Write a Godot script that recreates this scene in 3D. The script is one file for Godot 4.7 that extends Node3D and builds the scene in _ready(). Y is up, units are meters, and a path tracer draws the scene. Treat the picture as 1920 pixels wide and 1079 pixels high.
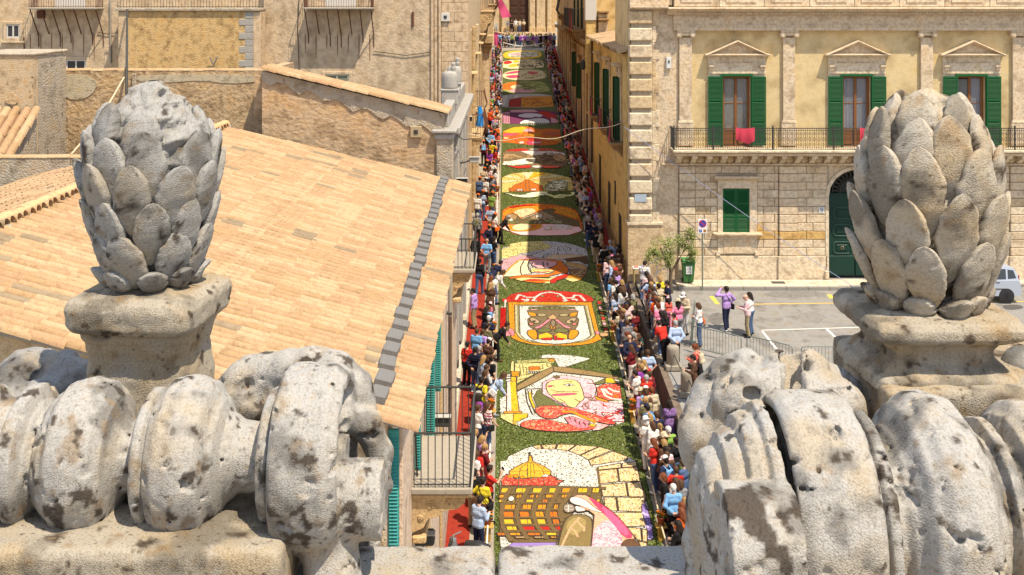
extends Node3D
# A street of flower carpets seen from a church parapet. World: x to the right, y up, the street runs along -z. d is the distance from the camera's plane (z = -d).
const F := 2100.0
const EYE := 20.0
var mats := {}
var texs := {}
var taken := {}
var meshes := {}
var rng := RandomNumberGenerator.new()
var nz := FastNoiseLite.new()
var nz2 := FastNoiseLite.new()
func P(x: float, y: float, d: float) -> Vector3:
	return Vector3((x - 960.0) * d / F, EYE - y * d / F, -d)
func sy(d: float) -> float: # the street climbs away from the church
	return 0.65 + 0.0967 * minf(d, 141.0)
func pz(d: float) -> float: # the piazza in front of the palazzo
	return 6.6 + 0.06 * (d - 53.5)
func rnd(a: float, b: float) -> float:
	return rng.randf_range(a, b)
func pick(a: Array):
	return a[rng.randi() % a.size()]
# ---------------------------------------------------------------- mesh building
class MB:
	var v := PackedVector3Array()
	var c := PackedColorArray()
	var i := PackedInt32Array()
	var uv := PackedVector2Array()
	var col := Color.WHITE
	var use_c := false
	func vert(p: Vector3) -> int:
		v.append(p)
		if use_c:
			c.append(col)
		return v.size() - 1
	func tri(a: Vector3, b: Vector3, d: Vector3) -> void: # counter-clockwise from outside
		var k := v.size()
		vert(a)
		vert(b)
		vert(d)
		i.append_array([k, k + 1, k + 2])
	func quad(a: Vector3, b: Vector3, d: Vector3, e: Vector3) -> void:
		var k := v.size()
		vert(a)
		vert(b)
		vert(d)
		vert(e)
		i.append_array([k, k + 1, k + 2, k, k + 2, k + 3])
	func box(at: Vector3, s: Vector3, bev := 0.0, bs := Basis.IDENTITY) -> void:
		var h := s * 0.5
		var b := minf(bev, minf(h.x, minf(h.y, h.z)) * 0.8)
		for ax in 3:
			var u := (ax + 1) % 3
			var w := (ax + 2) % 3
			for sg in [-1.0,1.0]:
				var p := []
				for q in [[-1,-1], [1,-1], [1,1], [-1,1]]:
					var t := Vector3.ZERO
					t[ax] = sg * h[ax]
					t[u] = q[0] * (h[u] - b)
					t[w] = q[1] * (h[w] - b)
					p.append(at + bs * t)
				if sg > 0:
					quad(p[0], p[1], p[2], p[3])
				else:
					quad(p[3], p[2], p[1], p[0])
		if b <= 0.0:
			return
		for ax in 3: # bevel strips along axis ax
			var u := (ax + 1) % 3
			var w := (ax + 2) % 3
			for su in [-1.0,1.0]:
				for sw in [-1.0,1.0]:
					var a0 := Vector3.ZERO
					a0[ax] = -(h[ax] - b)
					a0[u] = su * h[u]
					a0[w] = sw * (h[w] - b)
					var b0 := a0
					b0[u] = su * (h[u] - b)
					b0[w] = sw * h[w]
					var a1 := a0
					a1[ax] = -a0[ax]
					var b1 := b0
					b1[ax] = -b0[ax]
					if su * sw > 0:
						quad(at + bs * a0, at + bs * b0, at + bs * b1, at + bs * a1)
						pass
					else:
						quad(at + bs * a1, at + bs * b1, at + bs * b0, at + bs * a0)
		for sx in [-1.0,1.0]:
			for syy in [-1.0,1.0]:
				for sz in [-1.0,1.0]:
					var a := at + bs * Vector3(sx * h.x, syy * (h.y - b), sz * (h.z - b))
					var d := at + bs * Vector3(sx * (h.x - b), syy * h.y, sz * (h.z - b))
					var e := at + bs * Vector3(sx * (h.x - b), syy * (h.y - b), sz * h.z)
					if sx * syy * sz > 0:
						tri(a, d, e)
					else:
						tri(a, e, d)
	func grid(rows: int, cols: int, f: Callable, wrap := false) -> void: # smooth sheet of shared vertices
		var k := v.size()
		for r in rows:
			for q in cols:
				vert(f.call(r, q))
		var n := cols if wrap else cols - 1
		for r in rows - 1:
			for q in n:
				var a := k + r * cols + q
				var b := k + r * cols + (q + 1) % cols
				i.append_array([a, b, b + cols, a, b + cols, a + cols])
	func tube(pts: Array, rad, sides := 6, cap := true) -> void:
		var k := v.size()
		var n := pts.size()
		var up := Vector3(0.13,0.97,0.21)
		for j in n:
			var t: Vector3 = (pts[mini(j + 1, n - 1)] - pts[maxi(j - 1,0)]).normalized()
			if absf(t.dot(up)) > 0.95:
				up = Vector3(0.97,0.13,0.21)
			var x := t.cross(up).normalized()
			var y := t.cross(x).normalized()
			var r: float = rad[j] if rad is Array else rad
			for s in sides:
				var an := TAU * s / sides
				vert(pts[j] + (x * cos(an) + y * sin(an)) * r)
		for j in n - 1:
			for s in sides:
				var a := k + j * sides + s
				var b := k + j * sides + (s + 1) % sides
				i.append_array([a, b, b + sides, a, b + sides, a + sides])
		if cap:
			for s in range(1, sides - 1):
				i.append_array([k, k + s + 1, k + s])
				var e := k + (n - 1) * sides
				i.append_array([e, e + s, e + s + 1])
	func lathe(prof: Array, at := Vector3.ZERO, sides := 16, bs := Basis.IDENTITY) -> void: # [[r, y], ...] bottom to top
		var k := v.size()
		for p in prof:
			for s in sides:
				var an := TAU * s / sides
				vert(at + bs * Vector3(cos(an) * p[0], p[1], -sin(an) * p[0]))
		for j in prof.size() - 1:
			for s in sides:
				var a := k + j * sides + s
				var b := k + j * sides + (s + 1) % sides
				i.append_array([a, b, b + sides, a, b + sides, a + sides])
		for s in range(1, sides - 1):
			i.append_array([k, k + s + 1, k + s])
			var e := k + (prof.size() - 1) * sides
			i.append_array([e, e + s, e + s + 1])
	func prism(poly: PackedVector2Array, map: Callable, top: float, bottom: float) -> void: # map(Vector2, h) -> Vector3
		if not Geometry2D.is_polygon_clockwise(poly):
			poly.reverse()
		var t := Geometry2D.triangulate_polygon(poly)
		for j in range(0, t.size(), 3):
			var a: Vector3 = map.call(poly[t[j]], top)
			var b: Vector3 = map.call(poly[t[j + 1]], top)
			var d: Vector3 = map.call(poly[t[j + 2]], top)
			if (b - a).cross(d - a).dot(Vector3(0.01,1,0.5)) < 0:
				tri(a, d, b)
			else:
				tri(a, b, d)
		for j in poly.size():
			var p := poly[j]
			var q := poly[(j + 1) % poly.size()]
			quad(map.call(p, bottom), map.call(q, bottom), map.call(q, top), map.call(p, top))
	func done(smooth := false) -> ArrayMesh:
		var m := ArrayMesh.new()
		if v.is_empty() or i.is_empty():
			return m
		var f := PackedInt32Array()
		f.resize(i.size())
		for j in range(0, i.size(), 3):
			f[j] = i[j]
			f[j + 1] = i[j + 2]
			f[j + 2] = i[j + 1]
		var arr := []
		arr.resize(Mesh.ARRAY_MAX)
		arr[Mesh.ARRAY_VERTEX] = v
		arr[Mesh.ARRAY_INDEX] = f
		if use_c:
			arr[Mesh.ARRAY_COLOR] = c
		if uv.size() == v.size():
			arr[Mesh.ARRAY_TEX_UV] = uv
		if smooth:
			var n := PackedVector3Array()
			n.resize(v.size())
			for j in range(0, i.size(), 3):
				var a := i[j]
				var b := i[j + 1]
				var d := i[j + 2]
				var g := (v[b] - v[a]).cross(v[d] - v[a])
				n[a] += g
				n[b] += g
				n[d] += g
			for j in n.size():
				n[j] = n[j].normalized() if n[j].length_squared() > 1e-20 else Vector3.UP
			arr[Mesh.ARRAY_NORMAL] = n
		m.add_surface_from_arrays(Mesh.PRIMITIVE_TRIANGLES, arr)
		return m
func bx(s: Vector3, bev := 0.0) -> ArrayMesh: # a shared box mesh, its origin at the middle
	var key := "bx%.3f,%.3f,%.3f,%.3f" % [s.x, s.y, s.z, bev]
	if not meshes.has(key):
		var b := MB.new()
		b.box(Vector3.ZERO, s, bev)
		meshes[key] = b.done()
	return meshes[key]
# ---------------------------------------------------------------- things and parts
func numbered(n: String) -> String:
	var k: int = taken.get(n, 0)
	taken[n] = k + 1
	return n if k == 0 else "%s_%03d" % [n, k]
func thing(called: String, label: String, category: String, at := Vector3.ZERO, turn := 0.0, group := "") -> Node3D:
	var o := Node3D.new()
	o.name = numbered(called)
	add_child(o)
	o.position = at
	o.rotation.y = turn
	tag(o, label, category, group)
	return o
func tag(o: Node, label: String, category := "", group := "") -> void:
	o.set_meta("label", label)
	if category:
		o.set_meta("category", category)
	if group:
		o.set_meta("group", group)
func obj(called: String, m: Mesh, mt: Material, parent: Node = null, at := Vector3.ZERO) -> MeshInstance3D:
	var o := MeshInstance3D.new()
	o.mesh = m
	o.material_override = null
	if mt and m.get_surface_count():
		o.set_surface_override_material(0, mt)
	if parent == null:
		o.name = numbered(called)
		add_child(o)
	else:
		o.name = called
		parent.add_child(o, true)
	o.position = at
	return o
func struct(called: String, m: Mesh, mt: Material, label := "", category := "ground") -> MeshInstance3D:
	var o := obj(called, m, mt)
	o.set_meta("kind", "structure")
	if label:
		tag(o, label, category)
	return o
func setting(called: String, label: String, category: String) -> Node3D: # a piece of the setting that is made of pieces
	var o := thing(called, label, category)
	o.set_meta("kind", "structure")
	return o
func part_box(called: String, a: Vector3, b: Vector3, mt: Material, parent: Node, bev := 0.0) -> MeshInstance3D: # a box between two corners
	var s := (b - a).abs()
	return obj(called, bx(s, bev), mt, parent, (a + b) * 0.5)
# ---------------------------------------------------------------- textures and materials
func lin(r: float, g: float, b: float) -> Color:
	return Color(r, g, b).linear_to_srgb()
func noise_tex(key: String, kind: int, freq: float, oct: int, stops: Array, cols: Array, size := 512, warp := 0.0, cell := 0) -> Texture2D:
	if texs.has(key):
		return texs[key]
	var n := FastNoiseLite.new()
	n.noise_type = kind
	n.frequency = freq
	n.seed = key.hash() % 10000
	n.fractal_octaves = oct
	n.fractal_type = FastNoiseLite.FRACTAL_FBM if oct > 1 else FastNoiseLite.FRACTAL_NONE
	n.cellular_return_type = cell
	if warp > 0.0:
		n.domain_warp_enabled = true
		n.domain_warp_amplitude = warp
		n.domain_warp_frequency = freq
	var t := NoiseTexture2D.new()
	t.width = size
	t.height = size
	t.seamless = true
	t.noise = n
	var g := Gradient.new()
	g.offsets = PackedFloat32Array(stops)
	var pc := PackedColorArray()
	for q in cols:
		pc.append(lin(q, q, q) if q is float else lin(q[0], q[1], q[2]))
	g.colors = pc
	t.color_ramp = g
	texs[key] = t
	return t
func normal_tex(key: String, kind: int, freq: float, oct: int, strength := 8.0, size := 512) -> Texture2D:
	if texs.has(key):
		return texs[key]
	var n := FastNoiseLite.new()
	n.noise_type = kind
	n.frequency = freq
	n.seed = key.hash() % 10000
	n.fractal_octaves = oct
	n.fractal_type = FastNoiseLite.FRACTAL_FBM if oct > 1 else FastNoiseLite.FRACTAL_NONE
	var t := NoiseTexture2D.new()
	t.width = size
	t.height = size
	t.seamless = true
	t.noise = n
	t.as_normal_map = true
	t.bump_strength = strength
	texs[key] = t
	return t
const SM := FastNoiseLite.TYPE_SIMPLEX_SMOOTH
const CE := FastNoiseLite.TYPE_CELLULAR
func T(key: String) -> Texture2D:
	if texs.has(key):
		return texs[key]
	match key:
		"fbm": return noise_tex(key, SM, 0.012,5, [0.0,0.35,0.6,1.0], [0.62,0.82,0.95,1.0], 1024)
		"soft": return noise_tex(key, SM, 0.02,4, [0.0,0.5,1.0], [0.86,0.95,1.0])
		"fine": return noise_tex(key, SM, 0.12,3, [0.0,0.5,1.0], [0.7,0.9,1.0])
		"stain": return noise_tex(key, SM, 0.008,6, [0.0,0.25,0.4,0.55,0.75,1.0], [[0.6,0.55,0.5], [0.78,0.73,0.67], [0.92,0.88,0.83], [1.0,0.98,0.95], [1.0,0.95,0.87], [0.9,0.78,0.62]], 1024,12.0)
		"weather": return noise_tex(key, SM, 0.006,6, [0.0,0.25,0.38,0.5,0.62,1.0], [[0.6,0.57,0.53], [0.78,0.74,0.69], [0.93,0.9,0.85], [1.0,1.0,1.0], [1.0,0.96,0.9], [0.98,0.86,0.7]], 1024,14.0)
		"stone": return noise_tex(key, SM, 0.02,5, [0.0,0.3,0.5,0.7,1.0], [[0.62,0.59,0.56], [0.8,0.78,0.75], [0.92,0.91,0.89], [0.98,0.97,0.95], [1.0,0.98,0.93]], 1024)
		"carve": return noise_tex(key, SM, 0.03,6, [0.0,0.22,0.36,0.5,0.7,1.0], [[0.34,0.32,0.3], [0.66,0.64,0.61], [0.87,0.85,0.83], [0.96,0.95,0.94], [1.0,1.0,1.0], [1.0,1.0,1.0]], 1024)
		"lichen": return noise_tex(key, SM, 0.02,6, [0.0,0.12,0.19,0.27,0.65,0.8,1.0], [[0.2,0.17,0.15], [0.4,0.36,0.33], [0.78,0.75,0.7], [1.0,1.0,1.0], [1.0,1.0,1.0], [1.0,0.93,0.82], [0.95,0.8,0.6]], 1024,16.0)
		"petal": return noise_tex(key, CE, 0.055,1, [0.0,0.2,0.5,0.75,1.0], [0.74,0.86,0.94,1.0,1.0], 1024,0.0, FastNoiseLite.RETURN_CELL_VALUE)
		"petal_pink": return noise_tex(key, CE, 0.045,1, [0.0,0.3,0.55,0.8,1.0], [[0.75,0.2,0.28], [0.95,0.55,0.6], [1.0,0.88,0.86], [1.0,0.7,0.72], [0.9,0.4,0.5]], 1024,0.0, FastNoiseLite.RETURN_CELL_VALUE)
		"petal_stone": return noise_tex(key, CE, 0.045,1, [0.0,0.2,0.5,0.75,1.0], [[0.92,0.5,0.24], [1.0,0.68,0.36], [1.0,0.88,0.66], [1.0,0.66,0.5], [0.98,0.72,0.2]], 1024,0.0, FastNoiseLite.RETURN_CELL_VALUE)
		"petal_red": return noise_tex(key, CE, 0.05,1, [0.0,0.55,0.8,1.0], [[0.5,0.03,0.03], [0.75,0.05,0.04], [0.85,0.15,0.05], [0.9,0.5,0.3]], 1024,0.0, FastNoiseLite.RETURN_CELL_VALUE)
		"leafy": return noise_tex(key, CE, 0.06,1, [0.0,0.4,0.7,0.9,0.97,1.0], [[0.026,0.038,0.007], [0.06,0.076,0.014], [0.1,0.118,0.024], [0.14,0.155,0.04], [0.22,0.25,0.14], [0.4,0.42,0.32]], 1024,0.0, FastNoiseLite.RETURN_CELL_VALUE)
		"leafpatch": return noise_tex(key, SM, 0.01,4, [0.0,0.4,0.6,1.0], [[0.75,0.8,0.7], [0.95,1.0,0.9], [1.0,1.0,1.0], [1.0,0.9,0.72]])
		"sett": return noise_tex(key, CE, 0.05,1, [0.0,0.12,0.3,1.0], [0.62,0.85,0.97,1.0], 1024,0.0, FastNoiseLite.RETURN_DISTANCE2_SUB)
		"n_plaster": return normal_tex(key, SM, 0.03,5,5.0,1024)
		"n_fine": return normal_tex(key, SM, 0.1,4,8.0)
		"n_stone": return normal_tex(key, SM, 0.05,6,9.0,1024)
		"n_petal": return normal_tex(key, CE, 0.06,1,8.0)
		"n_cloth": return normal_tex(key, SM, 0.02,3,14.0)
	return null
# o: tex, ts (repeats per metre), det, ds, nrm, ns, nst, rough, metal, vc, own (pattern fixed to the object), alpha
func mat(key: String, c: Color = Color.WHITE, o := {}) -> StandardMaterial3D:
	if mats.has(key):
		return mats[key]
	var m := StandardMaterial3D.new()
	m.resource_name = key
	m.albedo_color = c.linear_to_srgb()
	m.roughness = o.get("rough", 0.9)
	m.metallic = o.get("metal", 0.0)
	m.metallic_specular = o.get("spec", 0.3)
	m.vertex_color_use_as_albedo = o.get("vc", false)
	if o.has("tex"):
		m.albedo_texture = T(o.tex)
		m.uv1_triplanar = true
		m.uv1_world_triplanar = not o.get("own", false)
		var s: float = o.get("ts", 0.4)
		m.uv1_scale = Vector3(s, s * float(o.get("ty", 1.0)), s)
		m.uv1_offset = Vector3(0.37,0.11,0.71) * float(key.hash() % 97)
	if o.has("det"):
		m.detail_enabled = true
		m.detail_albedo = T(o.det)
		m.detail_blend_mode = BaseMaterial3D.BLEND_MODE_MUL
		m.detail_uv_layer = BaseMaterial3D.DETAIL_UV_2
		m.uv2_triplanar = true
		m.uv2_world_triplanar = not o.get("own", false)
		var s2: float = o.get("ds", 0.1)
		m.uv2_scale = Vector3(s2, s2 * float(o.get("dy", 1.0)), s2)
		m.uv2_offset = Vector3(0.17,0.53,0.29) * float(key.hash() % 89)
	if o.has("nrm"):
		m.normal_enabled = true
		m.normal_texture = T(o.nrm)
		m.normal_scale = o.get("nst", 1.0)
		if not o.has("tex"):
			m.uv1_triplanar = true
			m.uv1_world_triplanar = not o.get("own", false)
			var s3: float = o.get("ts", 1.0)
			m.uv1_scale = Vector3(s3, s3, s3)
	if o.has("alpha"):
		m.transparency = BaseMaterial3D.TRANSPARENCY_ALPHA
		m.albedo_color.a = o.alpha
	if o.has("back"):
		m.backlight_enabled = true
		m.backlight = o.back
	mats[key] = m
	return m
# ---------------------------------------------------------------- distance-field meshing (surface nets)
func nets(field: PackedFloat32Array, nx: int, ny: int, nzz: int, lo: Vector3, cell: float, into: MB, wide := 0.0) -> void:
	var ids := {}
	var near := maxf(cell * 2.2, wide)
	var sxy := nx * ny
	for k in nzz - 1:
		for j in ny - 1:
			var row := k * sxy + j * nx
			for q in nx - 1:
				var p := row + q
				var f0 := field[p]
				if f0 > near or f0 < -near:
					continue
				var f1 := field[p + 1]
				var f2 := field[p + nx]
				var f3 := field[p + nx + 1]
				var f4 := field[p + sxy]
				var f5 := field[p + sxy + 1]
				var f6 := field[p + sxy + nx]
				var f7 := field[p + sxy + nx + 1]
				var s := int(f0 < 0) + int(f1 < 0) + int(f2 < 0) + int(f3 < 0) + int(f4 < 0) + int(f5 < 0) + int(f6 < 0) + int(f7 < 0)
				if s == 0 or s == 8:
					continue
				var acc := Vector3.ZERO
				var n := 0
				if (f0 < 0) != (f1 < 0): acc += Vector3(f0 / (f0 - f1), 0,0); n += 1
				if (f2 < 0) != (f3 < 0): acc += Vector3(f2 / (f2 - f3), 1,0); n += 1
				if (f4 < 0) != (f5 < 0): acc += Vector3(f4 / (f4 - f5), 0,1); n += 1
				if (f6 < 0) != (f7 < 0): acc += Vector3(f6 / (f6 - f7), 1,1); n += 1
				if (f0 < 0) != (f2 < 0): acc += Vector3(0, f0 / (f0 - f2), 0); n += 1
				if (f1 < 0) != (f3 < 0): acc += Vector3(1, f1 / (f1 - f3), 0); n += 1
				if (f4 < 0) != (f6 < 0): acc += Vector3(0, f4 / (f4 - f6), 1); n += 1
				if (f5 < 0) != (f7 < 0): acc += Vector3(1, f5 / (f5 - f7), 1); n += 1
				if (f0 < 0) != (f4 < 0): acc += Vector3(0,0, f0 / (f0 - f4)); n += 1
				if (f1 < 0) != (f5 < 0): acc += Vector3(1,0, f1 / (f1 - f5)); n += 1
				if (f2 < 0) != (f6 < 0): acc += Vector3(0,1, f2 / (f2 - f6)); n += 1
				if (f3 < 0) != (f7 < 0): acc += Vector3(1,1, f3 / (f3 - f7)); n += 1
				ids[p] = into.vert(lo + (Vector3(q, j, k) + acc / n) * cell)
	for p: int in ids:
		var f0 := field[p]
		var inside := f0 < 0
		# edge along x: cells around it in y and z
		if (field[p + 1] < 0) != inside:
			_face(ids, p, nx, sxy, inside, into)
		if (field[p + nx] < 0) != inside:
			_face(ids, p, sxy, 1, inside, into)
		if (field[p + sxy] < 0) != inside:
			_face(ids, p, 1, nx, inside, into)
func _face(ids: Dictionary, p: int, a: int, b: int, inside: bool, into: MB) -> void:
	if not (ids.has(p - a) and ids.has(p - b) and ids.has(p - a - b)):
		return
	var v0: int = ids[p]
	var v1: int = ids[p - a]
	var v2: int = ids[p - a - b]
	var v3: int = ids[p - b]
	if inside:
		into.i.append_array([v0, v1, v2, v0, v2, v3])
	else:
		into.i.append_array([v0, v2, v1, v0, v3, v2])
func sculpt(f: Callable, lo: Vector3, hi: Vector3, cell: float, into: MB) -> void: # meshes any distance function
	var B := 6
	var bxn := int(ceil((hi.x - lo.x) / cell / B))
	var byn := int(ceil((hi.y - lo.y) / cell / B))
	var bzn := int(ceil((hi.z - lo.z) / cell / B))
	var nx := bxn * B + 1
	var ny := byn * B + 1
	var nzz := bzn * B + 1
	var field := PackedFloat32Array()
	field.resize(nx * ny * nzz)
	field.fill(9.0)
	var reach := cell * B * 0.87 * 1.5 + 0.09
	var hot := []
	for k in bzn:
		for j in byn:
			for q in bxn:
				var mid := lo + Vector3(q + 0.5, j + 0.5, k + 0.5) * (B * cell)
				var d: float = f.call(mid)
				if absf(d) < reach:
					hot.append([q, j, k])
				elif d < 0:
					for kk in B + 1:
						for jj in B + 1:
							for qq in B + 1:
								field[((k * B + kk) * ny + j * B + jj) * nx + q * B + qq] = -9.0
	var known := PackedByteArray()
	known.resize(nx * ny * nzz)
	for h in hot:
		for kk in B + 1:
			for jj in B + 1:
				var at: int = ((h[2] * B + kk) * ny + h[1] * B + jj) * nx + h[0] * B
				for qq in B + 1:
					if known[at + qq] == 0:
						known[at + qq] = 1
						field[at + qq] = f.call(lo + Vector3(h[0] * B + qq, h[1] * B + jj, h[2] * B + kk) * cell)
	nets(field, nx, ny, nzz, lo, cell, into, 0.3)
func smin(a: float, b: float, k: float) -> float:
	var h := maxf(k - absf(a - b), 0.0) / k
	return minf(a, b) - h * h * k * 0.25
func cap_d(p: Vector3, a: Vector3, b: Vector3, ra: float, rb: float) -> float:
	var ab := b - a
	var t := clampf((p - a).dot(ab) / maxf(ab.length_squared(), 1e-9), 0.0,1.0)
	return (p - a - ab * t).length() - lerpf(ra, rb, t)
func capsules(bones: Array, cell: float, k: float, into: MB, clip: Array = []) -> void: # bones: [a, b, ra, rb]; clip: planes [normal, distance] that cut away
	var lo := Vector3(9,9,9)
	var hi := -lo
	for b in bones:
		var r := maxf(b[2], b[3]) + cell * 3
		var rv := Vector3(r, r, r)
		lo = lo.min(b[0] - rv).min(b[1] - rv)
		hi = hi.max(b[0] + rv).max(b[1] + rv)
	var nx := int((hi.x - lo.x) / cell) + 2
	var ny := int((hi.y - lo.y) / cell) + 2
	var nzz := int((hi.z - lo.z) / cell) + 2
	var field := PackedFloat32Array()
	field.resize(nx * ny * nzz)
	field.fill(1.0)
	for b in bones:
		var a: Vector3 = b[0]
		var ab: Vector3 = b[1] - a
		var l2 := maxf(ab.length_squared(), 1e-9)
		var ra: float = b[2]
		var rb: float = b[3]
		var r := maxf(ra, rb) + k + cell * 2.5
		var rv := Vector3(r, r, r)
		var i0 := ((a.min(b[1]) - rv - lo) / cell).max(Vector3.ZERO)
		var i1 := ((a.max(b[1]) + rv - lo) / cell).min(Vector3(nx - 1, ny - 1, nzz - 1))
		for z in range(int(i0.z), int(i1.z) + 1):
			for y in range(int(i0.y), int(i1.y) + 1):
				var row := (z * ny + y) * nx
				for x in range(int(i0.x), int(i1.x) + 1):
					var p := lo + Vector3(x, y, z) * cell - a
					var t := clampf(p.dot(ab) / l2,0.0,1.0)
					var d := (p - ab * t).length() - (ra + (rb - ra) * t)
					var o := field[row + x]
					var h := k - absf(d - o)
					d = minf(d, o)
					if h > 0.0:
						d -= h * h / k * 0.25
					field[row + x] = d
	for c in clip:
		var n: Vector3 = c[0]
		for z in nzz:
			for y in ny:
				for x in nx:
					var q := (z * ny + y) * nx + x
					var e: float = n.dot(lo + Vector3(x, y, z) * cell) - float(c[1])
					if e > field[q]:
						field[q] = e
	nets(field, nx, ny, nzz, lo, cell, into)
# ---------------------------------------------------------------- the scene
func _ready() -> void:
	rng.seed = 20110515
	nz.seed = 4
	nz.noise_type = FastNoiseLite.TYPE_SIMPLEX_SMOOTH
	nz.frequency = 1.0
	nz.fractal_octaves = 3
	nz2.seed = 9
	nz2.noise_type = FastNoiseLite.TYPE_SIMPLEX_SMOOTH
	nz2.frequency = 1.0
	nz2.fractal_octaves = 4
	var cam := Camera3D.new()
	cam.name = "camera"
	cam.projection = Camera3D.PROJECTION_FRUSTUM
	cam.near = 0.5
	cam.far = 600.0
	cam.size = 0.5 * 1079.0 / F
	cam.frustum_offset = Vector2(0.0,-0.5 * 539.5 / F)
	cam.position = Vector3(0, EYE, 0)
	add_child(cam)
	cam.current = true
	var e := Environment.new()
	e.background_mode = Environment.BG_SKY
	var sk := ProceduralSkyMaterial.new()
	sk.sky_top_color = Color(0.62,0.68,0.78)
	sk.sky_horizon_color = Color(0.9,0.88,0.84)
	sk.sky_curve = 0.12
	sk.ground_bottom_color = Color(0.5,0.45,0.38)
	sk.ground_horizon_color = Color(0.75,0.72,0.66)
	sk.sun_angle_max = 1.0
	var s := Sky.new()
	s.sky_material = sk
	e.sky = s
	e.background_energy_multiplier = 1.3
	e.tonemap_mode = Environment.TONE_MAPPER_LINEAR
	e.tonemap_exposure = 1.5
	e.sdfgi_enabled = true
	e.ssao_enabled = true
	e.ssil_enabled = true
	var we := WorldEnvironment.new()
	we.name = "world"
	we.environment = e
	add_child(we)
	var sun := DirectionalLight3D.new()
	sun.name = "sun"
	sun.light_color = Color(1.0,0.945,0.85)
	sun.light_energy = 1.5
	sun.light_angular_distance = 0.5
	sun.shadow_enabled = true
	add_child(sun)
	sun.look_at_from_position(Vector3.ZERO, Vector3(-0.33,-1.0,-0.36), Vector3.UP)
	build_ground()
	build_palazzo()
	build_tiled_house()
	build_back_houses()
	build_street_houses()
	build_parapet()
	build_carpets()
	build_furniture()
	build_people()
# ---------------------------------------------------------------- ground, street, piazza
func strip(x0: float, x1: float, ds: Array, h: Callable, skew := 0.0) -> ArrayMesh: # a sheet between two x along depths
	var b := MB.new()
	for j in ds.size() - 1:
		var a: float = ds[j]
		var e: float = ds[j + 1]
		b.quad(Vector3(x0 + skew * a, h.call(a), -a), Vector3(x1 + skew * a, h.call(a), -a), Vector3(x1 + skew * e, h.call(e), -e), Vector3(x0 + skew * e, h.call(e), -e))
	return b.done()
func slab_on(x0: float, x1: float, d0: float, d1: float, h: Callable, top: float, thick: float, bev := 0.0, skew := 0.0) -> ArrayMesh: # a slab that follows the slope
	var b := MB.new()
	var q := []
	for e in [[x0, d0], [x1, d0], [x1, d1], [x0, d1]]:
		q.append(Vector3(e[0] + skew * e[1], h.call(e[1]) + top, -e[1]))
	b.quad(q[0], q[1], q[2], q[3])
	var dn := Vector3(0,-thick, 0)
	for j in 4:
		var n := (j + 1) % 4
		b.quad(q[j] + dn, q[n] + dn, q[n], q[j])
	return b.done()
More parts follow.
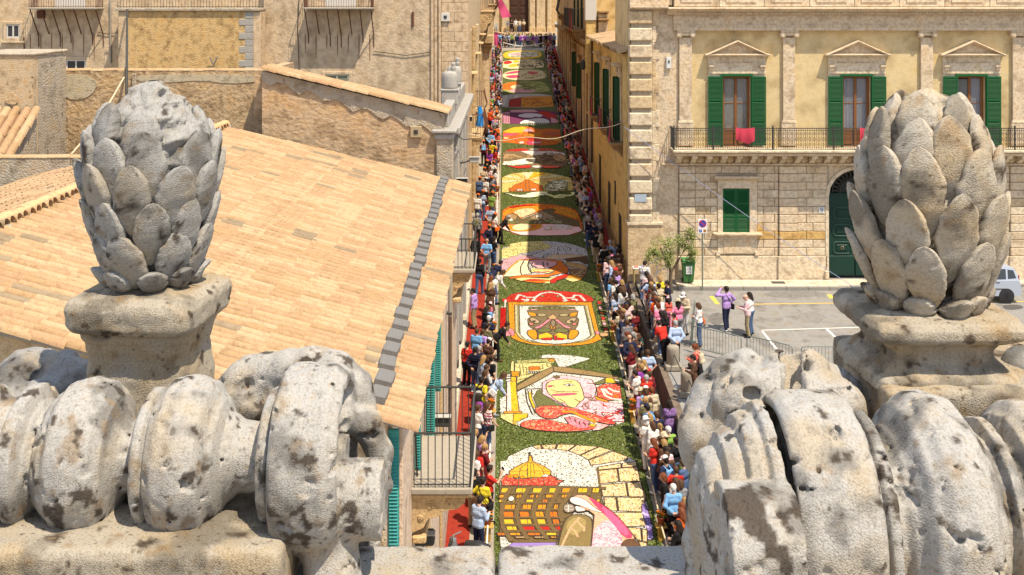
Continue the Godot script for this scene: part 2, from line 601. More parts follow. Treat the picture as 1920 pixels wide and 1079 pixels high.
func build_ground() -> void:
	var earth := mat("earth", Color(0.3,0.27,0.22), {"tex": "fbm", "ts": 0.2})
	var b := MB.new()
	var ds := [-60.0,0.0,30.0,60.0,100.0,141.0,250.0,500.0]
	for j in ds.size() - 1:
		b.quad(Vector3(-300, sy(ds[j]) - 0.35,-ds[j]), Vector3(300, sy(ds[j]) - 0.35,-ds[j]), Vector3(300, sy(ds[j + 1]) - 0.35,-ds[j + 1]), Vector3(-300, sy(ds[j + 1]) - 0.35,-ds[j + 1]))
	struct("ground", b.done(), earth)
	var setts := mat("street_setts", Color(0.42,0.38,0.32), {"tex": "sett", "ts": 0.5, "det": "stain", "ds": 0.13, "nrm": "n_fine"})
	var dd := [8.0,30.0,60.0,90.0,120.0,141.0,153.0]
	struct("street", strip(-2.6,6.0, dd, func(d): return sy(d)), setts)
	# pale stone pavement along the houses
	var pale := mat("pale_paving", Color(0.55,0.5,0.42), {"tex": "stone", "ts": 0.3, "det": "stain", "ds": 0.1})
	var pv := setting("pavement", "pale stone slab pavement below the tiled-roof house", "pavement")
	var d := 14.0
	while d < 60.0:
		var w := rnd(0.75,1.05)
		for k in 1:
			obj("paving_slab", slab_on(-2.45 + k * 0.42,-2.03 + k * 0.42 - 0.012, d, d + w - 0.012, sy, 0.1 + rnd(0,0.008), 0.1), pale, pv)
		d += w
	# retaining wall and piazza
	var dark := mat("retaining_stone", Color(0.2,0.16,0.13), {"tex": "stone", "ts": 0.5, "det": "stain", "ds": 0.2, "nrm": "n_stone"})
	var rw := MB.new()
	rw.quad(Vector3(5.72, sy(33) - 0.2,-33), Vector3(5.72, pz(33) + 0.02,-33), Vector3(5.52, pz(53) + 0.02,-53.6), Vector3(5.52, sy(53.6) - 0.2,-53.6))
	rw.quad(Vector3(5.72, pz(33) + 0.02,-33), Vector3(5.97, pz(33) + 0.02,-33), Vector3(5.77, pz(53.6) + 0.02,-53.6), Vector3(5.52, pz(53.6) + 0.02,-53.6))
	rw.quad(Vector3(5.97, pz(33) + 0.02,-33), Vector3(5.97, sy(33) - 0.2,-33), Vector3(5.77, sy(53.6) - 0.2,-53.6), Vector3(5.77, pz(53.6) + 0.02,-53.6))
	var wl := obj("retaining_wall", rw.done(), dark)
	wl.set_meta("kind", "structure")
	tag(wl, "low dark stone wall holding the piazza above the street", "wall")
	var paving := mat("piazza_setts", Color(0.36,0.35,0.335), {"tex": "sett", "ts": 0.7, "det": "stain", "ds": 0.12, "nrm": "n_fine", "nst": 1.2})
	struct("piazza", strip(5.9,60.0, [20.0,40.0,54.0], func(q): return pz(q)), paving)
	# pavement in front of the palazzo, with its kerb
	var walk := mat("walk_tiles", Color(0.62,0.55,0.44), {"tex": "soft", "ts": 0.8, "det": "stain", "ds": 0.2})
	var kerb := mat("kerb_stone", Color(0.3,0.28,0.25), {"tex": "stone", "ts": 0.8})
	var kw := setting("palazzo_pavement", "pale tiled pavement in front of the palazzo", "pavement")
	var x := 7.75
	while x < 27.0:
		var f := 52.1 if x < 15.0 else lerpf(52.1,52.6, clampf((x - 15.0) / 2.0,0,1))
		var x2 := x + 0.5
		var dq := f
		while dq < 53.3:
			obj("paving_tile", slab_on(x, x2 - 0.012, dq, minf(dq + 0.4,53.46) - 0.012, func(q): return pz(52.6), 0.13 + rnd(0,0.004), 0.12), walk, kw)
			dq += 0.4
		x = x2
	x = 7.75
	while x < 27.0:
		var f := 52.1 if x < 15.0 else lerpf(52.1,52.6, clampf((x - 15.0) / 2.0,0,1))
		part_box("kerb_stone", Vector3(x, pz(52) - 0.1,-f + 0.16), Vector3(x + 0.99, pz(52.6) + 0.135,-f + 0.004), kerb, kw, 0.015)
		x += 1.0
	# painted lines on the piazza
	var white := mat("line_white", Color(0.72,0.7,0.66), {"tex": "stain", "ts": 1.5})
	var yellow := mat("line_yellow", Color(0.7,0.5,0.1), {"tex": "stain", "ts": 1.5})
	for q in [[Vector2(1428,620), Vector2(1625,614), 0.09, white], [Vector2(1430,622), Vector2(1462,662), 0.1, white], [Vector2(1550,617), Vector2(1604,668), 0.1, white],
			[Vector2(1415,571), Vector2(1570,569), 0.1, yellow], [Vector2(1334,556), Vector2(1346,571), 0.2, yellow], [Vector2(1326,543), Vector2(1333,543), 0.22, yellow], [Vector2(1543,542), Vector2(1550,542), 0.22, yellow], [Vector2(1555,553), Vector2(1560,560), 0.2, yellow], [Vector2(1860,566), Vector2(1930,566), 0.12, yellow]]:
		var a := on_piazza(q[0])
		var e := on_piazza(q[1])
		var t := (e - a).normalized()
		var n: Vector3 = Vector3(-t.z, 0, t.x).normalized() * float(q[2]) * 0.5
		var up := Vector3(0,0.006,0)
		var lm := MB.new()
		lm.quad(a - n + up, a + n + up, e + n + up, e - n + up)
		struct("road_marking", lm.done(), q[3])
	for q in [[[1430,548,1520,545,1560,552,1500,560,1440,558], 0.75], [[1330,590,1352,585,1366,600,1345,612,1328,604], 0.6], [[1490,588,1540,584,1552,600,1510,606], 0.85], [[1876,573,1908,571,1925,578,1890,583], 0.35], [[1416,640,1440,634,1470,645,1440,655], 0.7]]:
		var poly := PackedVector2Array()
		for j in range(0, q[0].size(), 2):
			var w := on_piazza(Vector2(q[0][j], q[0][j + 1]))
			poly.append(Vector2(w.x, -w.z))
		var pm := MB.new()
		pm.prism(soften(poly, 1), func(v, h): return Vector3(v.x, pz(v.y) + h, -v.y), 0.004,0.0)
		struct("road_patch", pm.done(), mat("road_patch_%d" % int(q[1] * 100), Color(0.3,0.29,0.28) * float(q[1]), {"tex": "sett", "ts": 0.9, "det": "stain", "ds": 0.4}))
	var iron := mat("drain_iron", Color(0.08,0.075,0.07), {"rough": 0.6})
	var dr := thing("drain_grate", "rusty drain grate set in the pale palazzo pavement", "drain", Vector3(12.55, pz(52.6) + 0.14,-52.75))
	for k in 7:
		obj("grate_bar", bx(Vector3(0.03,0.02,0.3), 0.004), iron, dr, Vector3(-0.24 + k * 0.08,0.006,0))
	obj("frame", bx(Vector3(0.62,0.012,0.4)), iron, dr)
	# red cloth runners
	var red := mat("red_runner", Color(0.3,0.035,0.02), {"tex": "fine", "ts": 1.0, "det": "stain", "ds": 0.3, "rough": 1.0})
	var ds2 := []
	for k in 60:
		ds2.append(22.0 + k * 2.0)
	var ra := obj("red_runner", runner(-1.98,-1.28, ds2), red)
	tag(ra, "long red cloth runner on the pavement under the sunny crowd", "carpet")
	var rb := obj("red_runner", runner(4.75,5.42, ds2), red)
	tag(rb, "long red cloth runner under the shaded crowd beside the yellow house", "carpet")
	# the clipped green bed round the flower carpets
	var leaf := mat("leaf_bed", Color(1.15,1.15,1.15), {"tex": "leafy", "ts": 0.55, "det": "leafpatch", "ds": 0.23, "nrm": "n_petal", "rough": 0.8})
	var g := obj("grass_bed", slab_on(-0.36,4.62,29.0,136.2, sy, 0.02,0.02,0.0,-0.0052), leaf)
	g.set_meta("kind", "stuff")
	tag(g, "chopped green leaves strewn between the flower carpets along the street", "greenery")
	var sprig := MB.new()
	sprig.use_c = false
	sprig.tri(Vector3(-0.022,0,0), Vector3(0.022,0,0.004), Vector3(0.004,0.03,-0.02))
	var mm := MultiMesh.new()
	mm.transform_format = MultiMesh.TRANSFORM_3D
	mm.use_colors = true
	mm.mesh = sprig.done()
	mm.instance_count = 60000
	for k in 60000:
		var qd := 29.5 + 60.0 * pow(rng.randf(), 1.7)
		var bs := Basis.from_euler(Vector3(rnd(-0.6,0.6), rnd(0, TAU), rnd(-0.6,0.6))).scaled(Vector3.ONE * rnd(0.7,1.7))
		mm.set_instance_transform(k, Transform3D(bs, Vector3(rnd(-0.33,4.6) - 0.0052 * qd, sy(qd) + 0.02,-qd)))
		var t := rng.randf()
		mm.set_instance_color(k, Color(0.4,0.42,0.32) if t > 0.975 else Color(0.13,0.145,0.032) if t > 0.6 else Color(0.055,0.07,0.013))
	var mi := MultiMeshInstance3D.new()
	mi.name = "leaf_litter"
	mi.multimesh = mm
	mi.material_override = mat("litter", Color.WHITE, {"vc": true, "rough": 0.8})
	mi.set_meta("kind", "stuff")
	g.add_child(mi, true)
func runner(x0: float, x1: float, ds: Array) -> ArrayMesh:
	var b := MB.new()
	for j in ds.size():
		var d: float = ds[j]
		for x in [x0 + 0.03 * nz.get_noise_1d(d * 0.6), x0, x1, x1 + 0.03 * nz.get_noise_1d(d * 0.5 + 40.0)]:
			b.vert(Vector3(x, sy(d) + 0.012,-d))
	for j in ds.size() - 1:
		for q in 3:
			var a := j * 4 + q
			b.i.append_array([a, a + 1, a + 5, a, a + 5, a + 4])
	return b.done(true)
func on_piazza(px: Vector2) -> Vector3:
	var d := F * (20.0 - 6.6 + 0.06 * 53.5) / (px.y + 0.06 * F)
	return Vector3((px.x - 960.0) * d / F, pz(d), -d)
func on_street(px: Vector2) -> Vector3:
	var d := F * 19.35 / (px.y + 0.0967 * F)
	return Vector3((px.x - 960.0) * d / F, sy(d), -d)
# ---------------------------------------------------------------- flower carpets
var art_o := Vector2.ZERO
var art_s := 1.0
var art_n: Node3D
var art_layer := 0
func petals(c: Color, tex := "petal") -> StandardMaterial3D:
	return mat("petals_%s_%s" % [tex, c.to_html(false)], c, {"tex": tex, "ts": 0.45, "nrm": "n_petal", "nst": 0.3, "rough": 0.85})
func ground_pts(a: Array) -> PackedVector2Array: # photo-region points to street coordinates (x, depth)
	var p := PackedVector2Array()
	for j in range(0, a.size(), 2):
		var px := Vector2(a[j], a[j + 1]) / art_s + art_o
		var d := F * 19.35 / (px.y + 0.0967 * F)
		p.append(Vector2((px.x - 960.0) * d / F, d))
	return p
func soften(p: PackedVector2Array, times := 2) -> PackedVector2Array:
	for t in times:
		var q := PackedVector2Array()
		for j in p.size():
			var a := p[j]
			var b := p[(j + 1) % p.size()]
			q.append(a.lerp(b, 0.25))
			q.append(a.lerp(b, 0.75))
		p = q
	return p
func lay(p: PackedVector2Array, mt: Material, top: float, called := "petal_patch") -> void:
	if p.size() < 3 or Geometry2D.triangulate_polygon(p).is_empty():
		return
	var mb := MB.new()
	var o := art_n.position
	mb.prism(p, func(q, h): return Vector3(q.x, sy(q.y) + h, -q.y) - o, top, top - 0.035)
	obj(called, mb.done(), mt, art_n)
# one patch of petals with a dark outline, later patches lie a little higher
func art(pts: Array, c: Color, round := 0, outline := 0.03, tex := "petal") -> void:
	var p := ground_pts(pts)
	if round > 0:
		p = soften(p, round)
	# a ragged hand-laid edge
	art_layer += 1
	var top := 0.03 + art_layer * 0.0004
	if outline > 0.0:
		for q in Geometry2D.offset_polygon(p, outline * 0.5):
			lay(q, petals(lin_c(0.06,0.04,0.025)), top - 0.0002, "dark_outline")
		for q in Geometry2D.offset_polygon(p, -outline * 0.5):
			lay(q, petals(c, tex), top)
	else:
		lay(p, petals(c, tex), top)
func line(pts: Array, c: Color, w: float) -> void:
	var p := ground_pts(pts)
	art_layer += 1
	for q in Geometry2D.offset_polyline(p, w * 0.5, Geometry2D.JOIN_ROUND, Geometry2D.END_ROUND):
		lay(q, petals(c), 0.0302 + art_layer * 0.0004, "petal_line")
func lin_c(r: float, g: float, b: float) -> Color:
	return Color(r, g, b)
func squiggles(x0: float, y0: float, x1: float, y1: float, n: int, c: Color, w: float, size: float, seed_: int) -> void:
	var r := RandomNumberGenerator.new()
	r.seed = seed_
	for k in n:
		var a := Vector2(r.randf_range(x0, x1), r.randf_range(y0, y1))
		var an := r.randf_range(-0.6,0.6) + (PI if r.randf() > 0.5 else 0.0)
		var pts := []
		for s in 5:
			pts.append_array([clampf(a.x, x0, x1), clampf(a.y, y0, y1)])
			a += Vector2(cos(an), sin(an) * 0.4) * size
			an += r.randf_range(-0.9,0.9)
		line(pts, c, w)
func carpet(label: String, ox: float, oy: float, s: float, at: Vector2) -> void:
	art_o = Vector2(ox, oy)
	art_s = s
	art_layer = 0
	var p := on_street(at)
	art_n = thing("flower_carpet", label, "flower carpet", p, 0.0, "flower carpets laid along the street")
func build_carpets() -> void:
	var white := Color(0.56,0.53,0.47)
	var cream := Color(0.6,0.52,0.3)
	var pale := Color(0.58,0.5,0.2)
	var yel := Color(0.62,0.38,0.02)
	var amber := Color(0.58,0.23,0.012)
	var orange := Color(0.55,0.13,0.01)
	var red := Color(0.45,0.02,0.012)
	var pink := Color(0.58,0.3,0.33)
	var hot := Color(0.55,0.08,0.16)
	var brown := Color(0.14,0.09,0.035)
	var tan := Color(0.42,0.26,0.12)
	var olive := Color(0.13,0.13,0.045)
	var dark := Color(0.05,0.035,0.02)
	var lilac := Color(0.26,0.17,0.42)
	# 1: dome behind a woven grille, stone arch
	carpet("flower carpet of an orange dome behind a woven brown grille", 900,820,4.906, Vector2(1060,930))
	art([185,230,245,222,262,185,340,150,420,112,520,82,680,76,850,82,1000,92,1100,100,1220,135,1370,190,1440,232,1460,420,1510,500,1540,620,1560,700,1545,960,1500,1080,200,1080,180,980], white, 0,0.03)
	for q in [[480,92,555,80,575,118,520,118], [565,82,705,75,690,120,580,118], [715,75,885,80,805,135,700,120], [890,82,1090,97,915,175,815,138], [1100,100,1215,132,995,218,925,178], [1225,140,1360,190,1350,222,1020,270,1000,225],
			[1085,285,1295,250,1300,290,1090,312], [1310,250,1440,235,1445,280,1305,290], [1090,320,1260,300,1280,420,1105,440], [1270,300,1450,285,1475,415,1285,420], [1108,450,1340,432,1360,555,1130,555], [1350,430,1480,420,1515,560,1370,560],
			[1140,565,1250,565,1265,690,1210,690,1145,640], [1260,565,1525,570,1500,700,1275,690], [1215,705,1500,705,1540,780,1530,830,1340,835,1290,780], [1350,845,1480,850,1490,970,1450,960], [1490,855,1540,870,1540,980,1495,965], [1455,970,1540,990,1530,1070,1500,1070]]:
		art(q, Color(0.62,0.6,0.52), 0,0.045, "petal_stone")
	art([1480,660,1510,600,1555,700,1590,860,1595,955,1545,960,1540,860,1510,760], lilac, 1,0.03)
	for q in [[1485,690,1545,720,1560,735,1500,730], [1515,830,1585,815,1590,845,1520,850], [1545,920,1592,918,1594,950,1546,955]]:
		art(q, Color(0.5,0.4,0.72), 1,0.0)
	line([1078,290,1100,440,1105,490], brown, 0.07)
	# dome
	art([265,330,330,285,430,240,445,232,452,180,476,180,484,232,500,240,600,285,655,325,645,372,560,382,470,388,370,388,275,358], Color(0.74,0.36,0.03), 0,0.04)
	for q in [[455,235,430,330,440,385], [475,235,495,330,500,385], [445,240,370,300,360,385], [490,240,570,300,600,380], [270,330,460,320,650,330]]:
		line(q, brown, 0.028)
	art([440,250,490,250,500,380,440,380], yel, 0,0.02)
	line([465,250,467,380], brown, 0.022)
	art([195,400,245,350,330,400,450,392,560,385,640,362,720,395,690,408,775,410,720,440,715,462,200,458], Color(0.7,0.7,0.7), 0,0.04, "petal_red")
	for q in [[240,372,290,350,320,375,270,395], [560,370,610,350,640,372,590,385], [300,360,340,352,360,385,320,392], [370,372,405,368,405,395,370,395], [690,340,710,350,700,385,680,372]]:
		art(q, pick([yel, white, amber]), 1,0.02)
	for q in [[355,392,355,455], [400,392,400,455], [470,392,470,455], [580,388,600,455]]:
		line(q, brown, 0.03)
	art([438,158,455,150,472,152,464,168,470,186,446,186,452,170], dark, 0,0.0)
	# the grille
	art([180,468,720,464,1100,475,1155,472,1157,495,1108,497,1135,640,1100,625,1000,560,850,560,770,650,870,700,830,740,740,880,700,1000,300,995,250,930,180,900], brown, 0,0.03)
	var rows := [[505,42, yel, [190,265,325,420,480,590,630,705,750,835,895,985,1030,1095]], [560,30, amber, [172,225,330,380,455,495,510,560,600,690,745,815]], [604,26, yel, [170,205,250,318,420,490,570,620,640,690,1066,1100]], [660,42, amber, [220,320,385,470,525,605,675,715]],
			[730,50, orange, [220,315,370,460,515,595,645,720]], [798,44, yel, [222,318,375,480,520,610,675,735]], [860,36, red, [250,345,400,510,550,650,700,748]], [915,26, yel, [165,235,280,380,445,560,615,710]], [945,16, tan, [330,430,505,635,655,710]]]
	for r in rows:
		var xs: Array = r[3]
		for k in range(0, xs.size(), 2):
			var h: float = r[1] * 0.5
			var sk := 8.0 if r[0] < 700 else -12.0
			var c: Color = r[2]
			if rng.randf() < 0.3:
				c = pick([yel, amber, orange])
			art([xs[k] + sk, r[0] - h, xs[k + 1] + sk, r[0] - h, xs[k + 1], r[0] + h, xs[k], r[0] + h], c, 0,0.035)
			if rng.randf() < 0.6:
				var xm: float = lerpf(xs[k], xs[k + 1], rnd(0.3,0.7))
				line([xm + sk * 0.7, r[0] - h * 0.8, xm, r[0] + h * 0.8], dark, 0.02)
	for q in [[290,480,240,560,205,660,195,760,215,860,290,980], [455,480,400,580,350,660,335,740,370,850,440,960], [605,475,545,580,500,660,490,740,530,850,620,960], [725,475,690,570,640,660,620,740,650,840,710,900], [860,480,820,560,760,640,735,720,760,800], [1010,490,1000,560]]:
		line(q, brown, 0.14)
	for q in [[185,538,820,540], [200,632,760,625], [200,692,860,690], [200,764,830,762], [215,832,750,830], [240,890,730,888]]:
		line(q, brown, 0.09)
	art([255,590,280,565,315,575,312,610,270,615], white, 1,0.02)
	art([770,655,800,635,860,645,880,690,850,715,790,720,765,690], Color(0.25,0.2,0.15), 1,0.03)
	for q in [[790,660,850,662], [785,690,860,692], [815,650,812,715]]:
		line(q, white, 0.025)
	# robe and tablet
	art([1010,1080,1040,860,1050,740,1000,700,880,700,940,640,820,622,830,580,900,553,980,560,1120,640,1250,740,1340,840,1425,950,1440,1080], Color(0.6,0.42,0.4), 0,0.045, "petal_stone")
	art([1010,1075,1042,880,1140,790,1230,800,1300,900,1320,1075], Color(0.68,0.56,0.56), 1,0.0, "petal_pink")
	art([985,562,1120,642,1250,742,1340,842,1420,950,1330,965,1210,800,1060,660], hot, 1,0.0, "petal_pink")
	art([1100,640,1240,740,1390,910,1330,940,1180,780], Color(0.8,0.1,0.2), 1,0.0)
	art([818,602,850,570,960,590,1060,680,1150,728,1040,705,940,660,850,640], white, 1,0.025)
	art([870,655,930,668,990,700,900,715,880,700], white, 1,0.025)
	art([705,1080,745,900,775,800,830,745,900,738,990,745,1035,790,1036,900,1015,1080], Color(0.2,0.14,0.05), 1,0.05)
	art([780,860,840,770,930,762,985,800,960,870,860,950], Color(0.3,0.22,0.08), 2,0.0)
	for q in [[740,1060,790,950,840,850,920,765], [840,860,880,900,900,945], [890,790,930,840,960,860,955,895]]:
		line(q, Color(0.5,0.3,0.16), 0.07)
	art([1300,1010,1350,965,1440,965,1500,1080,1300,1080], Color(0.12,0.06,0.03), 1,0.03)
	art([300,1000,700,998,690,1080,200,1080], lilac, 0,0.02)
	# 2: column and reclining face
	carpet("flower carpet of a yellow column, a brown arch and a red serpent", 910,650,5.994, Vector2(1050,745))
	art([160,600,235,560,240,400,350,400,360,520,590,400,770,298,1300,358,1500,380,1540,600,1570,860,1440,900,1240,960,1000,975,750,970,450,930,370,905,300,890,170,810,165,760], white, 0,0.02)
	art([610,142,640,108,700,100,900,105,1060,122,1190,146,1040,195,900,240,820,236,790,170,760,140,700,138], white, 0,0.02)
	art([330,200,720,190,760,235,560,315,350,430,360,340,330,320], pale, 0,0.035)
	art([345,165,620,150,700,142,770,150,780,190,740,205,640,185,360,200], Color(0.35,0.33,0.12), 0,0.03)
	art([700,150,780,148,785,175,720,180], amber, 0,0.03)
	art([490,235,615,232,615,270,490,280], orange, 0,0.03)
	for k in 6:
		art([480 + k * 26,288,496 + k * 26,286,500 + k * 26,315,484 + k * 26,318], white, 0,0.03)
	for q in [[385,215,395,300,400,330], [420,215,430,310], [460,240,470,330], [640,215,650,260], [690,200,700,240], [360,340,560,310], [365,390,480,360]]:
		line(q, brown, 0.035)
	art([240,405,345,400,350,520,380,740,238,742,240,500], white, 0,0.045)
	art([275,408,342,403,348,520,374,735,292,738,285,500], Color(0.75,0.4,0.02), 0,0.0)
	art([300,172,322,182,322,288,282,288,288,200], pale, 0,0.03)
	art([290,290,380,290,385,348,295,350], amber, 0,0.04)
	art([285,352,345,355,350,400,285,402], yel, 0,0.04)
	for q in [[190,340,290,320,285,342,200,350], [220,390,285,370,285,400,240,402], [230,352,285,350,285,366,232,372]]:
		art(q, white, 0,0.03)
	art([170,772,480,760,480,800,420,830,350,860,370,905,310,890,170,815], pale, 0,0.03)
	art([315,768,480,775,472,810,405,830,390,850,335,860,335,895,312,888], yel, 0,0.03)
	art([210,742,410,742,410,762,200,765], amber, 0,0.03)
	art([350,455,560,330,760,235,900,245,1200,290,1500,345,1490,382,1300,352,1040,322,770,292,590,400,360,510], Color(0.26,0.17,0.07), 0,0.045)
	line([760,238,770,290], dark, 0.04)
	art([540,590,580,510,640,490,640,550,720,560,780,640,880,692,700,690,580,690], olive, 0,0.03)
	for q in [[450,500,470,640,530,780], [480,510,500,620,560,760], [520,500,520,600,570,710], [440,490,560,490,630,480]]:
		line(q, dark, 0.05)
	line([500,530,510,600,550,700], yel, 0.08)
	art([640,420,720,380,800,340,950,345,1100,370,1200,390,1250,480,1230,580,1390,640,1550,660,1566,860,1400,855,1200,775,1040,720,900,690,640,545], Color(0.66,0.6,0.6), 0,0.04, "petal_pink")
	art([680,430,760,390,960,375,1055,410,1100,520,1120,600,1050,650,1010,712,900,680,800,620,740,570,690,520], pale, 1,0.04)
	art([740,555,820,545,1020,535,1030,555,860,568,760,570], hot, 1,0.03)
	for q in [[700,460,760,450,780,470], [860,450,940,430,1010,455], [880,405,990,410], [760,530,1050,520], [740,500,800,520,900,515], [1000,600,1060,640], [820,600,900,640]]:
		line(q, brown, 0.04)
	art([880,440,950,432,1000,450,930,465], white, 1,0.03)
	art([930,440,960,440,955,460,930,458], dark, 1,0.0)
	art([700,455,750,450,750,470,705,472], hot, 1,0.02)
	art([760,345,830,340,840,370,780,380], brown, 1,0.03)
	for q in [[1090,530,1200,560,1180,600,1120,590], [850,640,900,650,930,690,880,680], [1090,660,1170,660,1160,720,1100,725]]:
		art(q, pink, 1,0.03)
	art([1255,480,1330,440,1512,438,1535,610,1390,622,1260,580], Color(0.9,0.9,0.9), 0,0.04, "petal_red")
	for q in [[1310,490,1350,570,1430,605,1530,612], [1340,490,1380,540,1430,560], [1380,480,1440,515,1510,525]]:
		line(q, white, 0.11)
	art([1440,560,1500,570,1500,590,1440,590], orange, 0,0.0)
	art([1230,560,1260,590,1380,625,1390,645,1280,625,1235,605], amber, 1,0.03)
	art([1350,370,1420,368,1495,430,1350,422], yel, 0,0.03)
	art([1220,430,1340,375,1350,425,1260,445], olive, 0,0.03)
	art([550,740,575,705,620,685,760,680,950,700,1200,770,1480,870,1440,902,1200,850,1000,762,850,785,790,832,640,822], Color(0.95,0.95,0.95), 1,0.045, "petal_red")
	art([640,730,720,720,740,745,690,765,650,760], tan, 1,0.02)
	line([860,748,980,752,1080,800,1200,850,1240,870], amber, 0.13)
	art([385,900,420,868,480,850,640,835,760,850,850,880,1000,900,1290,900,1250,945,1000,975,750,972,560,955,430,930], Color(0.95,0.95,0.95), 1,0.045, "petal_red")
	art([500,890,540,872,575,890,560,910,520,912], tan, 1,0.02)
	art([890,820,960,800,1170,862,1150,940,1060,940,940,890], pink, 0,0.03, "petal_pink")
	for q in [[940,810,960,840], [1000,830,1020,870], [1060,860,1060,900], [1100,870,1130,910]]:
		line(q, dark, 0.05)
	art([1180,880,1250,900,1230,925,1170,910], yel, 1,0.03)
	art([1300,760,1430,770,1440,800,1340,810], white, 1,0.04)
	art([1330,775,1400,780,1400,795,1350,797], pink, 1,0.03)
	art([1270,880,1400,905,1290,955,1200,965], white, 0,0.02, "petal_pink")
	squiggles(1080,420,1250,800,14, brown, 0.03,26,7)
	squiggles(1300,660,1550,850,10, red, 0.04,26,8)
	# 3: framed tree
	carpet("flower carpet of a dark tree in an orange and white frame", 920,530,7.385, Vector2(1040,600))
	art([150,235,215,232,240,200,300,170,380,150,650,125,800,120,960,125,1240,150,1330,180,1400,210,1432,250,1400,278,160,278], red, 0,0.04, "petal")
	for q in [[350,245,390,180,440,190,500,215,620,215,700,160,820,142,950,165,1030,225,1140,222,1160,185,1240,190,1310,265], [430,240,470,250,520,240,510,265,460,268], [620,225,580,260,640,268], [1000,225,1060,262,1000,268], [1120,245,1180,240,1200,262]]:
		line(q, white, 0.12)
	for q in [[680,195,720,180,745,200,715,215], [900,195,940,180,960,205,920,212]]:
		art(q, tan, 1,0.04)
	art([135,360,212,360,218,740,150,770,125,640], red, 0,0.03, "petal_red")
	art([160,690,320,670,320,740,200,760], pink, 0,0.03, "petal_pink")
	line([150,350,205,345,205,250], white, 0.1)
	art([215,300,250,290,255,655,220,655], olive, 0,0.04)
	art([240,282,1400,285,1500,690,1535,800,1420,850,1300,872,1150,886,740,886,560,868,400,830,285,775,258,660], amber, 0,0.04)
	art([240,650,320,650,330,740,300,760,265,720], pink, 1,0.03, "petal_pink")
	art([1440,690,1500,680,1515,730,1460,735], pink, 1,0.03, "petal_pink")
	art([330,318,1345,322,1452,745,1410,785,1300,830,1250,840,900,876,540,840,400,780,340,700], Color(0.2,0.18,0.08), 0,0.04)
	for q in [[352,325,360,700,430,780,560,830], [1330,330,1425,740,1380,785,1240,832]]:
		line(q, Color(0.45,0.4,0.22), 0.09)
	art([395,335,1290,335,1385,750,1300,805,1100,850,900,864,700,850,470,790,408,735], white, 0,0.04)
	art([530,350,700,345,850,335,1000,345,1160,350,1150,385,1212,405,1195,490,1222,520,1210,600,1150,700,1142,800,650,800,640,700,520,610,510,520,560,480,500,405,545,380], Color(0.17,0.12,0.06), 0,0.035)
	for k in 9:
		var x := 560.0 + k * 72.0
		art([x - 40,372, x - 20,348, x + 18,346, x + 42,368, x + 20,385, x - 18,388], olive, 1,0.04)
	for sgn in [-1.0,1.0]:
		var fx := func(a: Array) -> Array:
			var r := a.duplicate()
			for j in range(0, a.size(), 2):
				r[j] = 862.0 + sgn * (a[j] - 862.0)
			return r
		art(fx.call([590,642,700,600,800,515,855,520,800,560,700,640,640,655]), pink, 1,0.04, "petal_pink")
		art(fx.call([505,430,560,425,622,440,640,480,560,487]), amber, 1,0.04)
		art(fx.call([495,722,520,672,590,668,642,685,655,800,580,806]), amber, 1,0.05)
		art(fx.call([660,742,780,705,862,750,862,770,780,800,660,796]), yel, 0,0.04)
		art(fx.call([700,790,780,778,850,782,850,812,720,812]), red, 0,0.03)
		art(fx.call([800,590,850,612,862,665,838,668,830,620]), amber, 1,0.03)
		art(fx.call([640,450,740,440,790,470,720,490,650,478]), Color(0.3,0.25,0.12), 1,0.05)
		art(fx.call([520,510,600,500,700,560,640,590,570,560]), Color(0.36,0.26,0.15), 1,0.05)
		art(fx.call([575,545,615,535,630,560,590,568]), dark, 1,0.0)
		art(fx.call([525,570,600,575,590,610,535,605]), Color(0.5,0.15,0.12), 1,0.04)
		art(fx.call([530,385,600,385,660,380,640,395,560,400]), pink, 1,0.03)
		art(fx.call([640,665,760,640,840,660,840,700,660,710]), olive, 1,0.05)
	art([862,450,920,500,905,525,820,525,790,500], tan, 0,0.04)
	art([830,560,862,530,900,555,895,610,862,640,838,610], Color(0.22,0.16,0.1), 1,0.04)
	art([868,752,920,752,908,812,880,812], red, 0,0.04)
	for k in 6:
		var y := 270.0 + k * 74.0
		var x := 1470.0 + k * 18.0
		art([x, y, x + 60, y + 5, x + 70, y + 40, x + 10, y + 45], pick([red, orange, pink]), 1,0.05, "petal")
		art([x + 5, y + 48, x + 70, y + 46, x + 76, y + 70, x + 12, y + 70], pick([olive, tan]), 1,0.04)
	art([1500,715,1620,710,1640,760,1520,770], tan, 1,0.04)
	# 4: shells and ribbons
	carpet("flower carpet of cream shells, pink cloth and orange ribbons", 920,440,8.348, Vector2(1030,495))
	art([165,240,200,210,290,195,300,155,450,122,640,112,800,108,1000,118,1200,142,1360,185,1500,235,1528,330,1530,480,1500,600,1450,690,1240,700,600,660,170,620], Color(0.46,0.44,0.46), 0,0.03)
	art([168,240,290,200,300,158,450,125,640,115,800,112,960,190,900,235,700,260,450,320,345,385,172,385], pale, 0,0.03)
	for q in [[200,245,280,240,400,245,460,230], [240,270,245,295,350,300,390,285], [180,330,300,345,350,370], [300,205,460,180,470,130], [480,205,610,190,600,140], [620,205,790,200,760,130], [480,250,700,225,920,220], [500,270,640,250,800,240]]:
		line(q, Color(0.3,0.25,0.08), 0.045)
	art([165,425,350,350,560,335,800,378,560,410,440,425,290,520,170,605], pink, 0,0.03)
	for q in [[450,300,560,340,800,380], [820,370,840,330,930,300], [950,390,1000,350,1060,290], [560,330,640,340,690,300,800,280]]:
		line(q, Color(0.15,0.13,0.13), 0.06)
	art([1040,235,1080,195,1200,190,1260,240,1240,262,1150,250,1060,258], Color(0.5,0.5,0.5), 1,0.05)
	for k in 6:
		line([1075 + k * 32,205 + absf(k - 2.5) * 6,1075 + k * 32,240], Color(0.2,0.2,0.2), 0.05)
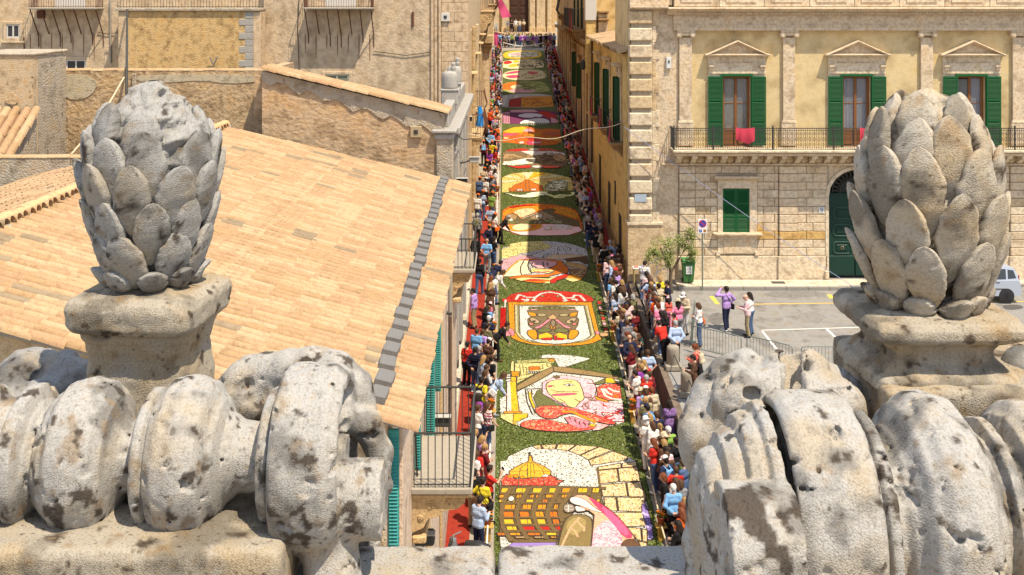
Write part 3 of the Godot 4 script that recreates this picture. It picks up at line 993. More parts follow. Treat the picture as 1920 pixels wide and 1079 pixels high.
	art([800,380,1000,320,1200,320,1500,340,1500,380,1200,400,1000,405], Color(0.5,0.36,0.24), 0,0.04)
	art([1150,392,1300,372,1510,345,1525,470,1480,480,1400,430,1200,435], Color(0.1,0.045,0.02), 0,0.03)
	art([1150,440,1300,450,1490,490,1520,560,1460,560,1250,530,1180,500], Color(0.42,0.25,0.1), 1,0.04)
	art([1220,545,1460,565,1510,570,1500,640,1440,690,1240,625], Color(0.22,0.1,0.04), 0,0.03)
	squiggles(1230,560,1500,680,16, Color(0.5,0.35,0.2), 0.05,18,21)
	art([190,668,250,590,320,520,440,420,600,420,600,560,640,620,480,655,300,672], Color(0.6,0.54,0.36), 0,0.03)
	for q in [[520,425,470,520,465,600,490,655], [600,425,580,500,600,570,640,620]]:
		line(q, dark, 0.06)
	line([190,660,320,515,440,418,540,400], amber, 0.1)
	art([600,430,660,415,820,412,940,425,1050,436,1030,490,950,525,860,545,740,540,650,500], pink, 0,0.04)
	for q in [[610,460,660,455,640,490,660,520], [820,440,830,520,860,545], [885,450,895,505], [660,500,700,520,720,540]]:
		line(q, dark, 0.06)
	art([480,405,620,395,800,400,960,412,1130,428,1140,440,1050,445,800,412,620,418], orange, 0,0.03)
	art([1040,448,1130,432,1140,480,1220,545,1205,620,1100,622,960,660,830,672,1000,600,900,560,1020,495], orange, 0,0.04)
	art([620,540,760,548,940,560,1000,585,900,625,760,600,640,610], pale, 0,0.04)
	for q in [[700,560,900,570,1180,520], [720,590,820,610,960,590], [660,570,700,600,760,610], [800,590,920,590]]:
		line(q, pick([dark, orange, red]), 0.06)
	art([280,692,500,655,840,640,1000,640,900,680,620,690,440,700,300,706], orange, 0,0.02)
	art([370,712,500,690,760,700,900,705,1040,665,1020,700,940,740,700,720,480,745], pale, 0,0.03)
	art([500,738,620,715,820,722,940,735,930,772,720,774,560,755], orange, 0,0.03)
	art([530,735,640,712,800,720,860,735,640,745], red, 1,0.02)
	art([1030,682,1180,630,1245,640,1170,695,1040,735,1010,775,930,772,940,725], red, 0,0.03)
	art([1180,690,1250,640,1340,655,1445,700,1400,735,1250,705], amber, 0,0.03)
	art([1140,702,1250,692,1410,728,1330,752,1260,757], pale, 1,0.03)
	art([850,760,920,752,930,774,850,776], pale, 0,0.0)
	# 5: mountain under a fiery sky
	carpet("oval flower carpet of a dark mountain and hut under orange clouds", 920,305,7.195, Vector2(1020,412))
	art([155,655,220,610,300,585,500,562,650,562,800,570,1050,610,1140,640,1185,690,1250,880,1240,935,1160,970,1050,992,700,998,400,990,300,965,220,925,150,900,155,830], orange, 0,0.03)
	art([200,650,300,610,480,590,640,590,700,640,600,660,420,640,280,680,170,740,165,690], amber, 1,0.0)
	art([240,600,420,575,620,570,600,590,420,600,260,630], red, 1,0.0, "petal_red")
	art([290,680,400,632,560,622,620,665,540,700,440,745,380,740,360,700], cream, 1,0.0)
	art([860,600,1050,625,1170,690,1200,770,1050,730,900,690,830,640], amber, 1,0.0)
	art([180,780,200,730,290,690,370,730,400,765,560,700,690,665,720,640,800,625,870,640,845,690,1050,745,1190,795,1205,872,980,842,700,832,400,842,180,830], Color(0.13,0.09,0.04), 0,0.03)
	art([205,735,240,705,285,698,350,715,362,735,345,772,235,780], Color(0.35,0.22,0.1), 0,0.05)
	art([235,765,300,760,310,800,240,800], white, 1,0.03)
	art([520,750,690,672,850,750,760,770,560,770], Color(0.3,0.2,0.12), 0,0.05)
	art([610,715,700,705,700,750,610,752], white, 0,0.04)
	for q in [[420,765,690,668,860,752], [640,715,640,750], [670,712,670,750]]:
		line(q, Color(0.6,0.5,0.4), 0.05)
	squiggles(220,780,960,835,34, Color(0.18,0.22,0.06), 0.07,14,31)
	squiggles(520,770,960,830,16, white, 0.04,9,32)
	art([150,900,220,860,420,838,640,850,720,845,980,846,1150,880,1200,880,1235,935,1050,992,700,998,400,988,225,930], Color(0.8,0.5,0.5), 0,0.02)
	art([200,880,280,850,520,848,700,842,690,900,560,940,340,950,240,925], amber, 1,0.0)
	art([275,892,330,850,420,838,520,855,560,880,480,925,340,932], cream, 1,0.02)
	art([520,870,620,852,640,880,560,900], orange, 1,0.0)
	art([700,900,800,860,1000,846,1150,885,1000,915,900,890,780,925], Color(0.6,0.55,0.55), 1,0.02)
	squiggles(710,870,1100,940,12, tan, 0.07,20,33)
	# 6: castle and dragon
	carpet("flower carpet of yellow sun rays over an orange hall", 920,305,7.195, Vector2(1010,348))
	art([152,210,200,185,300,152,460,138,560,133,800,150,900,170,1000,192,1088,214,1122,380,1000,386,740,402,700,396,250,402,150,410], Color(0.6,0.46,0.14), 0,0.03)
	for q in [[490,235,190,200,230,172], [490,240,155,250,155,290], [495,235,420,140,580,134], [500,235,880,165,980,190], [500,240,1090,240,1095,270]]:
		art(q, Color(0.62,0.56,0.33), 0,0.0)
	art([500,233,580,134,730,142,740,165], yel, 0,0.0)
	for q in [[490,235,320,152], [490,238,155,208], [490,240,155,290], [500,235,730,143], [505,238,1090,222], [505,240,1095,275]]:
		line(q, amber, 0.09)
	art([245,355,290,340,300,322,340,300,430,268,480,240,515,240,600,285,690,315,705,345,712,382,660,394,250,402], orange, 0,0.05)
	for q in [[480,250,470,320,480,395], [510,250,520,320,520,390], [300,330,690,325], [260,355,700,350], [430,275,360,320], [590,285,660,320]]:
		line(q, brown, 0.06)
	art([340,368,430,364,430,386,340,390], Color(0.6,0.55,0.5), 0,0.05)
	art([545,362,620,360,620,380,545,384], Color(0.6,0.55,0.5), 0,0.05)
	for k in 5:
		art([262 + k * 42,372,278 + k * 42,370,280 + k * 42,398,264 + k * 42,400], brown, 0,0.0)
	art([730,380,740,310,800,270,900,240,1010,225,1045,300,1000,380,800,400], Color(0.45,0.45,0.3), 1,0.04)
	squiggles(740,240,1030,395,40, Color(0.1,0.1,0.04), 0.07,20,41)
	squiggles(740,250,1020,390,14, Color(0.75,0.75,0.6), 0.09,18,42)
	art([150,415,300,440,420,455,520,420,640,405,760,405,780,440,640,470,500,488,300,470,280,450], Color(0.72,0.74,0.5), 1,0.04)
	squiggles(300,425,740,470,14, olive, 0.06,20,43)
	line([760,440,860,470,940,450,1050,460,1110,445,1120,420,1090,415], Color(0.7,0.72,0.35), 0.2)
	line([850,485,920,480,1000,478], Color(0.7,0.72,0.35), 0.2)
	# 7 to 9
	carpet("flower carpet of brown mosaic scenes with red and white edges", 920,195,8.3, Vector2(1000,298))
	art([185,770,230,735,320,705,500,690,780,690,960,705,1120,745,1165,790,1200,900,1190,950,1130,985,1000,1012,500,1016,250,975,180,955], Color(0.2,0.13,0.07), 0,0.03)
	art([215,742,300,712,500,695,590,715,570,740,400,746], red, 0,0.02)
	art([590,705,780,692,950,706,1110,745,900,735,720,738], Color(0.7,0.7,0.7), 0,0.02, "petal_red")
	art([600,710,640,700,730,700,770,715,700,728,630,726], white, 1,0.02)
	art([460,742,640,735,800,745,960,740,1150,770,1180,850,1000,800,850,790,640,810], Color(0.7,0.62,0.58), 0,0.03)
	art([200,790,300,780,520,830,480,850,300,810,210,850], tan, 1,0.03)
	squiggles(210,790,760,860,24, tan, 0.09,24,51)
	art([960,780,1150,790,1180,900,1060,905,980,870], tan, 1,0.03)
	squiggles(800,770,1170,930,30, Color(0.1,0.06,0.03), 0.1,24,52)
	art([182,955,190,910,300,905,420,880,560,855,700,850,690,930,560,945,350,970], Color(0.85,0.8,0.6), 0,0.03)
	squiggles(200,870,680,960,22, Color(0.3,0.22,0.1), 0.07,24,53)
	art([240,975,420,985,600,965,640,985,600,1005,420,1016], red, 0,0.02)
	art([620,985,700,970,840,975,820,1000,700,1012], white, 1,0.02)
	art([760,970,1130,985,1000,1010,840,1012], Color(0.9,0.9,0.9), 0,0.02, "petal_red")
	carpet("flower carpet of orange and yellow swirls with magenta bands", 920,195,8.3, Vector2(1000,255))
	art([190,440,260,400,350,370,480,356,600,360,760,400,900,390,1080,405,1105,600,1000,640,800,650,600,645,300,612,170,590,200,530,190,500], orange, 0,0.02)
	art([190,440,350,372,500,358,560,380,500,450,330,455], yel, 0,0.0)
	art([500,410,600,385,690,425,600,440,520,440], pink, 1,0.0)
	art([195,470,420,458,430,490,300,500,200,505], hot, 0,0.0)
	art([200,520,310,530,260,550,200,545], cream, 1,0.0)
	art([430,460,640,465,780,440,790,500,600,520,420,490], amber, 1,0.0)
	art([560,540,640,520,700,560,600,590], red, 1,0.0)
	art([540,600,640,580,780,550,790,640,600,645], hot, 0,0.0, "petal_pink")
	art([450,590,520,590,510,625,440,620], white, 1,0.0)
	art([640,600,790,590,790,615,650,620], white, 1,0.0)
	art([870,530,1000,505,1095,560,1100,600,960,570], yel, 1,0.0)
	art([800,440,960,430,1080,440,1080,480,900,500,820,480], Color(0.4,0.1,0.04), 1,0.0)
	squiggles(200,460,1090,630,26, Color(0.5,0.08,0.03), 0.1,40,54)
	carpet("purple flower carpet with a pale fish above a white dome", 920,195,8.3, Vector2(1000,219))
	art([180,150,300,95,680,88,860,110,1020,125,1055,300,900,330,310,315,185,305], Color(0.16,0.03,0.09), 0,0.03)
	art([180,140,296,128,300,312,185,306], pink, 0,0.04)
	for k in 4:
		line([195 + k * 26,150,200 + k * 26,300], Color(0.25,0.06,0.12), 0.08)
	art([300,102,500,92,680,92,745,130,500,138,310,136], pink, 0,0.03)
	art([720,130,860,118,1030,190,1030,220,900,235,800,170], red, 0,0.03)
	art([410,182,520,155,640,148,780,165,825,188,760,214,560,222,450,208], Color(0.68,0.62,0.66), 1,0.03)
	art([445,300,500,265,600,240,720,225,830,232,910,258,925,320,700,328,480,325], Color(0.64,0.62,0.6), 1,0.03)
	for k in 14:
		line([500 + k * 30,325,505 + k * 30,300], olive, 0.12)
	line([640,240,700,205,740,230], dark, 0.15)
	art([930,212,1000,235,1050,262,1050,300,940,305], pink, 0,0.03)
	# 10 to 14
	carpet("flower carpet of a dark red and an amber block", 880,0,5.264, Vector2(985,190))
	art([325,945,480,928,700,930,820,948,838,1056,640,1068,320,1062], Color(0.4,0.38,0.36), 0,0.03)
	art([325,948,378,945,350,1045,322,1048], white, 0,0.0)
	art([395,985,510,965,505,1060,385,1060], Color(0.3,0.02,0.01), 0,0.03)
	art([512,962,640,955,815,952,835,1054,640,1064,510,1062], Color(0.55,0.22,0.02), 0,0.04)
	squiggles(530,965,810,1050,20, Color(0.2,0.06,0.01), 0.12,26,61)
	art([440,950,480,940,480,970,440,972], white, 1,0.0)
	carpet("flower carpet fading from orange red to olive green waves", 880,0,5.264, Vector2(985,162))
	art([328,835,380,815,560,806,720,810,780,850,800,905,600,920,400,918,330,892], Color(0.3,0.32,0.1), 0,0.03)
	art([328,835,400,815,480,812,500,850,440,890,330,890], orange, 0,0.02)
	art([400,850,520,830,500,870,420,885], cream, 1,0.02)
	art([380,890,540,875,680,895,600,918,420,916], pink, 1,0.02)
	squiggles(480,815,780,900,40, Color(0.1,0.12,0.03), 0.12,20,62)
	carpet("oval flower carpet of cream and pink clouds", 880,0,5.264, Vector2(985,141))
	art([325,740,360,710,440,695,580,688,710,695,755,730,770,765,700,785,560,798,420,792,330,770], cream, 1,0.03)
	for q in [[335,730,420,708,500,700,500,720,380,735], [340,755,460,740,520,760,420,780], [560,715,640,705,700,730,600,740]]:
		art(q, hot, 1,0.02, "petal_pink")
	squiggles(520,700,750,780,24, Color(0.25,0.2,0.08), 0.12,24,63)
	carpet("flower carpet of white figures over red and yellow blots", 880,0,5.264, Vector2(985,120))
	art([330,610,400,595,560,588,700,595,735,620,745,665,600,680,400,682,330,670], cream, 0,0.03)
	for q in [[330,615,400,598,430,625,350,640], [400,640,480,630,470,660,380,665], [430,600,490,595,490,620,440,622]]:
		art(q, pick([yel, hot, red]), 1,0.02)
	squiggles(480,595,740,672,40, Color(0.08,0.07,0.04), 0.14,20,64)
	carpet("oval flower carpet with a bright yellow rim, last before the crowd", 880,0,5.264, Vector2(985,102))
	art([328,545,345,522,400,508,560,500,690,505,718,535,710,565,600,582,420,582,345,575], yel, 1,0.03)
	art([370,545,400,522,540,512,670,518,695,540,660,562,520,572,410,568], Color(0.5,0.48,0.36), 1,0.03)
	art([390,535,500,520,520,540,430,555], pink, 1,0.02)
	squiggles(420,515,680,568,26, Color(0.2,0.18,0.1), 0.14,20,65)
# ---------------------------------------------------------------- the palazzo
const PD := 53.5
var pal: Node3D
func fx(x: float) -> float:
	return (x - 960.0) * PD / F
func fy(y: float) -> float:
	return EYE - y * PD / F
# a box on the facade between photo columns and rows, from depth z0 to z1 in front of the wall plane
func pb(called: String, x0: float, y0: float, x1: float, y1: float, z0: float, z1: float, mt: Material, parent: Node = null, bev := 0.0) -> MeshInstance3D:
	var a := Vector3(fx(x0), fy(y1), -PD + z0) - pal.position
	var b := Vector3(fx(x1), fy(y0), -PD + z1) - pal.position
	if parent and parent != pal:
		a -= parent.position
		b -= parent.position
	return part_box(called, a, b, mt, parent if parent else pal, bev)
func profile_x(called: String, x0: float, x1: float, prof: Array, mt: Material) -> MeshInstance3D: # a moulding along x: [[photo row, depth], ...] top to bottom
	var b := MB.new()
	var o := pal.position
	var n := prof.size()
	for j in n - 1:
		var p := Vector2(fy(prof[j][0]), prof[j][1])
		var q := Vector2(fy(prof[j + 1][0]), prof[j + 1][1])
		b.quad(Vector3(fx(x0), q.x, -PD + q.y) - o, Vector3(fx(x1), q.x, -PD + q.y) - o, Vector3(fx(x1), p.x, -PD + p.y) - o, Vector3(fx(x0), p.x, -PD + p.y) - o)
	for side in [x0, x1]:
		for j in n - 1:
			var p := Vector2(fy(prof[j][0]), prof[j][1])
			var q := Vector2(fy(prof[j + 1][0]), prof[j + 1][1])
			b.quad(Vector3(fx(side), q.x, -PD - 0.05) - o, Vector3(fx(side), q.x, -PD + q.y) - o, Vector3(fx(side), p.x, -PD + p.y) - o, Vector3(fx(side), p.x, -PD - 0.05) - o)
	return obj(called, b.done(), mt, pal)
func shutter(parent: Node, at: Vector3, w: float, h: float, turn: float, green: Material, dark: Material) -> void: # leaf hinged at its left edge at `at`, lower corner
	var n := Node3D.new()
	n.name = "shutter"
	parent.add_child(n, true)
	n.position = at
	n.rotation.y = turn
	var f := MB.new()
	for q in [[0.0,0.07], [w - 0.07,0.07]]:
		f.box(Vector3(q[0] + q[1] * 0.5, h * 0.5,0.0), Vector3(q[1], h, 0.05), 0.006)
	for y in [0.05, h * 0.36, h * 0.66, h - 0.05]:
		f.box(Vector3(w * 0.5, y, 0.0), Vector3(w - 0.14,0.1,0.046), 0.006)
	obj("frame", f.done(), green, n)
	var l := MB.new()
	var y := 0.13
	while y < h - 0.12:
		if absf(y - h * 0.36) > 0.07 and absf(y - h * 0.66) > 0.07:
			l.box(Vector3(w * 0.5, y, 0.0), Vector3(w - 0.15,0.012,0.055), 0.0, Basis(Vector3.RIGHT, 0.75))
		y += 0.058
	obj("louvre_slat_lattice", l.done(), green, n)
	obj("backing_board", bx(Vector3(w - 0.15, h - 0.12,0.004)), dark, n, Vector3(w * 0.5, h * 0.5,-0.018))
func build_palazzo() -> void:
	var yellow := mat("palazzo_plaster", Color(0.66,0.53,0.3), {"tex": "soft", "ts": 0.35, "det": "stain", "ds": 0.07, "nrm": "n_fine", "nst": 0.3})
	var stone := mat("palazzo_stone", Color(0.66,0.55,0.41), {"tex": "stone", "ts": 0.22, "det": "stain", "ds": 0.11, "nrm": "n_plaster", "nst": 0.6})
	var stone2 := mat("palazzo_stone_warm", Color(0.62,0.49,0.32), {"tex": "stone", "ts": 0.25, "det": "stain", "ds": 0.12, "nrm": "n_plaster", "nst": 0.6})
	var stone3 := mat("palazzo_stone_pale", Color(0.7,0.61,0.47), {"tex": "stone", "ts": 0.2, "det": "stain", "ds": 0.13, "nrm": "n_plaster", "nst": 0.6})
	var ochre := mat("ochre_stain_stone", Color(0.62,0.42,0.17), {"tex": "stone", "ts": 0.3, "det": "stain", "ds": 0.2})
	var joint := mat("palazzo_joint", Color(0.44,0.37,0.27), {"tex": "fbm", "ts": 0.4})
	var green := mat("shutter_green", Color(0.012,0.1,0.03), {"tex": "soft", "ts": 0.8, "rough": 0.5})
	var gdark := mat("shutter_back", Color(0.008,0.05,0.02), {"rough": 0.7})
	var iron := mat("rail_iron", Color(0.06,0.06,0.055), {"rough": 0.6, "metal": 0.3})
	var glass := mat("window_glass", Color(0.3,0.33,0.35), {"alpha": 0.25, "rough": 0.05, "spec": 0.5})
	var wood := mat("window_wood", Color(0.24,0.1,0.035), {"tex": "fine", "ts": 0.6, "rough": 0.55})
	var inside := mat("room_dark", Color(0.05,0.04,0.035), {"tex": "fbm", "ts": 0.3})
	var curtain := mat("curtain_net", Color(0.42,0.36,0.3), {"tex": "soft", "ts": 1.0})
	var curtain2 := mat("curtain_lilac", Color(0.42,0.4,0.5), {"tex": "soft", "ts": 1.0})
	pal = thing("palazzo", "yellow palazzo with green shutters, long iron balcony and rusticated stone ground floor", "building", Vector3(5.6,6.6,-PD))
	var XR := 2030.0
	# walls, upper storey, with three tall openings
	var op := [[1355.0,1407.0], [1580.0,1632.0], [1795.0,1847.0]]
	var last := 1240.0
	for q in op:
		pb("wall", last, 55, q[0], 285,-0.4,0.0, yellow)
		pb("wall", q[0], 55, q[1], 140,-0.4,0.0, yellow)
		last = q[1]
	pb("wall", last, 55, XR, 285,-0.4,0.0, yellow)
	pb("floor_slab", 1182,276, XR, 292,-7.0,-0.41, inside)
	pb("back_wall", 1182,-40, XR, 540,-7.3,-7.0, stone)
	pb("roof", 1182,-40, XR, -28,-7.0,-0.41, stone)
	pb("side_wall", 1179,-40,1183,540,-7.0,-0.3, yellow)
	pb("room_wall", 1240,60, XR, 276,-2.6,-2.5, inside)
	# entablature and parapet
	profile_x("frieze", 1262, XR, [[28,0.2], [46,0.2], [46.2,0.26], [50,0.26], [50.2,0.3], [57,0.3], [57.2,0.0]], stone)
	profile_x("cornice", 1250, XR, [[13,0.0], [13.5,0.75], [16,0.78], [18.5,0.7], [20,0.62], [22,0.5], [22.5,0.42], [27,0.34], [28.5,0.2], [28.6,0.0]], stone)
	profile_x("cornice", 1180,1251, [[10,0.0], [10.5,0.45], [14,0.46], [17,0.36], [18,0.2], [18.2,0.0]], stone)
	var dn := MB.new()
	var x := 1272.0
	while x < XR:
		dn.box(Vector3(fx(x), fy(24.8), -PD + 0.44) - pal.position, Vector3(0.062,0.1,0.12))
		x += 4.3
	obj("dentil_trim", dn.done(), stone, pal)
	x = 1262.0
	var k := 0
	while x < XR:
		var w := 84.0
		pb("parapet_block", x, -27, x + w - 0.6,12.5,0.02,0.42 + rnd(0,0.02), [stone, stone3][k % 2], null, 0.02)
		pb("parapet_panel", x + 12,-22, x + w - 14,4.5,0.4,0.47, stone3, null, 0.015)
		x += w
		k += 1
	pb("parapet_block", 1180,-27,1260,10,-0.2,0.2, stone, null, 0.02)
	# recessed pier between corner and facade
	pb("pier", 1222,18,1272,535,-0.4,0.02, stone)
	# corner quoins
	pb("corner_core", 1184,18,1222,420,-0.9,0.1, joint)
	var qy := 20.0
	k = 0
	while qy < 415:
		var wq := 1236.0 if k % 2 == 0 else 1230.0
		var st: Material = [stone, stone3, stone2, stone3][rng.randi() % 4]
		pb("quoin_block", 1179, qy + 0.7,1222, minf(qy + 24.5,418), -0.55,0.24, st, null, 0.05)
		pb("quoin_block", 1222.4, qy - 3, wq, minf(qy + 28,418), 0.0,0.075, st, null, 0.02)
		qy += 31.7
		k += 1
	pb("corner_plinth", 1176,420,1241,540,-0.6,0.2, stone2, null, 0.03)
	pb("plinth_cap", 1175,416,1242,421,-0.62,0.26, stone3, null, 0.02)
	var plaque := mat("blue_plaque", Color(0.35,0.42,0.5), {"rough": 0.4})
	pb("street_plaque", 1189,363,1211,377,0.241,0.262, plaque, null, 0.004)
	# pilasters
	for q in [[1273,1297], [1467,1490], [1725,1748], [1897,1920]]:
		pb("pilaster", q[0], 70, q[1], 273,0.0,0.16, stone, null, 0.015)
		pb("pilaster_base", q[0] - 2,226, q[1] + 2,231,0.0,0.2, stone3, null, 0.02)
		pb("pilaster_base", q[0] - 3,231, q[1] + 3,273,0.0,0.19, stone, null, 0.02)
		var mx: float = (q[0] + q[1]) * 0.5
		var c := MB.new()
		var o := Vector3(fx(mx), fy(64), -PD + 0.1) - pal.position
		c.box(o + Vector3(0,0.14,0.05), Vector3(0.86,0.07,0.34), 0.02)
		c.box(o + Vector3(0,0.02,0.05), Vector3(0.6,0.22,0.24), 0.04)
		for s in [-1.0,1.0]:
			var bs := Basis(Vector3.RIGHT, PI / 2)
			c.lathe([[0.03,-0.17], [0.15,-0.16], [0.15,0.16], [0.1,0.17], [0.09,0.2], [0.03,0.2]], o + Vector3(s * 0.32,-0.02,0.05), 12, bs)
		obj("capital", c.done(), stone, pal)
	# windows onto the balcony
	var wi := 0
	for q in op:
		var cx: float = (q[0] + q[1]) * 0.5
		# pediment and surround
		var pd := MB.new()
		var o := pal.position
		var tri3 := [[cx - 61,103], [cx, 75], [cx + 61,103]]
		var ring := func(inset: float, z: float) -> Array:
			return [Vector3(fx(cx - 61 + inset * 2.2), fy(103 - inset * 0.3), -PD + z) - o, Vector3(fx(cx + 61 - inset * 2.2), fy(103 - inset * 0.3), -PD + z) - o, Vector3(fx(cx), fy(75 + inset), -PD + z) - o]
		var steps := [[0.0,0.0], [0.0,0.4], [2.0,0.42], [4.0,0.3], [5.5,0.28], [6.5,0.12]]
		for j in steps.size() - 1:
			var a: Array = ring.call(steps[j][0], steps[j][1])
			var b: Array = ring.call(steps[j + 1][0], steps[j + 1][1])
			for e in 3:
				pd.quad(a[e], a[(e + 1) % 3], b[(e + 1) % 3], b[e])
		var fin: Array = ring.call(6.5,0.12)
		pd.tri(fin[0], fin[1], fin[2])
		obj("pediment", pd.done(), stone, pal)
		pb("pediment_cornice", cx - 60,100.5, cx + 60,105,0.0,0.38, stone, null, 0.02)
		pb("pediment_frieze", cx - 54,105, cx + 54,118,0.0,0.1, stone3, null, 0.01)
		pb("pediment_frieze", cx - 36,115, cx + 36,117,0.1,0.13, stone, null, 0.005)
		pb("lintel", cx - 54,118, cx + 54,138,0.0,0.13, stone3, null, 0.01)
		for s in [-1.0,1.0]:
			var cons := MB.new()
			var co := Vector3(fx(cx + s * 48), fy(127), -PD + 0.13) - o
			cons.lathe([[0.02,-0.13], [0.1,-0.12], [0.1,0.12], [0.02,0.13]], co + Vector3(0,0.08,0.02), 10, Basis(Vector3.FORWARD, PI / 2))
			cons.lathe([[0.02,-0.11], [0.07,-0.1], [0.07,0.1], [0.02,0.11]], co + Vector3(0,-0.08,0.0), 10, Basis(Vector3.FORWARD, PI / 2))
			cons.box(co, Vector3(0.2,0.16,0.12), 0.02)
			obj("console", cons.done(), stone, pal)
			pb("door_surround", cx + s * 26 + (0 if s > 0 else -28), 130, cx + s * 26 + (28 if s > 0 else 0), 277,0.0,0.05, stone3)
		pb("shutter_case", q[0] - 4,139, q[1] + 4,143,0.05,0.16, green, null, 0.01)
		for s in [[q[0] - 3, q[0]], [q[1], q[1] + 3]]:
			pb("shutter_case", s[0], 143, s[1], 277,0.05,0.1, green)
		# glazed door
		var dr := Node3D.new()
		dr.name = "window"
		pal.add_child(dr, true)
		dr.position = Vector3(fx(q[0]), fy(277), -PD - 0.22) - o
		var W := fx(q[1]) - fx(q[0])
		var H := fy(143) - fy(277)
		var fr := MB.new()
		for xx in [0.06, W * 0.5, W - 0.06]:
			fr.box(Vector3(xx, H * 0.5,0.02), Vector3(0.13, H, 0.07), 0.01)
		for yy in [0.05,0.82, H * 0.62, H - 0.05]:
			fr.box(Vector3(W * 0.5, yy, 0.0), Vector3(W - 0.1,0.1 if yy != H * 0.62 else 0.04,0.05), 0.01)
		obj("frame", fr.done(), wood, dr)
		for s in 2:
			obj("door_panel", bx(Vector3(W * 0.5 - 0.22,0.62,0.03), 0.02), wood, dr, Vector3(W * (0.25 + s * 0.5), 0.45,0.0))
			obj("pane", bx(Vector3(W * 0.5 - 0.14, H - 1.0,0.006)), glass, dr, Vector3(W * (0.25 + s * 0.5), 0.85 + (H - 1.0) * 0.5,0.0))
		var cu := MB.new()
		var amp := 0.04
		for s in 2:
			if wi == 2 and s == 0:
				continue
			cu.grid(14,26, func(r, c):
				var t: float = r / 13.0
				var u: float = c / 25.0
				var pull := 1.0
				if wi == 0:
					pull = 0.25 + 0.75 * absf(t - 0.35) / 0.65 if t < 0.35 else 0.3 + 0.7 * pow((t - 0.35) / 0.65,0.8)
				var xx: float = u * W * 0.5 * pull
				return Vector3(xx if s == 0 else W - xx, 0.1 + t * (H - 0.15), -0.16 + amp * sin(u * 26.0 + t * 2.0)))
		obj("curtain", cu.done(true), [curtain, curtain2, curtain2][wi], dr)
		var sh := 129.0 * PD / F
		shutter(pal, Vector3(fx(q[0] - 27.5), fy(272), -PD + 0.115) - o, fx(q[0] - 1) - fx(q[0] - 28), sh, rnd(-0.06,0.0), green, gdark)
		shutter(pal, Vector3(fx(q[1] + 1), fy(272), -PD + 0.15) - o, fx(q[1] + 28) - fx(q[1] + 1), sh, rnd(-0.12,-0.02), green, gdark)
		wi += 1
	# balcony
	pb("balcony_slab", 1256,276, XR, 281,-0.2,1.15, stone3, null, 0.03)
	pb("balcony_slab", 1260,281.3, XR, 288,-0.2,1.0, stone, null, 0.05)
	pb("balcony_beam", 1266,288.2, XR, 306,0.0,0.12, stone2)
	x = 1270.0
	while x < XR:
		var cb := MB.new()
		var o := Vector3(fx(x), fy(297), -PD) - pal.position
		var pts := [Vector2(0.1,-0.22), Vector2(0.36,-0.16), Vector2(0.62,0.02), Vector2(0.86,0.1), Vector2(0.9,0.22), Vector2(0.1,0.22)]
		for j in pts.size():
			var a: Vector2 = pts[j]
			var b: Vector2 = pts[(j + 1) % pts.size()]
			cb.quad(o + Vector3(-0.13, a.y, a.x), o + Vector3(0.13, a.y, a.x), o + Vector3(0.13, b.y, b.x), o + Vector3(-0.13, b.y, b.x))
		for s in [-0.13,0.13]:
			for j in range(1, pts.size() - 1):
				cb.tri(o + Vector3(s, pts[0].y, pts[0].x), o + Vector3(s, pts[j].y, pts[j].x), o + Vector3(s, pts[j + 1].y, pts[j + 1].x))
		obj("corbel", cb.done(), stone3, pal)
		var nc := MB.new()
		nc.lathe([[0.01,-0.1], [0.22,-0.1], [0.24,0.02], [0.2,0.1], [0.01,0.1]], o + Vector3(0.36,0.03,0.16), 12, Basis(Vector3.RIGHT, PI / 2))
		obj("corbel_niche", nc.done(true), stone2, pal)
		x += 27.7
	profile_x("string_course", 1240, XR, [[305,0.12], [305.5,0.24], [308,0.24], [310,0.14], [310.2,0.0]], stone)
	# iron railing
	var rl := MB.new()
	var zr := -PD + 1.05
	for yy in [236.0,240.0,271.0,274.0]:
		rl.box(Vector3((fx(1257) + fx(XR)) * 0.5, fy(yy), zr) - pal.position, Vector3(fx(XR) - fx(1257), 0.035 if yy == 236.0 else 0.02,0.04 if yy == 236.0 else 0.02))
	x = 1258.0
	k = 0
	while x < XR:
		rl.box(Vector3(fx(x), fy(255), zr) - pal.position, Vector3(0.018,0.98,0.018))
		x += 4.1
	obj("railing_lattice", rl.done(), iron, pal)
	var orn := MB.new()
	x = 1262.0
	while x < XR:
		for yy in [246.0,256.0,266.0]:
			var pts := []
			for s in 9:
				var an := TAU * s / 8.0
				pts.append(Vector3(fx(x) + cos(an) * 0.055, fy(yy) + sin(an) * (0.1 if yy == 256.0 else 0.055), zr) - pal.position)
			orn.tube(pts, 0.011,4, false)
		x += 8.2
	obj("railing_ornament_lattice", orn.done(true), iron, pal)
	for px in [1258.0,1330.0,1440.0,1552.0,1660.0,1775.0,1885.0]:
		pb("railing_post", px - 1.3,231, px + 1.3,277,1.02,1.09, iron, null, 0.01)
	var ends := MB.new()
	for s in 9:
		ends.box(Vector3(fx(1257), fy(255), -PD + 0.1 + s * 0.11) - pal.position, Vector3(0.018,0.98,0.018))
	ends.box(Vector3(fx(1257), fy(236), -PD + 0.53) - pal.position, Vector3(0.04,0.035,1.05))
	ends.box(Vector3(fx(1257), fy(274), -PD + 0.53) - pal.position, Vector3(0.02,0.02,1.05))
	obj("railing_lattice", ends.done(), iron, pal)
	# ground floor: backing wall, coursed blocks, window, arched door
	var AX := 1607.0
	pb("backing_wall", 1240,305, AX - 52,535,-0.5,-0.01, joint)
	pb("backing_wall", AX + 52,305, XR, 535,-0.5,-0.01, joint)
	var ar := MB.new()
	var o2 := pal.position
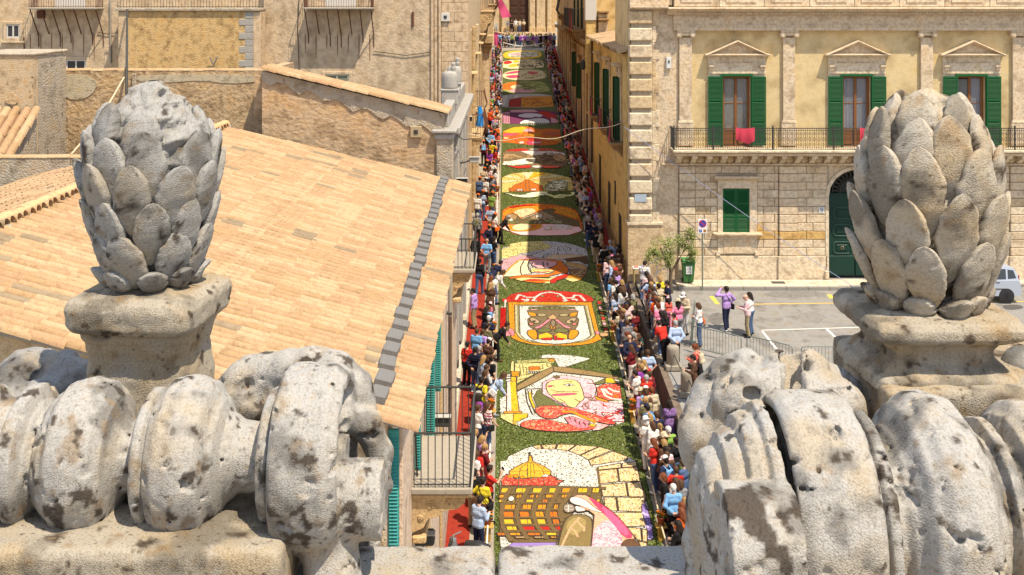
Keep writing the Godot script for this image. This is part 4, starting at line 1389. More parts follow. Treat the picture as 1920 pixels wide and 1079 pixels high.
	for s in 16:
		var a0 := PI - PI * s / 16.0
		var a1 := PI - PI * (s + 1) / 16.0
		var p0 := Vector3(fx(AX + 52 * cos(a0)), fy(368 - 49 * sin(a0)), -PD - 0.01) - o2
		var p1 := Vector3(fx(AX + 52 * cos(a1)), fy(368 - 49 * sin(a1)), -PD - 0.01) - o2
		var u0 := Vector3(p0.x, fy(305) - o2.y, p0.z)
		var u1 := Vector3(p1.x, fy(305) - o2.y, p1.z)
		ar.quad(p0, p1, u1, u0)
		var bk := Vector3(0,0,-0.5)
		ar.quad(p1, p0, p0 + bk, p1 + bk)
	obj("arch_wall", ar.done(), stone, pal)
	var courses := [311.0,325,341,356,371,387,402,418,433.5,449,464,479]
	for r in courses.size() - 1:
		var y0: float = courses[r]
		var y1: float = courses[r + 1]
		for z in [[1273.0,1303.0,0.14, true], [1303.0,1460.0,0.06, false], [1460.0,1495.0,0.16, true], [1495.0,1551.0,0.06, false], [1663.0,1722.0,0.06, false], [1722.0,1757.0,0.16, true], [1757.0,1893.0,0.06, false], [1893.0,1928.0,0.16, true], [1928.0,2030.0,0.06, false]]:
			var xx: float = z[0]
			var first := true
			while xx < z[1] - 1.0:
				var w: float = z[1] - z[0] if z[3] else ((17.0 if r % 2 == 0 else 29.0) if first else 33.0)
				first = false
				var xe := minf(xx + w, z[1])
				if z[1] - xe < 7.0:
					xe = z[1]
				var x0 := xx
				xx = xe
				if y1 > 329 and y0 < 442 and xe > 1345 and x0 < 1419:
					if x0 < 1345 and xe > 1345: # cut at the window surround
						xe = 1345
					elif xe > 1419 and x0 < 1419:
						x0 = 1419
					else:
						continue
				elif y0 >= 442 and xe > 1345 and x0 < 1419:
					if x0 < 1345:
						xe = 1345
					elif xe > 1419:
						x0 = 1419
					else:
						continue
				var m: Material = stone
				var t := rng.randf()
				if t < 0.35:
					m = stone3
				elif t < 0.39:
					m = stone2
				if (r == 8 or (r == 7 and t < 0.35)) and x0 > 1418 and x0 < 1550:
					m = ochre
				if r == 10 and x0 < 1345 and x0 > 1300 and t < 0.7:
					m = stone2
				pb("stone_block", x0 + 0.35, y0 + 0.4, xe - 0.35, y1 - 0.4,-0.02, z[2] + rnd(0,0.012), m, null, 0.022)
	# arch blocks above the door
	for s in 9:
		var a0 := PI - PI * s / 9.0
		var a1 := PI - PI * (s + 1) / 9.0
		var vb := MB.new()
		var q := []
		for e in [[a0,53.5], [a1,53.5], [a1,60.0], [a0,60.0]]:
			q.append(Vector2(fx(AX + e[1] * cos(e[0])), fy(368 - (e[1] - 3.0) * sin(e[0]))))
		var f := []
		for e in q:
			f.append(Vector3(e.x, e.y, -PD + 0.1) - o2)
		vb.quad(f[0], f[3], f[2], f[1])
		for j in 4:
			vb.quad(f[j], f[(j + 1) % 4], f[(j + 1) % 4] + Vector3(0,0,-0.2), f[j] + Vector3(0,0,-0.2))
		obj("arch_stone", vb.done(), stone3, pal)
	for s in [-1.0,1.0]:
		pb("door_jamb", AX + s * 53.5 - (0 if s > 0 else 6.5), 368, AX + s * 53.5 + (6.5 if s > 0 else 0), 521,-0.3,0.1, stone3, null, 0.02)
		pb("jamb_foot", AX + s * 54 - (0 if s > 0 else 8), 506, AX + s * 54 + (8 if s > 0 else 0), 522,0.0,0.24, stone3, null, 0.05)
	for s in [[1303,1460,0.1], [1495,1551,0.1], [1663,1722,0.1], [1757,1893,0.1], [1928,2030,0.1]]:
		pb("plinth", s[0], 479.5, s[1], 535,-0.02, s[2], stone3, null, 0.02)
	for s in [[1271,1303], [1458,1497], [1720,1759], [1891,1930]]:
		pb("plinth", s[0], 479.5, s[1], 535,-0.02,0.2, stone3, null, 0.02)
	# shuttered ground-floor window
	for s in [[1345,1355], [1405,1419]]:
		pb("window_surround", s[0], 346, s[1], 436,-0.02,0.11, stone3, null, 0.02)
	pb("window_surround", 1345,337,1419,353,-0.02,0.12, stone3, null, 0.02)
	pb("window_cornice", 1337,329,1427,334,-0.02,0.36, stone, null, 0.04)
	pb("window_cornice", 1341,334,1423,338,-0.02,0.22, stone, null, 0.03)
	pb("window_sill", 1336,435.5,1428,440,-0.02,0.34, stone, null, 0.03)
	pb("window_sill", 1342,440,1420,443.5,-0.02,0.22, stone, null, 0.02)
	pb("apron_panel", 1345,443.5,1419,476,-0.02,0.1, stone3, null, 0.02)
	pb("apron_panel", 1356,448,1408,474,0.1,0.125, stone, null, 0.015)
	for s in [[1342,1350], [1414,1422]]:
		pb("apron_foot", s[0], 471, s[1], 479,-0.02,0.16, stone3, null, 0.03)
	shutter(pal, Vector3(fx(1355.5), fy(435), -PD + 0.02) - o2, fx(1379.8) - fx(1355.5), 81.0 * PD / F, 0.0, green, gdark)
	shutter(pal, Vector3(fx(1380.2), fy(435), -PD + 0.02) - o2, fx(1404.5) - fx(1380.2), 81.0 * PD / F, 0.0, green, gdark)
	pb("window_back", 1355,353,1405,436,-0.06,-0.012, gdark)
	# arched door: two leaves with raised panels, fan light above
	var dk := mat("door_dark_green", Color(0.012,0.04,0.03), {"tex": "soft", "ts": 0.8, "rough": 0.42})
	var dk2 := mat("door_panel_edge", Color(0.03,0.075,0.055), {"rough": 0.45})
	var brass := mat("brass", Color(0.5,0.42,0.28), {"metal": 0.8, "rough": 0.4})
	var door := Node3D.new()
	door.name = "door"
	pal.add_child(door, true)
	door.position = Vector3(fx(AX), fy(521), -PD - 0.36) - o2
	var DW := 52.0 * PD / F
	var DH := 153.0 * PD / F
	for s in [-1.0,1.0]:
		obj("door_leaf", bx(Vector3(DW - 0.02, DH, 0.08), 0.01), dk, door, Vector3(s * DW * 0.5, DH * 0.5,0))
		for e in [[0.78,0.14], [0.565,0.14], [0.35,0.14]]:
			var c := Vector3(s * DW * 0.46, DH * e[0], 0.05)
			var w := DW * 0.66
			var h: float = DH * e[1]
			var rim := []
			for p in [[-0.5,-0.28], [-0.38,-0.5], [0.38,-0.5], [0.5,-0.28], [0.5,0.28], [0.38,0.5], [-0.38,0.5], [-0.5,0.28], [-0.5,-0.28]]:
				rim.append(c + Vector3(p[0] * w, p[1] * h, 0))
			var rm := MB.new()
			rm.tube(rim, 0.03,6, false)
			obj("panel_rim", rm.done(true), dk2, door)
			obj("door_panel", bx(Vector3(w * 0.6, h * 0.55,0.05), 0.02), dk, door, c)
		obj("kick_board", bx(Vector3(DW * 0.92, DH * 0.24,0.04), 0.01), dk, door, Vector3(s * DW * 0.49, DH * 0.13,0.05))
		var hd := MB.new()
		hd.tube([Vector3(s * 0.09, DH * 0.4,0.05), Vector3(s * 0.09, DH * 0.41,0.12), Vector3(s * 0.09, DH * 0.45,0.12), Vector3(s * 0.09, DH * 0.46,0.05)], 0.015,6)
		obj("handle", hd.done(true), brass, door)
		var rg := MB.new()
		var rp := []
		for j in 9:
			rp.append(Vector3(s * DW * 0.46 + cos(TAU * j / 8) * 0.07, DH * 0.35 + sin(TAU * j / 8) * 0.08,0.1))
		rg.tube(rp, 0.014,5, false)
		obj("knocker", rg.done(true), brass, door)
	obj("transom", bx(Vector3(DW * 2,0.1,0.14), 0.02), dk, door, Vector3(0, DH + 0.05,0.02))
	var fan := MB.new()
	var R := 49.0 * PD / F - 0.12
	for j in 15:
		var an := PI * (j + 0.5) / 15.0
		var a := Vector3(cos(an) * 0.32, DH + 0.12 + sin(an) * 0.3,0.02)
		var b := Vector3(cos(an) * R * 0.97, DH + 0.1 + sin(an) * R * 0.93,0.02)
		var side := Vector3(-sin(an), cos(an), 0)
		fan.tube([a, a.lerp(b, 0.55) + side * 0.05, b], 0.02,5, false)
		fan.tube([a, a.lerp(b, 0.55) - side * 0.05, b], 0.02,5, false)
	for rr in [0.32, R * 0.62, R * 0.96]:
		var pts := []
		for j in 21:
			pts.append(Vector3(cos(PI * j / 20.0) * rr, DH + 0.1 + sin(PI * j / 20.0) * rr * 0.95,0.02))
		fan.tube(pts, 0.025,5, false)
	obj("fanlight_grille", fan.done(true), iron, door)
	pb("hall_wall", AX - 56,310, AX + 56,535,-2.0,-1.9, inside)
	# small fittings
	var enamel := mat("enamel_white", Color(0.6,0.6,0.58), {"rough": 0.35})
	pb("house_number", 1535,388,1545,399,0.075,0.09, enamel, null, 0.004)
	text_on(pal, "number", "9", 0.2, mat("ink_blue", Color(0.04,0.06,0.2)), Vector3(fx(1540), fy(393.5), -PD + 0.094) - o2)
	pb("cable_box", 1528,315,1534,322,0.07,0.15, stone2, null, 0.01)
	pb("alarm_box", 1249,107,1258,128,0.02,0.16, enamel, null, 0.01)
	pb("alarm_lens", 1252,113,1255,118,0.16,0.18, iron, null, 0.004)
	# red cloths hung over the balcony rail
	var cloth := mat("crimson_cloth", Color(0.5,0.05,0.08), {"tex": "soft", "ts": 1.2, "rough": 0.95})
	drape(Vector3(fx(1371), fy(235), -PD + 1.09), Vector3(fx(1406), fy(235), -PD + 1.09), [0.55,0.68,0.78,0.62], cloth, "crimson cloth hung over the palazzo balcony before the curtained window", 1)
	drape(Vector3(fx(1599), fy(235), -PD + 1.09), Vector3(fx(1627), fy(235), -PD + 1.09), [0.62,0.7,0.75,0.6], cloth, "crimson cloth on the palazzo balcony half hidden by the carved stone bud", 2)
	# blue cord slung across the front
	var cord := MB.new()
	var pts := []
	for j in 21:
		var t := j / 20.0
		var a := Vector3(5.3,14.0,-53.0)
		var b := Vector3(17.0,5.95,-52.0)
		pts.append(a.lerp(b, t) + Vector3(0,-0.5 * 4 * t * (1 - t) * 0.35,0))
	cord.tube(pts, 0.014,5)
	tag(obj("cord", cord.done(true), mat("cord_blue", Color(0.3,0.33,0.5))), "thin pale blue cord slanting across the palazzo front down to the piazza", "cord")
func text_on(parent: Node, called: String, s: String, h: float, m: Material, at: Vector3, turn := Vector3.ZERO, font := "Droid Sans") -> void:
	var t := TextMesh.new()
	var f := SystemFont.new()
	f.font_names = PackedStringArray([font])
	t.font = f
	t.text = s
	t.font_size = 32
	t.pixel_size = h / 24.0
	t.depth = 0.004
	var am := ArrayMesh.new()
	var arr := t.get_mesh_arrays()
	if arr.size() == 0 or arr[Mesh.ARRAY_VERTEX] == null:
		return
	am.add_surface_from_arrays(Mesh.PRIMITIVE_TRIANGLES, arr)
	var o := obj(called, am, m, parent, at)
	o.rotation = turn
func drape(a: Vector3, b: Vector3, drops: Array, m: Material, label: String, seed_: int) -> void: # a cloth folded over a rail from a to b
	var mb := MB.new()
	var o := (a + b) * 0.5
	var out := Vector3(0,1,0).cross(b - a).normalized() * -1.0
	if out.z < 0 and absf(out.z) > absf(out.x):
		out = -out
	mb.grid(16,22, func(r, c):
		var u: float = c / 21.0
		var t: float = r / 15.0
		var k := u * (drops.size() - 1)
		var i0 := int(minf(k, drops.size() - 2))
		var dr: float = lerpf(drops[i0], drops[i0 + 1], k - i0)
		var fold := sin(u * 17.0 + seed_ + t * 2.0 * sin(u * 5.0)) * 0.035 * t
		var sag := sin(u * PI) * 0.05 * (1.0 - t)
		return a.lerp(b, u) - o + Vector3(0,-dr * t - sag + 0.02,0) + out * (0.03 + fold + 0.03 * sin(t * PI)))
	var x := obj("draped_cloth", mb.done(true), m, null, o)
	tag(x, label, "cloth")
# ---------------------------------------------------------------- the tiled-roof house beside the street
func barrel(len: float, r0: float, r1: float, flat: float, segs := 8) -> ArrayMesh: # a clay tile lying along +x, hollow below
	var key := "barrel%.2f,%.2f,%.2f" % [len, r0, r1]
	if meshes.has(key):
		return meshes[key]
	var b := MB.new()
	var n := segs + 1
	for e in [[0.0, r0], [len, r1]]:
		for s in n:
			var an := PI * s / segs
			b.vert(Vector3(e[0], sin(an) * e[1] * flat, -cos(an) * e[1]))
	for s in segs:
		b.i.append_array([s, s + 1, n + s + 1, s, n + s + 1, n + s])
	var k := b.v.size()
	for s in n: # the visible clay edge at the lower end
		var an := PI * s / segs
		b.vert(Vector3(len, sin(an) * r1 * flat, -cos(an) * r1))
		b.vert(Vector3(len - 0.004, sin(an) * (r1 - 0.024) * flat, -cos(an) * (r1 - 0.024)))
	for s in segs:
		b.i.append_array([k + s * 2, k + s * 2 + 2, k + s * 2 + 3, k + s * 2, k + s * 2 + 3, k + s * 2 + 1])
	meshes[key] = b.done(true)
	return meshes[key]
func tile_field(house: Node3D, eave: Vector3, along: Vector3, len_along: float, up: Vector3, len_up: float, tile_len: float, pitch: float, parts_max: int, seed_: int) -> void:
	# eave: one end of the eave line (world), along: unit direction of the eave, up: unit direction up the slope
	var r := RandomNumberGenerator.new()
	r.seed = seed_
	var m := barrel(tile_len * 1.14, pitch * 0.41, pitch * 0.465,1.0)
	var down := -up
	var nrm := along.cross(down)
	if nrm.y < 0:
		nrm = -nrm
	var zax := down.cross(nrm)
	var list := []
	var rows := int(len_along / pitch)
	var courses := int(len_up / tile_len)
	for a in rows + 1:
		var wob := r.randf_range(-0.02,0.02)
		for c in courses + 1:
			var t := r.randf_range(-0.015,0.015)
			var o := eave + along * (a * pitch + wob + r.randf_range(-0.012,0.012)) + up * ((c + 1) * tile_len - 0.03 + r.randf_range(-0.03,0.03)) + nrm * (0.012 + r.randf_range(0,0.012))
			var d2 := down.rotated(zax, -0.05 + t).rotated(nrm, r.randf_range(-0.03,0.03))
			var bs := Basis(d2, zax.cross(d2), zax)
			list.append([o.distance_to(Vector3(0, EYE, 0)), Transform3D(bs, o), r.randf(), nz2.get_noise_3d(o.x * 0.5,3.0, o.z * 0.5) + r.randf_range(-0.25,0.25)])
	list.sort_custom(func(p, q): return p[0] < q[0])
	var shades := [Color(0.44,0.305,0.18), Color(0.47,0.335,0.2), Color(0.41,0.275,0.155), Color(0.49,0.36,0.225), Color(0.44,0.285,0.17)]
	var tm := []
	for k in 5:
		tm.append(mat("clay_tile_%d" % k, shades[k], {"tex": "stone", "ts": 1.1, "det": "stain", "ds": 0.5, "own": false}))
	var grey := mat("clay_tile_lichen", Color(0.28,0.22,0.15), {"tex": "lichen", "ts": 2.2, "det": "stain", "ds": 0.5})
	var pan := mat("tile_bed", Color(0.26,0.15,0.08), {"tex": "stone", "ts": 0.8})  # dark colour stands in for the shadow lines between tile rows
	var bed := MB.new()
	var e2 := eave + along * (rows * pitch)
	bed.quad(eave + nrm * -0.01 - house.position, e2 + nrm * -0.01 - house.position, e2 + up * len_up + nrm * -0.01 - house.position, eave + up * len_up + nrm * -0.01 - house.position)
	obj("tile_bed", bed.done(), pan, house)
	var n := mini(parts_max, list.size())
	var inv := Transform3D(Basis.IDENTITY, -house.position)
	for k in n:
		var e = list[k]
		var o := obj("roof_tile", m, grey if e[3] > 0.5 else tm[int(e[2] * 4.99)], house)
		o.transform = inv * e[1]
	if n == list.size():
		return
	var mm := MultiMesh.new()
	mm.transform_format = MultiMesh.TRANSFORM_3D
	mm.use_colors = true
	mm.mesh = m
	mm.instance_count = list.size() - n
	for k in range(n, list.size()):
		var e = list[k]
		mm.set_instance_transform(k - n, inv * e[1])
		mm.set_instance_color(k - n, Color(0.28,0.22,0.15) if e[3] > 0.5 else shades[int(e[2] * 4.99)])
	var mi := MultiMeshInstance3D.new()
	mi.name = "roof_tiling"
	mi.multimesh = mm
	mi.material_override = mat("clay_tile_many", Color.WHITE, {"vc": true, "tex": "stone", "ts": 1.1, "det": "stain", "ds": 0.5})
	mi.set_meta("kind", "stuff")
	house.add_child(mi, true)
func wall_quad(b: MB, a: Vector3, e: Vector3, top_a: float, top_e: float) -> void: # upright wall from a to e with its own tops
	b.quad(a, e, Vector3(e.x, top_e, e.z), Vector3(a.x, top_a, a.z))
func solid_wall(called: String, parent: Node3D, a: Vector3, e: Vector3, top_a: float, top_e: float, thick: float, m: Material) -> MeshInstance3D:
	var n := Vector3(0,1,0).cross(e - a).normalized() * thick # away from the side that is seen
	var b := MB.new()
	var o := parent.position
	var p := [a - o, e - o, Vector3(e.x, top_e, e.z) - o, Vector3(a.x, top_a, a.z) - o]
	var q := []
	for x in p:
		q.append(x + n)
	b.quad(p[0], p[1], p[2], p[3])
	b.quad(q[1], q[0], q[3], q[2])
	for j in 4:
		var k := (j + 1) % 4
		b.quad(p[k], p[j], q[j], q[k])
	return obj(called, b.done(), m, parent)
func blot(called: String, parent: Node3D, pts: Array, d: float, lift: float, m: Material) -> void: # a raised or repaired patch of plaster on a wall that faces the camera at depth d
	var poly := PackedVector2Array()
	for j in range(0, pts.size(), 2):
		var w := P(pts[j], pts[j + 1], d)
		poly.append(Vector2(w.x, w.y))
	poly = soften(poly, 1)
	var t := Geometry2D.triangulate_polygon(poly)
	var b := MB.new()
	var o := parent.position
	for j in range(0, t.size(), 3):
		var a := Vector3(poly[t[j]].x, poly[t[j]].y, -d + lift) - o
		var e := Vector3(poly[t[j + 1]].x, poly[t[j + 1]].y, -d + lift) - o
		var f := Vector3(poly[t[j + 2]].x, poly[t[j + 2]].y, -d + lift) - o
		if (e - a).cross(f - a).z > 0:
			b.tri(a, e, f)
		else:
			b.tri(a, f, e)
	for j in poly.size():
		var p := poly[j]
		var q := poly[(j + 1) % poly.size()]
		b.quad(Vector3(p.x, p.y, -d) - o, Vector3(q.x, q.y, -d) - o, Vector3(q.x, q.y, -d + lift) - o, Vector3(p.x, p.y, -d + lift) - o)
	obj(called, b.done(), m, parent)
func iron_rail(parent: Node3D, a: Vector3, b: Vector3, h: float, gap: float, m: Material, called := "railing_lattice", belly := 0.0) -> void: # bars between two rails; a, b are world points on the floor
	var mb := MB.new()
	var o := parent.position
	var n := maxi(int(a.distance_to(b) / gap), 1)
	var out := Vector3(0,1,0).cross(b - a).normalized()
	for k in n + 1:
		var p := a.lerp(b, float(k) / n) - o
		if belly > 0.0:
			mb.tube([p, p + out * belly + Vector3(0, h * 0.28,0), p + out * belly * 0.4 + Vector3(0, h * 0.65,0), p + Vector3(0, h, 0)], 0.011,5)
		else:
			mb.tube([p, p + Vector3(0, h, 0)], 0.011,5)
	obj(called, mb.done(true), m, parent)
	for y in [0.06, h]:
		var r := MB.new()
		r.tube([a - o + Vector3(0, y, 0), b - o + Vector3(0, y, 0)], 0.022 if y == h else 0.015,6)
		obj("rail", r.done(), m, parent)
func carved_corbel(parent: Node3D, at: Vector3, out: Vector3, reach: float, h: float, w: float, m: Material) -> void: # scroll-sided bracket under a balcony; at = its top where it meets the wall
	var side := Vector3(0,1,0).cross(out)
	var prof := [Vector2(0,0), Vector2(reach, 0), Vector2(reach, -h * 0.16), Vector2(reach * 0.86,-h * 0.34), Vector2(reach * 0.62,-h * 0.38), Vector2(reach * 0.5,-h * 0.55), Vector2(reach * 0.3,-h * 0.62), Vector2(reach * 0.22,-h * 0.85), Vector2(0.0,-h)]
	var b := MB.new()
	var o := at - parent.position
	for s in [-0.5,0.5]:
		for j in range(1, prof.size() - 1):
			var t := [Vector3.ZERO, prof[j], prof[j + 1]]
			var q := []
			for v in [prof[0], prof[j], prof[j + 1]]:
				q.append(o + out * v.x + Vector3(0, v.y, 0) + side * (s * w))
			b.tri(q[0], q[1], q[2])
	for j in prof.size():
		var v: Vector2 = prof[j]
		var u: Vector2 = prof[(j + 1) % prof.size()]
		b.quad(o + out * v.x + Vector3(0, v.y, 0) - side * w * 0.5, o + out * v.x + Vector3(0, v.y, 0) + side * w * 0.5, o + out * u.x + Vector3(0, u.y, 0) + side * w * 0.5, o + out * u.x + Vector3(0, u.y, 0) - side * w * 0.5)
	obj("corbel", b.done(), m, parent)
	var sc := MB.new()
	for s in [-0.5,0.5]: # scroll relief on both cheeks
		for c in [[0.7,0.16,0.11], [0.36,0.24,0.13], [0.16,0.6,0.08]]:
			var pts := []
			for k in 15:
				var an := k * 0.75
				var rr: float = c[2] * h * (1.0 - k / 17.0)
				pts.append(o + out * (c[0] * reach + cos(an) * rr) + Vector3(0,-c[1] * h + sin(an) * rr, 0) + side * (s * w * 1.02))
			sc.tube(pts, 0.022,5)
	obj("scroll_relief", sc.done(true), m, parent)
func build_tiled_house() -> void:
	var plaster := mat("pink_plaster", Color(0.62,0.5,0.4), {"tex": "fbm", "ts": 0.3, "det": "stain", "ds": 0.16, "nrm": "n_plaster"})
	var rough := mat("rough_plaster", Color(0.5,0.4,0.27), {"tex": "weather", "ts": 0.25, "det": "stain", "ds": 0.4, "nrm": "n_stone", "nst": 0.7})
	var stone := mat("balcony_stone", Color(0.55,0.4,0.22), {"tex": "stone", "ts": 0.5, "det": "stain", "ds": 0.3, "nrm": "n_plaster"})
	var teal := mat("teal_paint", Color(0.05,0.28,0.26), {"tex": "stone", "ts": 0.7, "rough": 0.7})
	var iron := mat("rail_iron")
	var zinc := mat("zinc_pipe", Color(0.36,0.33,0.28), {"tex": "soft", "ts": 1.0, "metal": 0.3, "rough": 0.6})
	var h := thing("tiled_house", "tan house under a broad clay-tiled roof sloping down to the street", "house", Vector3(-6, sy(30), -29))
	var EX := -1.78
	var EY := 13.4
	var RX := -10.4
	var RY := 15.42
	var up := Vector3(RX - EX, RY - EY, 0).normalized()
	var len_up := Vector3(RX - EX, RY - EY, 0).length()
	tile_field(h, Vector3(EX + 0.2, EY - 0.047,-17.45), Vector3(0,0,-1), 22.7, up, len_up + 0.1,0.56,0.262,290,11)
	# the far slope beyond the ridge
	var up2 := Vector3(RX + 15.5, RY - 14.2,0).normalized()
	tile_field(h, Vector3(-15.5,14.2,-17.9), Vector3(0,0,-1), 22.0, up2, Vector3(RX + 15.5, RY - 14.2,0).length(), 0.56,0.3,0,12)
	# ridge
	var rt := mat("ridge_tile", Color(0.62,0.43,0.24), {"tex": "stone", "ts": 0.9, "det": "stain", "ds": 0.5})
	var mortar := mat("ridge_mortar", Color(0.42,0.38,0.33), {"tex": "stone", "ts": 1.4, "nrm": "n_stone"})
	var d := 17.7
	while d < 40.0:
		var o := obj("ridge_tile", barrel(0.66,0.17,0.2,0.85), rt, h, Vector3(RX, RY + 0.04 + rnd(0,0.03), -d) - h.position)
		o.rotation = Vector3(0, PI / 2 + rnd(-0.04,0.04), rnd(-0.03,0.03))
		obj("mortar_bed", bx(Vector3(0.5 + rnd(0,0.1), 0.12,0.16 + rnd(0,0.08)), 0.04), mortar, h, Vector3(RX + rnd(-0.03,0.03), RY + 0.0,-d - 0.6) - h.position)
		d += 0.6
	# walls
	var wx := -1.98
	solid_wall("street_wall", h, Vector3(wx, sy(17) - 0.5,-17.603), Vector3(wx, sy(40) - 0.5,-40.0), 13.36,13.36,0.35, plaster)
	var gable := MB.new()
	var g := []
	for p in [[-16.0,0.0], [wx, 0.0], [wx, 13.34], [RX, RY - 0.08], [-15.6,14.1], [-16.0,14.0]]:
		g.append(Vector3(p[0], p[1], -17.6) - h.position)
	for j in range(1,5):
		gable.tri(g[0], g[j], g[j + 1])
	obj("gable_wall", gable.done(), rough, h)
	solid_wall("back_wall", h, Vector3(wx - 0.36,0,-40.1), Vector3(-16.0,0,-40.1), 13.3,13.9,0.3, rough)
	# fascia mortar under the near verge tiles
	var vg := MB.new()
	var a := Vector3(EX + 0.15, EY - 0.12,-17.5) - h.position
	var b := Vector3(RX, RY - 0.12,-17.5) - h.position
	vg.quad(a, a + Vector3(0,0.11,0), b + Vector3(0,0.11,0), b)
	vg.quad(a + Vector3(0,0,-0.3), a, b, b + Vector3(0,0,-0.3))
	obj("verge_mortar", vg.done(), mortar, h)
	# mouldings down the wall
	for q in [[17.9,18.1], [19.6,19.9]]:
		part_box("wall_strip", Vector3(wx, sy(20), -q[1]) - h.position, Vector3(wx + 0.07,13.2,-q[0]) - h.position, plaster, h, 0.01)
	# shutters standing open
	for q in [[17.75,11.3,13.2,0.17], [25.6,9.2,12.2,0.2], [28.6,10.0,12.4,0.15], [22.6,10.5,12.9,0.12]]:
		var s := Node3D.new()
		s.name = "shutter"
		h.add_child(s, true)
		s.position = Vector3(wx + 0.02, q[1], -q[0]) - h.position
		var hh: float = q[2] - q[1]
		obj("frame", bx(Vector3(q[3], hh, 0.05), 0.01), teal, s, Vector3(q[3] * 0.5, hh * 0.5,0))
		var lv := MB.new()
		var y := 0.1
		while y < hh - 0.1:
			lv.box(Vector3(q[3] * 0.5, y, 0.035), Vector3(q[3] * 0.8,0.014,0.05), 0.0, Basis(Vector3.RIGHT, 0.7))
			y += 0.055
		obj("louvre_slat_lattice", lv.done(), teal, s)
	# balconies
	for q in [[22.0,24.7,10.4,1.07], [37.2,39.8,11.05,1.0]]:
		var d0: float = q[0]
		var d1: float = q[1]
		var y: float = q[2]
		var px: float = wx + (1.2 if d0 < 30 else 0.75)
		part_box("balcony_slab", Vector3(wx - 0.02, y - 0.14,-d1) - h.position, Vector3(px, y, -d0) - h.position, mat("balcony_floor", Color(0.42,0.37,0.3), {"tex": "sett", "ts": 1.6, "det": "lichen", "ds": 0.6, "nrm": "n_stone"}), h, 0.03)
		part_box("balcony_moulding", Vector3(wx - 0.02, y - 0.22,-d1 + 0.04) - h.position, Vector3(px - 0.06, y - 0.142,-d0 - 0.04) - h.position, stone, h, 0.03)
		iron_rail(h, Vector3(wx + 0.05, y, -d0 - 0.04), Vector3(px - 0.04, y, -d0 - 0.04), q[3], 0.13, iron)
		iron_rail(h, Vector3(px - 0.04, y, -d0 - 0.04), Vector3(px - 0.04, y, -d1 + 0.04), q[3], 0.2, iron)
		iron_rail(h, Vector3(wx + 0.05, y, -d1 + 0.04), Vector3(px - 0.04, y, -d1 + 0.04), q[3], 0.13, iron)
		for e in [d0 + 0.25, d1 - 0.25]:
			carved_corbel(h, Vector3(wx, y - 0.222,-e), Vector3(1,0,0), px - wx - 0.15,0.72,0.24, stone)
		part_box("corbel_cap", Vector3(wx, y - 1.15,-d1 + 0.1) - h.position, Vector3(wx + 0.28, y - 1.0,-d0 - 0.1) - h.position, stone, h, 0.03)
	# lower rail and pipe
	iron_rail(h, Vector3(wx + 0.05,7.55,-15.1), Vector3(-0.9,7.55,-15.1), 1.0,0.2, iron)
	var pp := MB.new()
	pp.tube([Vector3(wx + 0.12,13.1,-33.6) - h.position, Vector3(wx + 0.12,10.5,-33.6) - h.position], 0.06,10)
	obj("drain_pipe", pp.done(true), zinc, h)
	var p2 := MB.new()
	p2.tube([Vector3(wx + 0.12,10.5,-33.6) - h.position, Vector3(wx + 0.12,6.3,-33.6) - h.position, Vector3(wx + 0.22,6.15,-33.6) - h.position], 0.055,10)
	obj("drain_pipe", p2.done(true), mat("cast_pipe", Color(0.11,0.07,0.05), {"rough": 0.6}), h)
	for y in [12.2,10.6,8.4]:
		obj("pipe_bracket", bx(Vector3(0.16,0.07,0.16), 0.01), iron, h, Vector3(wx + 0.1, y, -33.6) - h.position)
	for q in [[25.8,26.1], [30.5,30.7], [35.4,35.8]]:
		part_box("wall_strip", Vector3(wx, 4.0,-q[1]) - h.position, Vector3(wx + 0.08,12.9,-q[0]) - h.position, stone, h, 0.02)
	var cb := MB.new()
	cb.tube([Vector3(wx + 0.05,12.4,-22.0) - h.position, Vector3(wx + 0.08,9.5,-22.8) - h.position, Vector3(wx + 0.05,8.0,-24.4) - h.position], 0.018,5)
	obj("cable", cb.done(true), iron, h)
	# cement blocks that hold the eave tiles down
	var cem := mat("cement_block", Color(0.2,0.195,0.19), {"tex": "stone", "ts": 1.6, "det": "lichen", "ds": 0.9, "nrm": "n_stone"})
	var n := 29
	var words := ["first", "second", "third", "fourth", "fifth", "sixth", "seventh", "eighth", "ninth", "tenth", "eleventh", "twelfth", "thirteenth", "fourteenth"]
	for k in n:
		var dd := 18.05 + k * (39.4 - 18.05) / (n - 1)
		var x := -2.17 - 0.012 * (dd - 18) + rnd(-0.025,0.025)
		var y := EY + (EX - x) * 0.234 + 0.16
		var lb := ""
		if k < 14:
			lb = "grey cement block on the eave tiles, %s of the row from the carved scroll" % words[k]
		elif k > 14:
			lb = "grey cement block on the eave tiles, %s of the row from the far roof corner" % words[28 - k]
		else:
			lb = "grey cement block at the middle of the row along the eave tiles"
		var t := thing("cement_block", lb, "block", Vector3(x, y - 0.1,-dd), 0.0, "cement blocks along the tiled eave")
		t.rotation = Vector3(rnd(-0.03,0.03), rnd(-0.06,0.06), -0.225)
		obj("block", bx(Vector3(0.29 + rnd(-0.03,0.03), 0.17,0.45 + rnd(-0.04,0.05)), 0.02), cem, t, Vector3(0,0.08,0))
		obj("mortar", bx(Vector3(0.38,0.07,0.56), 0.03), mortar, t, Vector3(-0.03,-0.02,0))
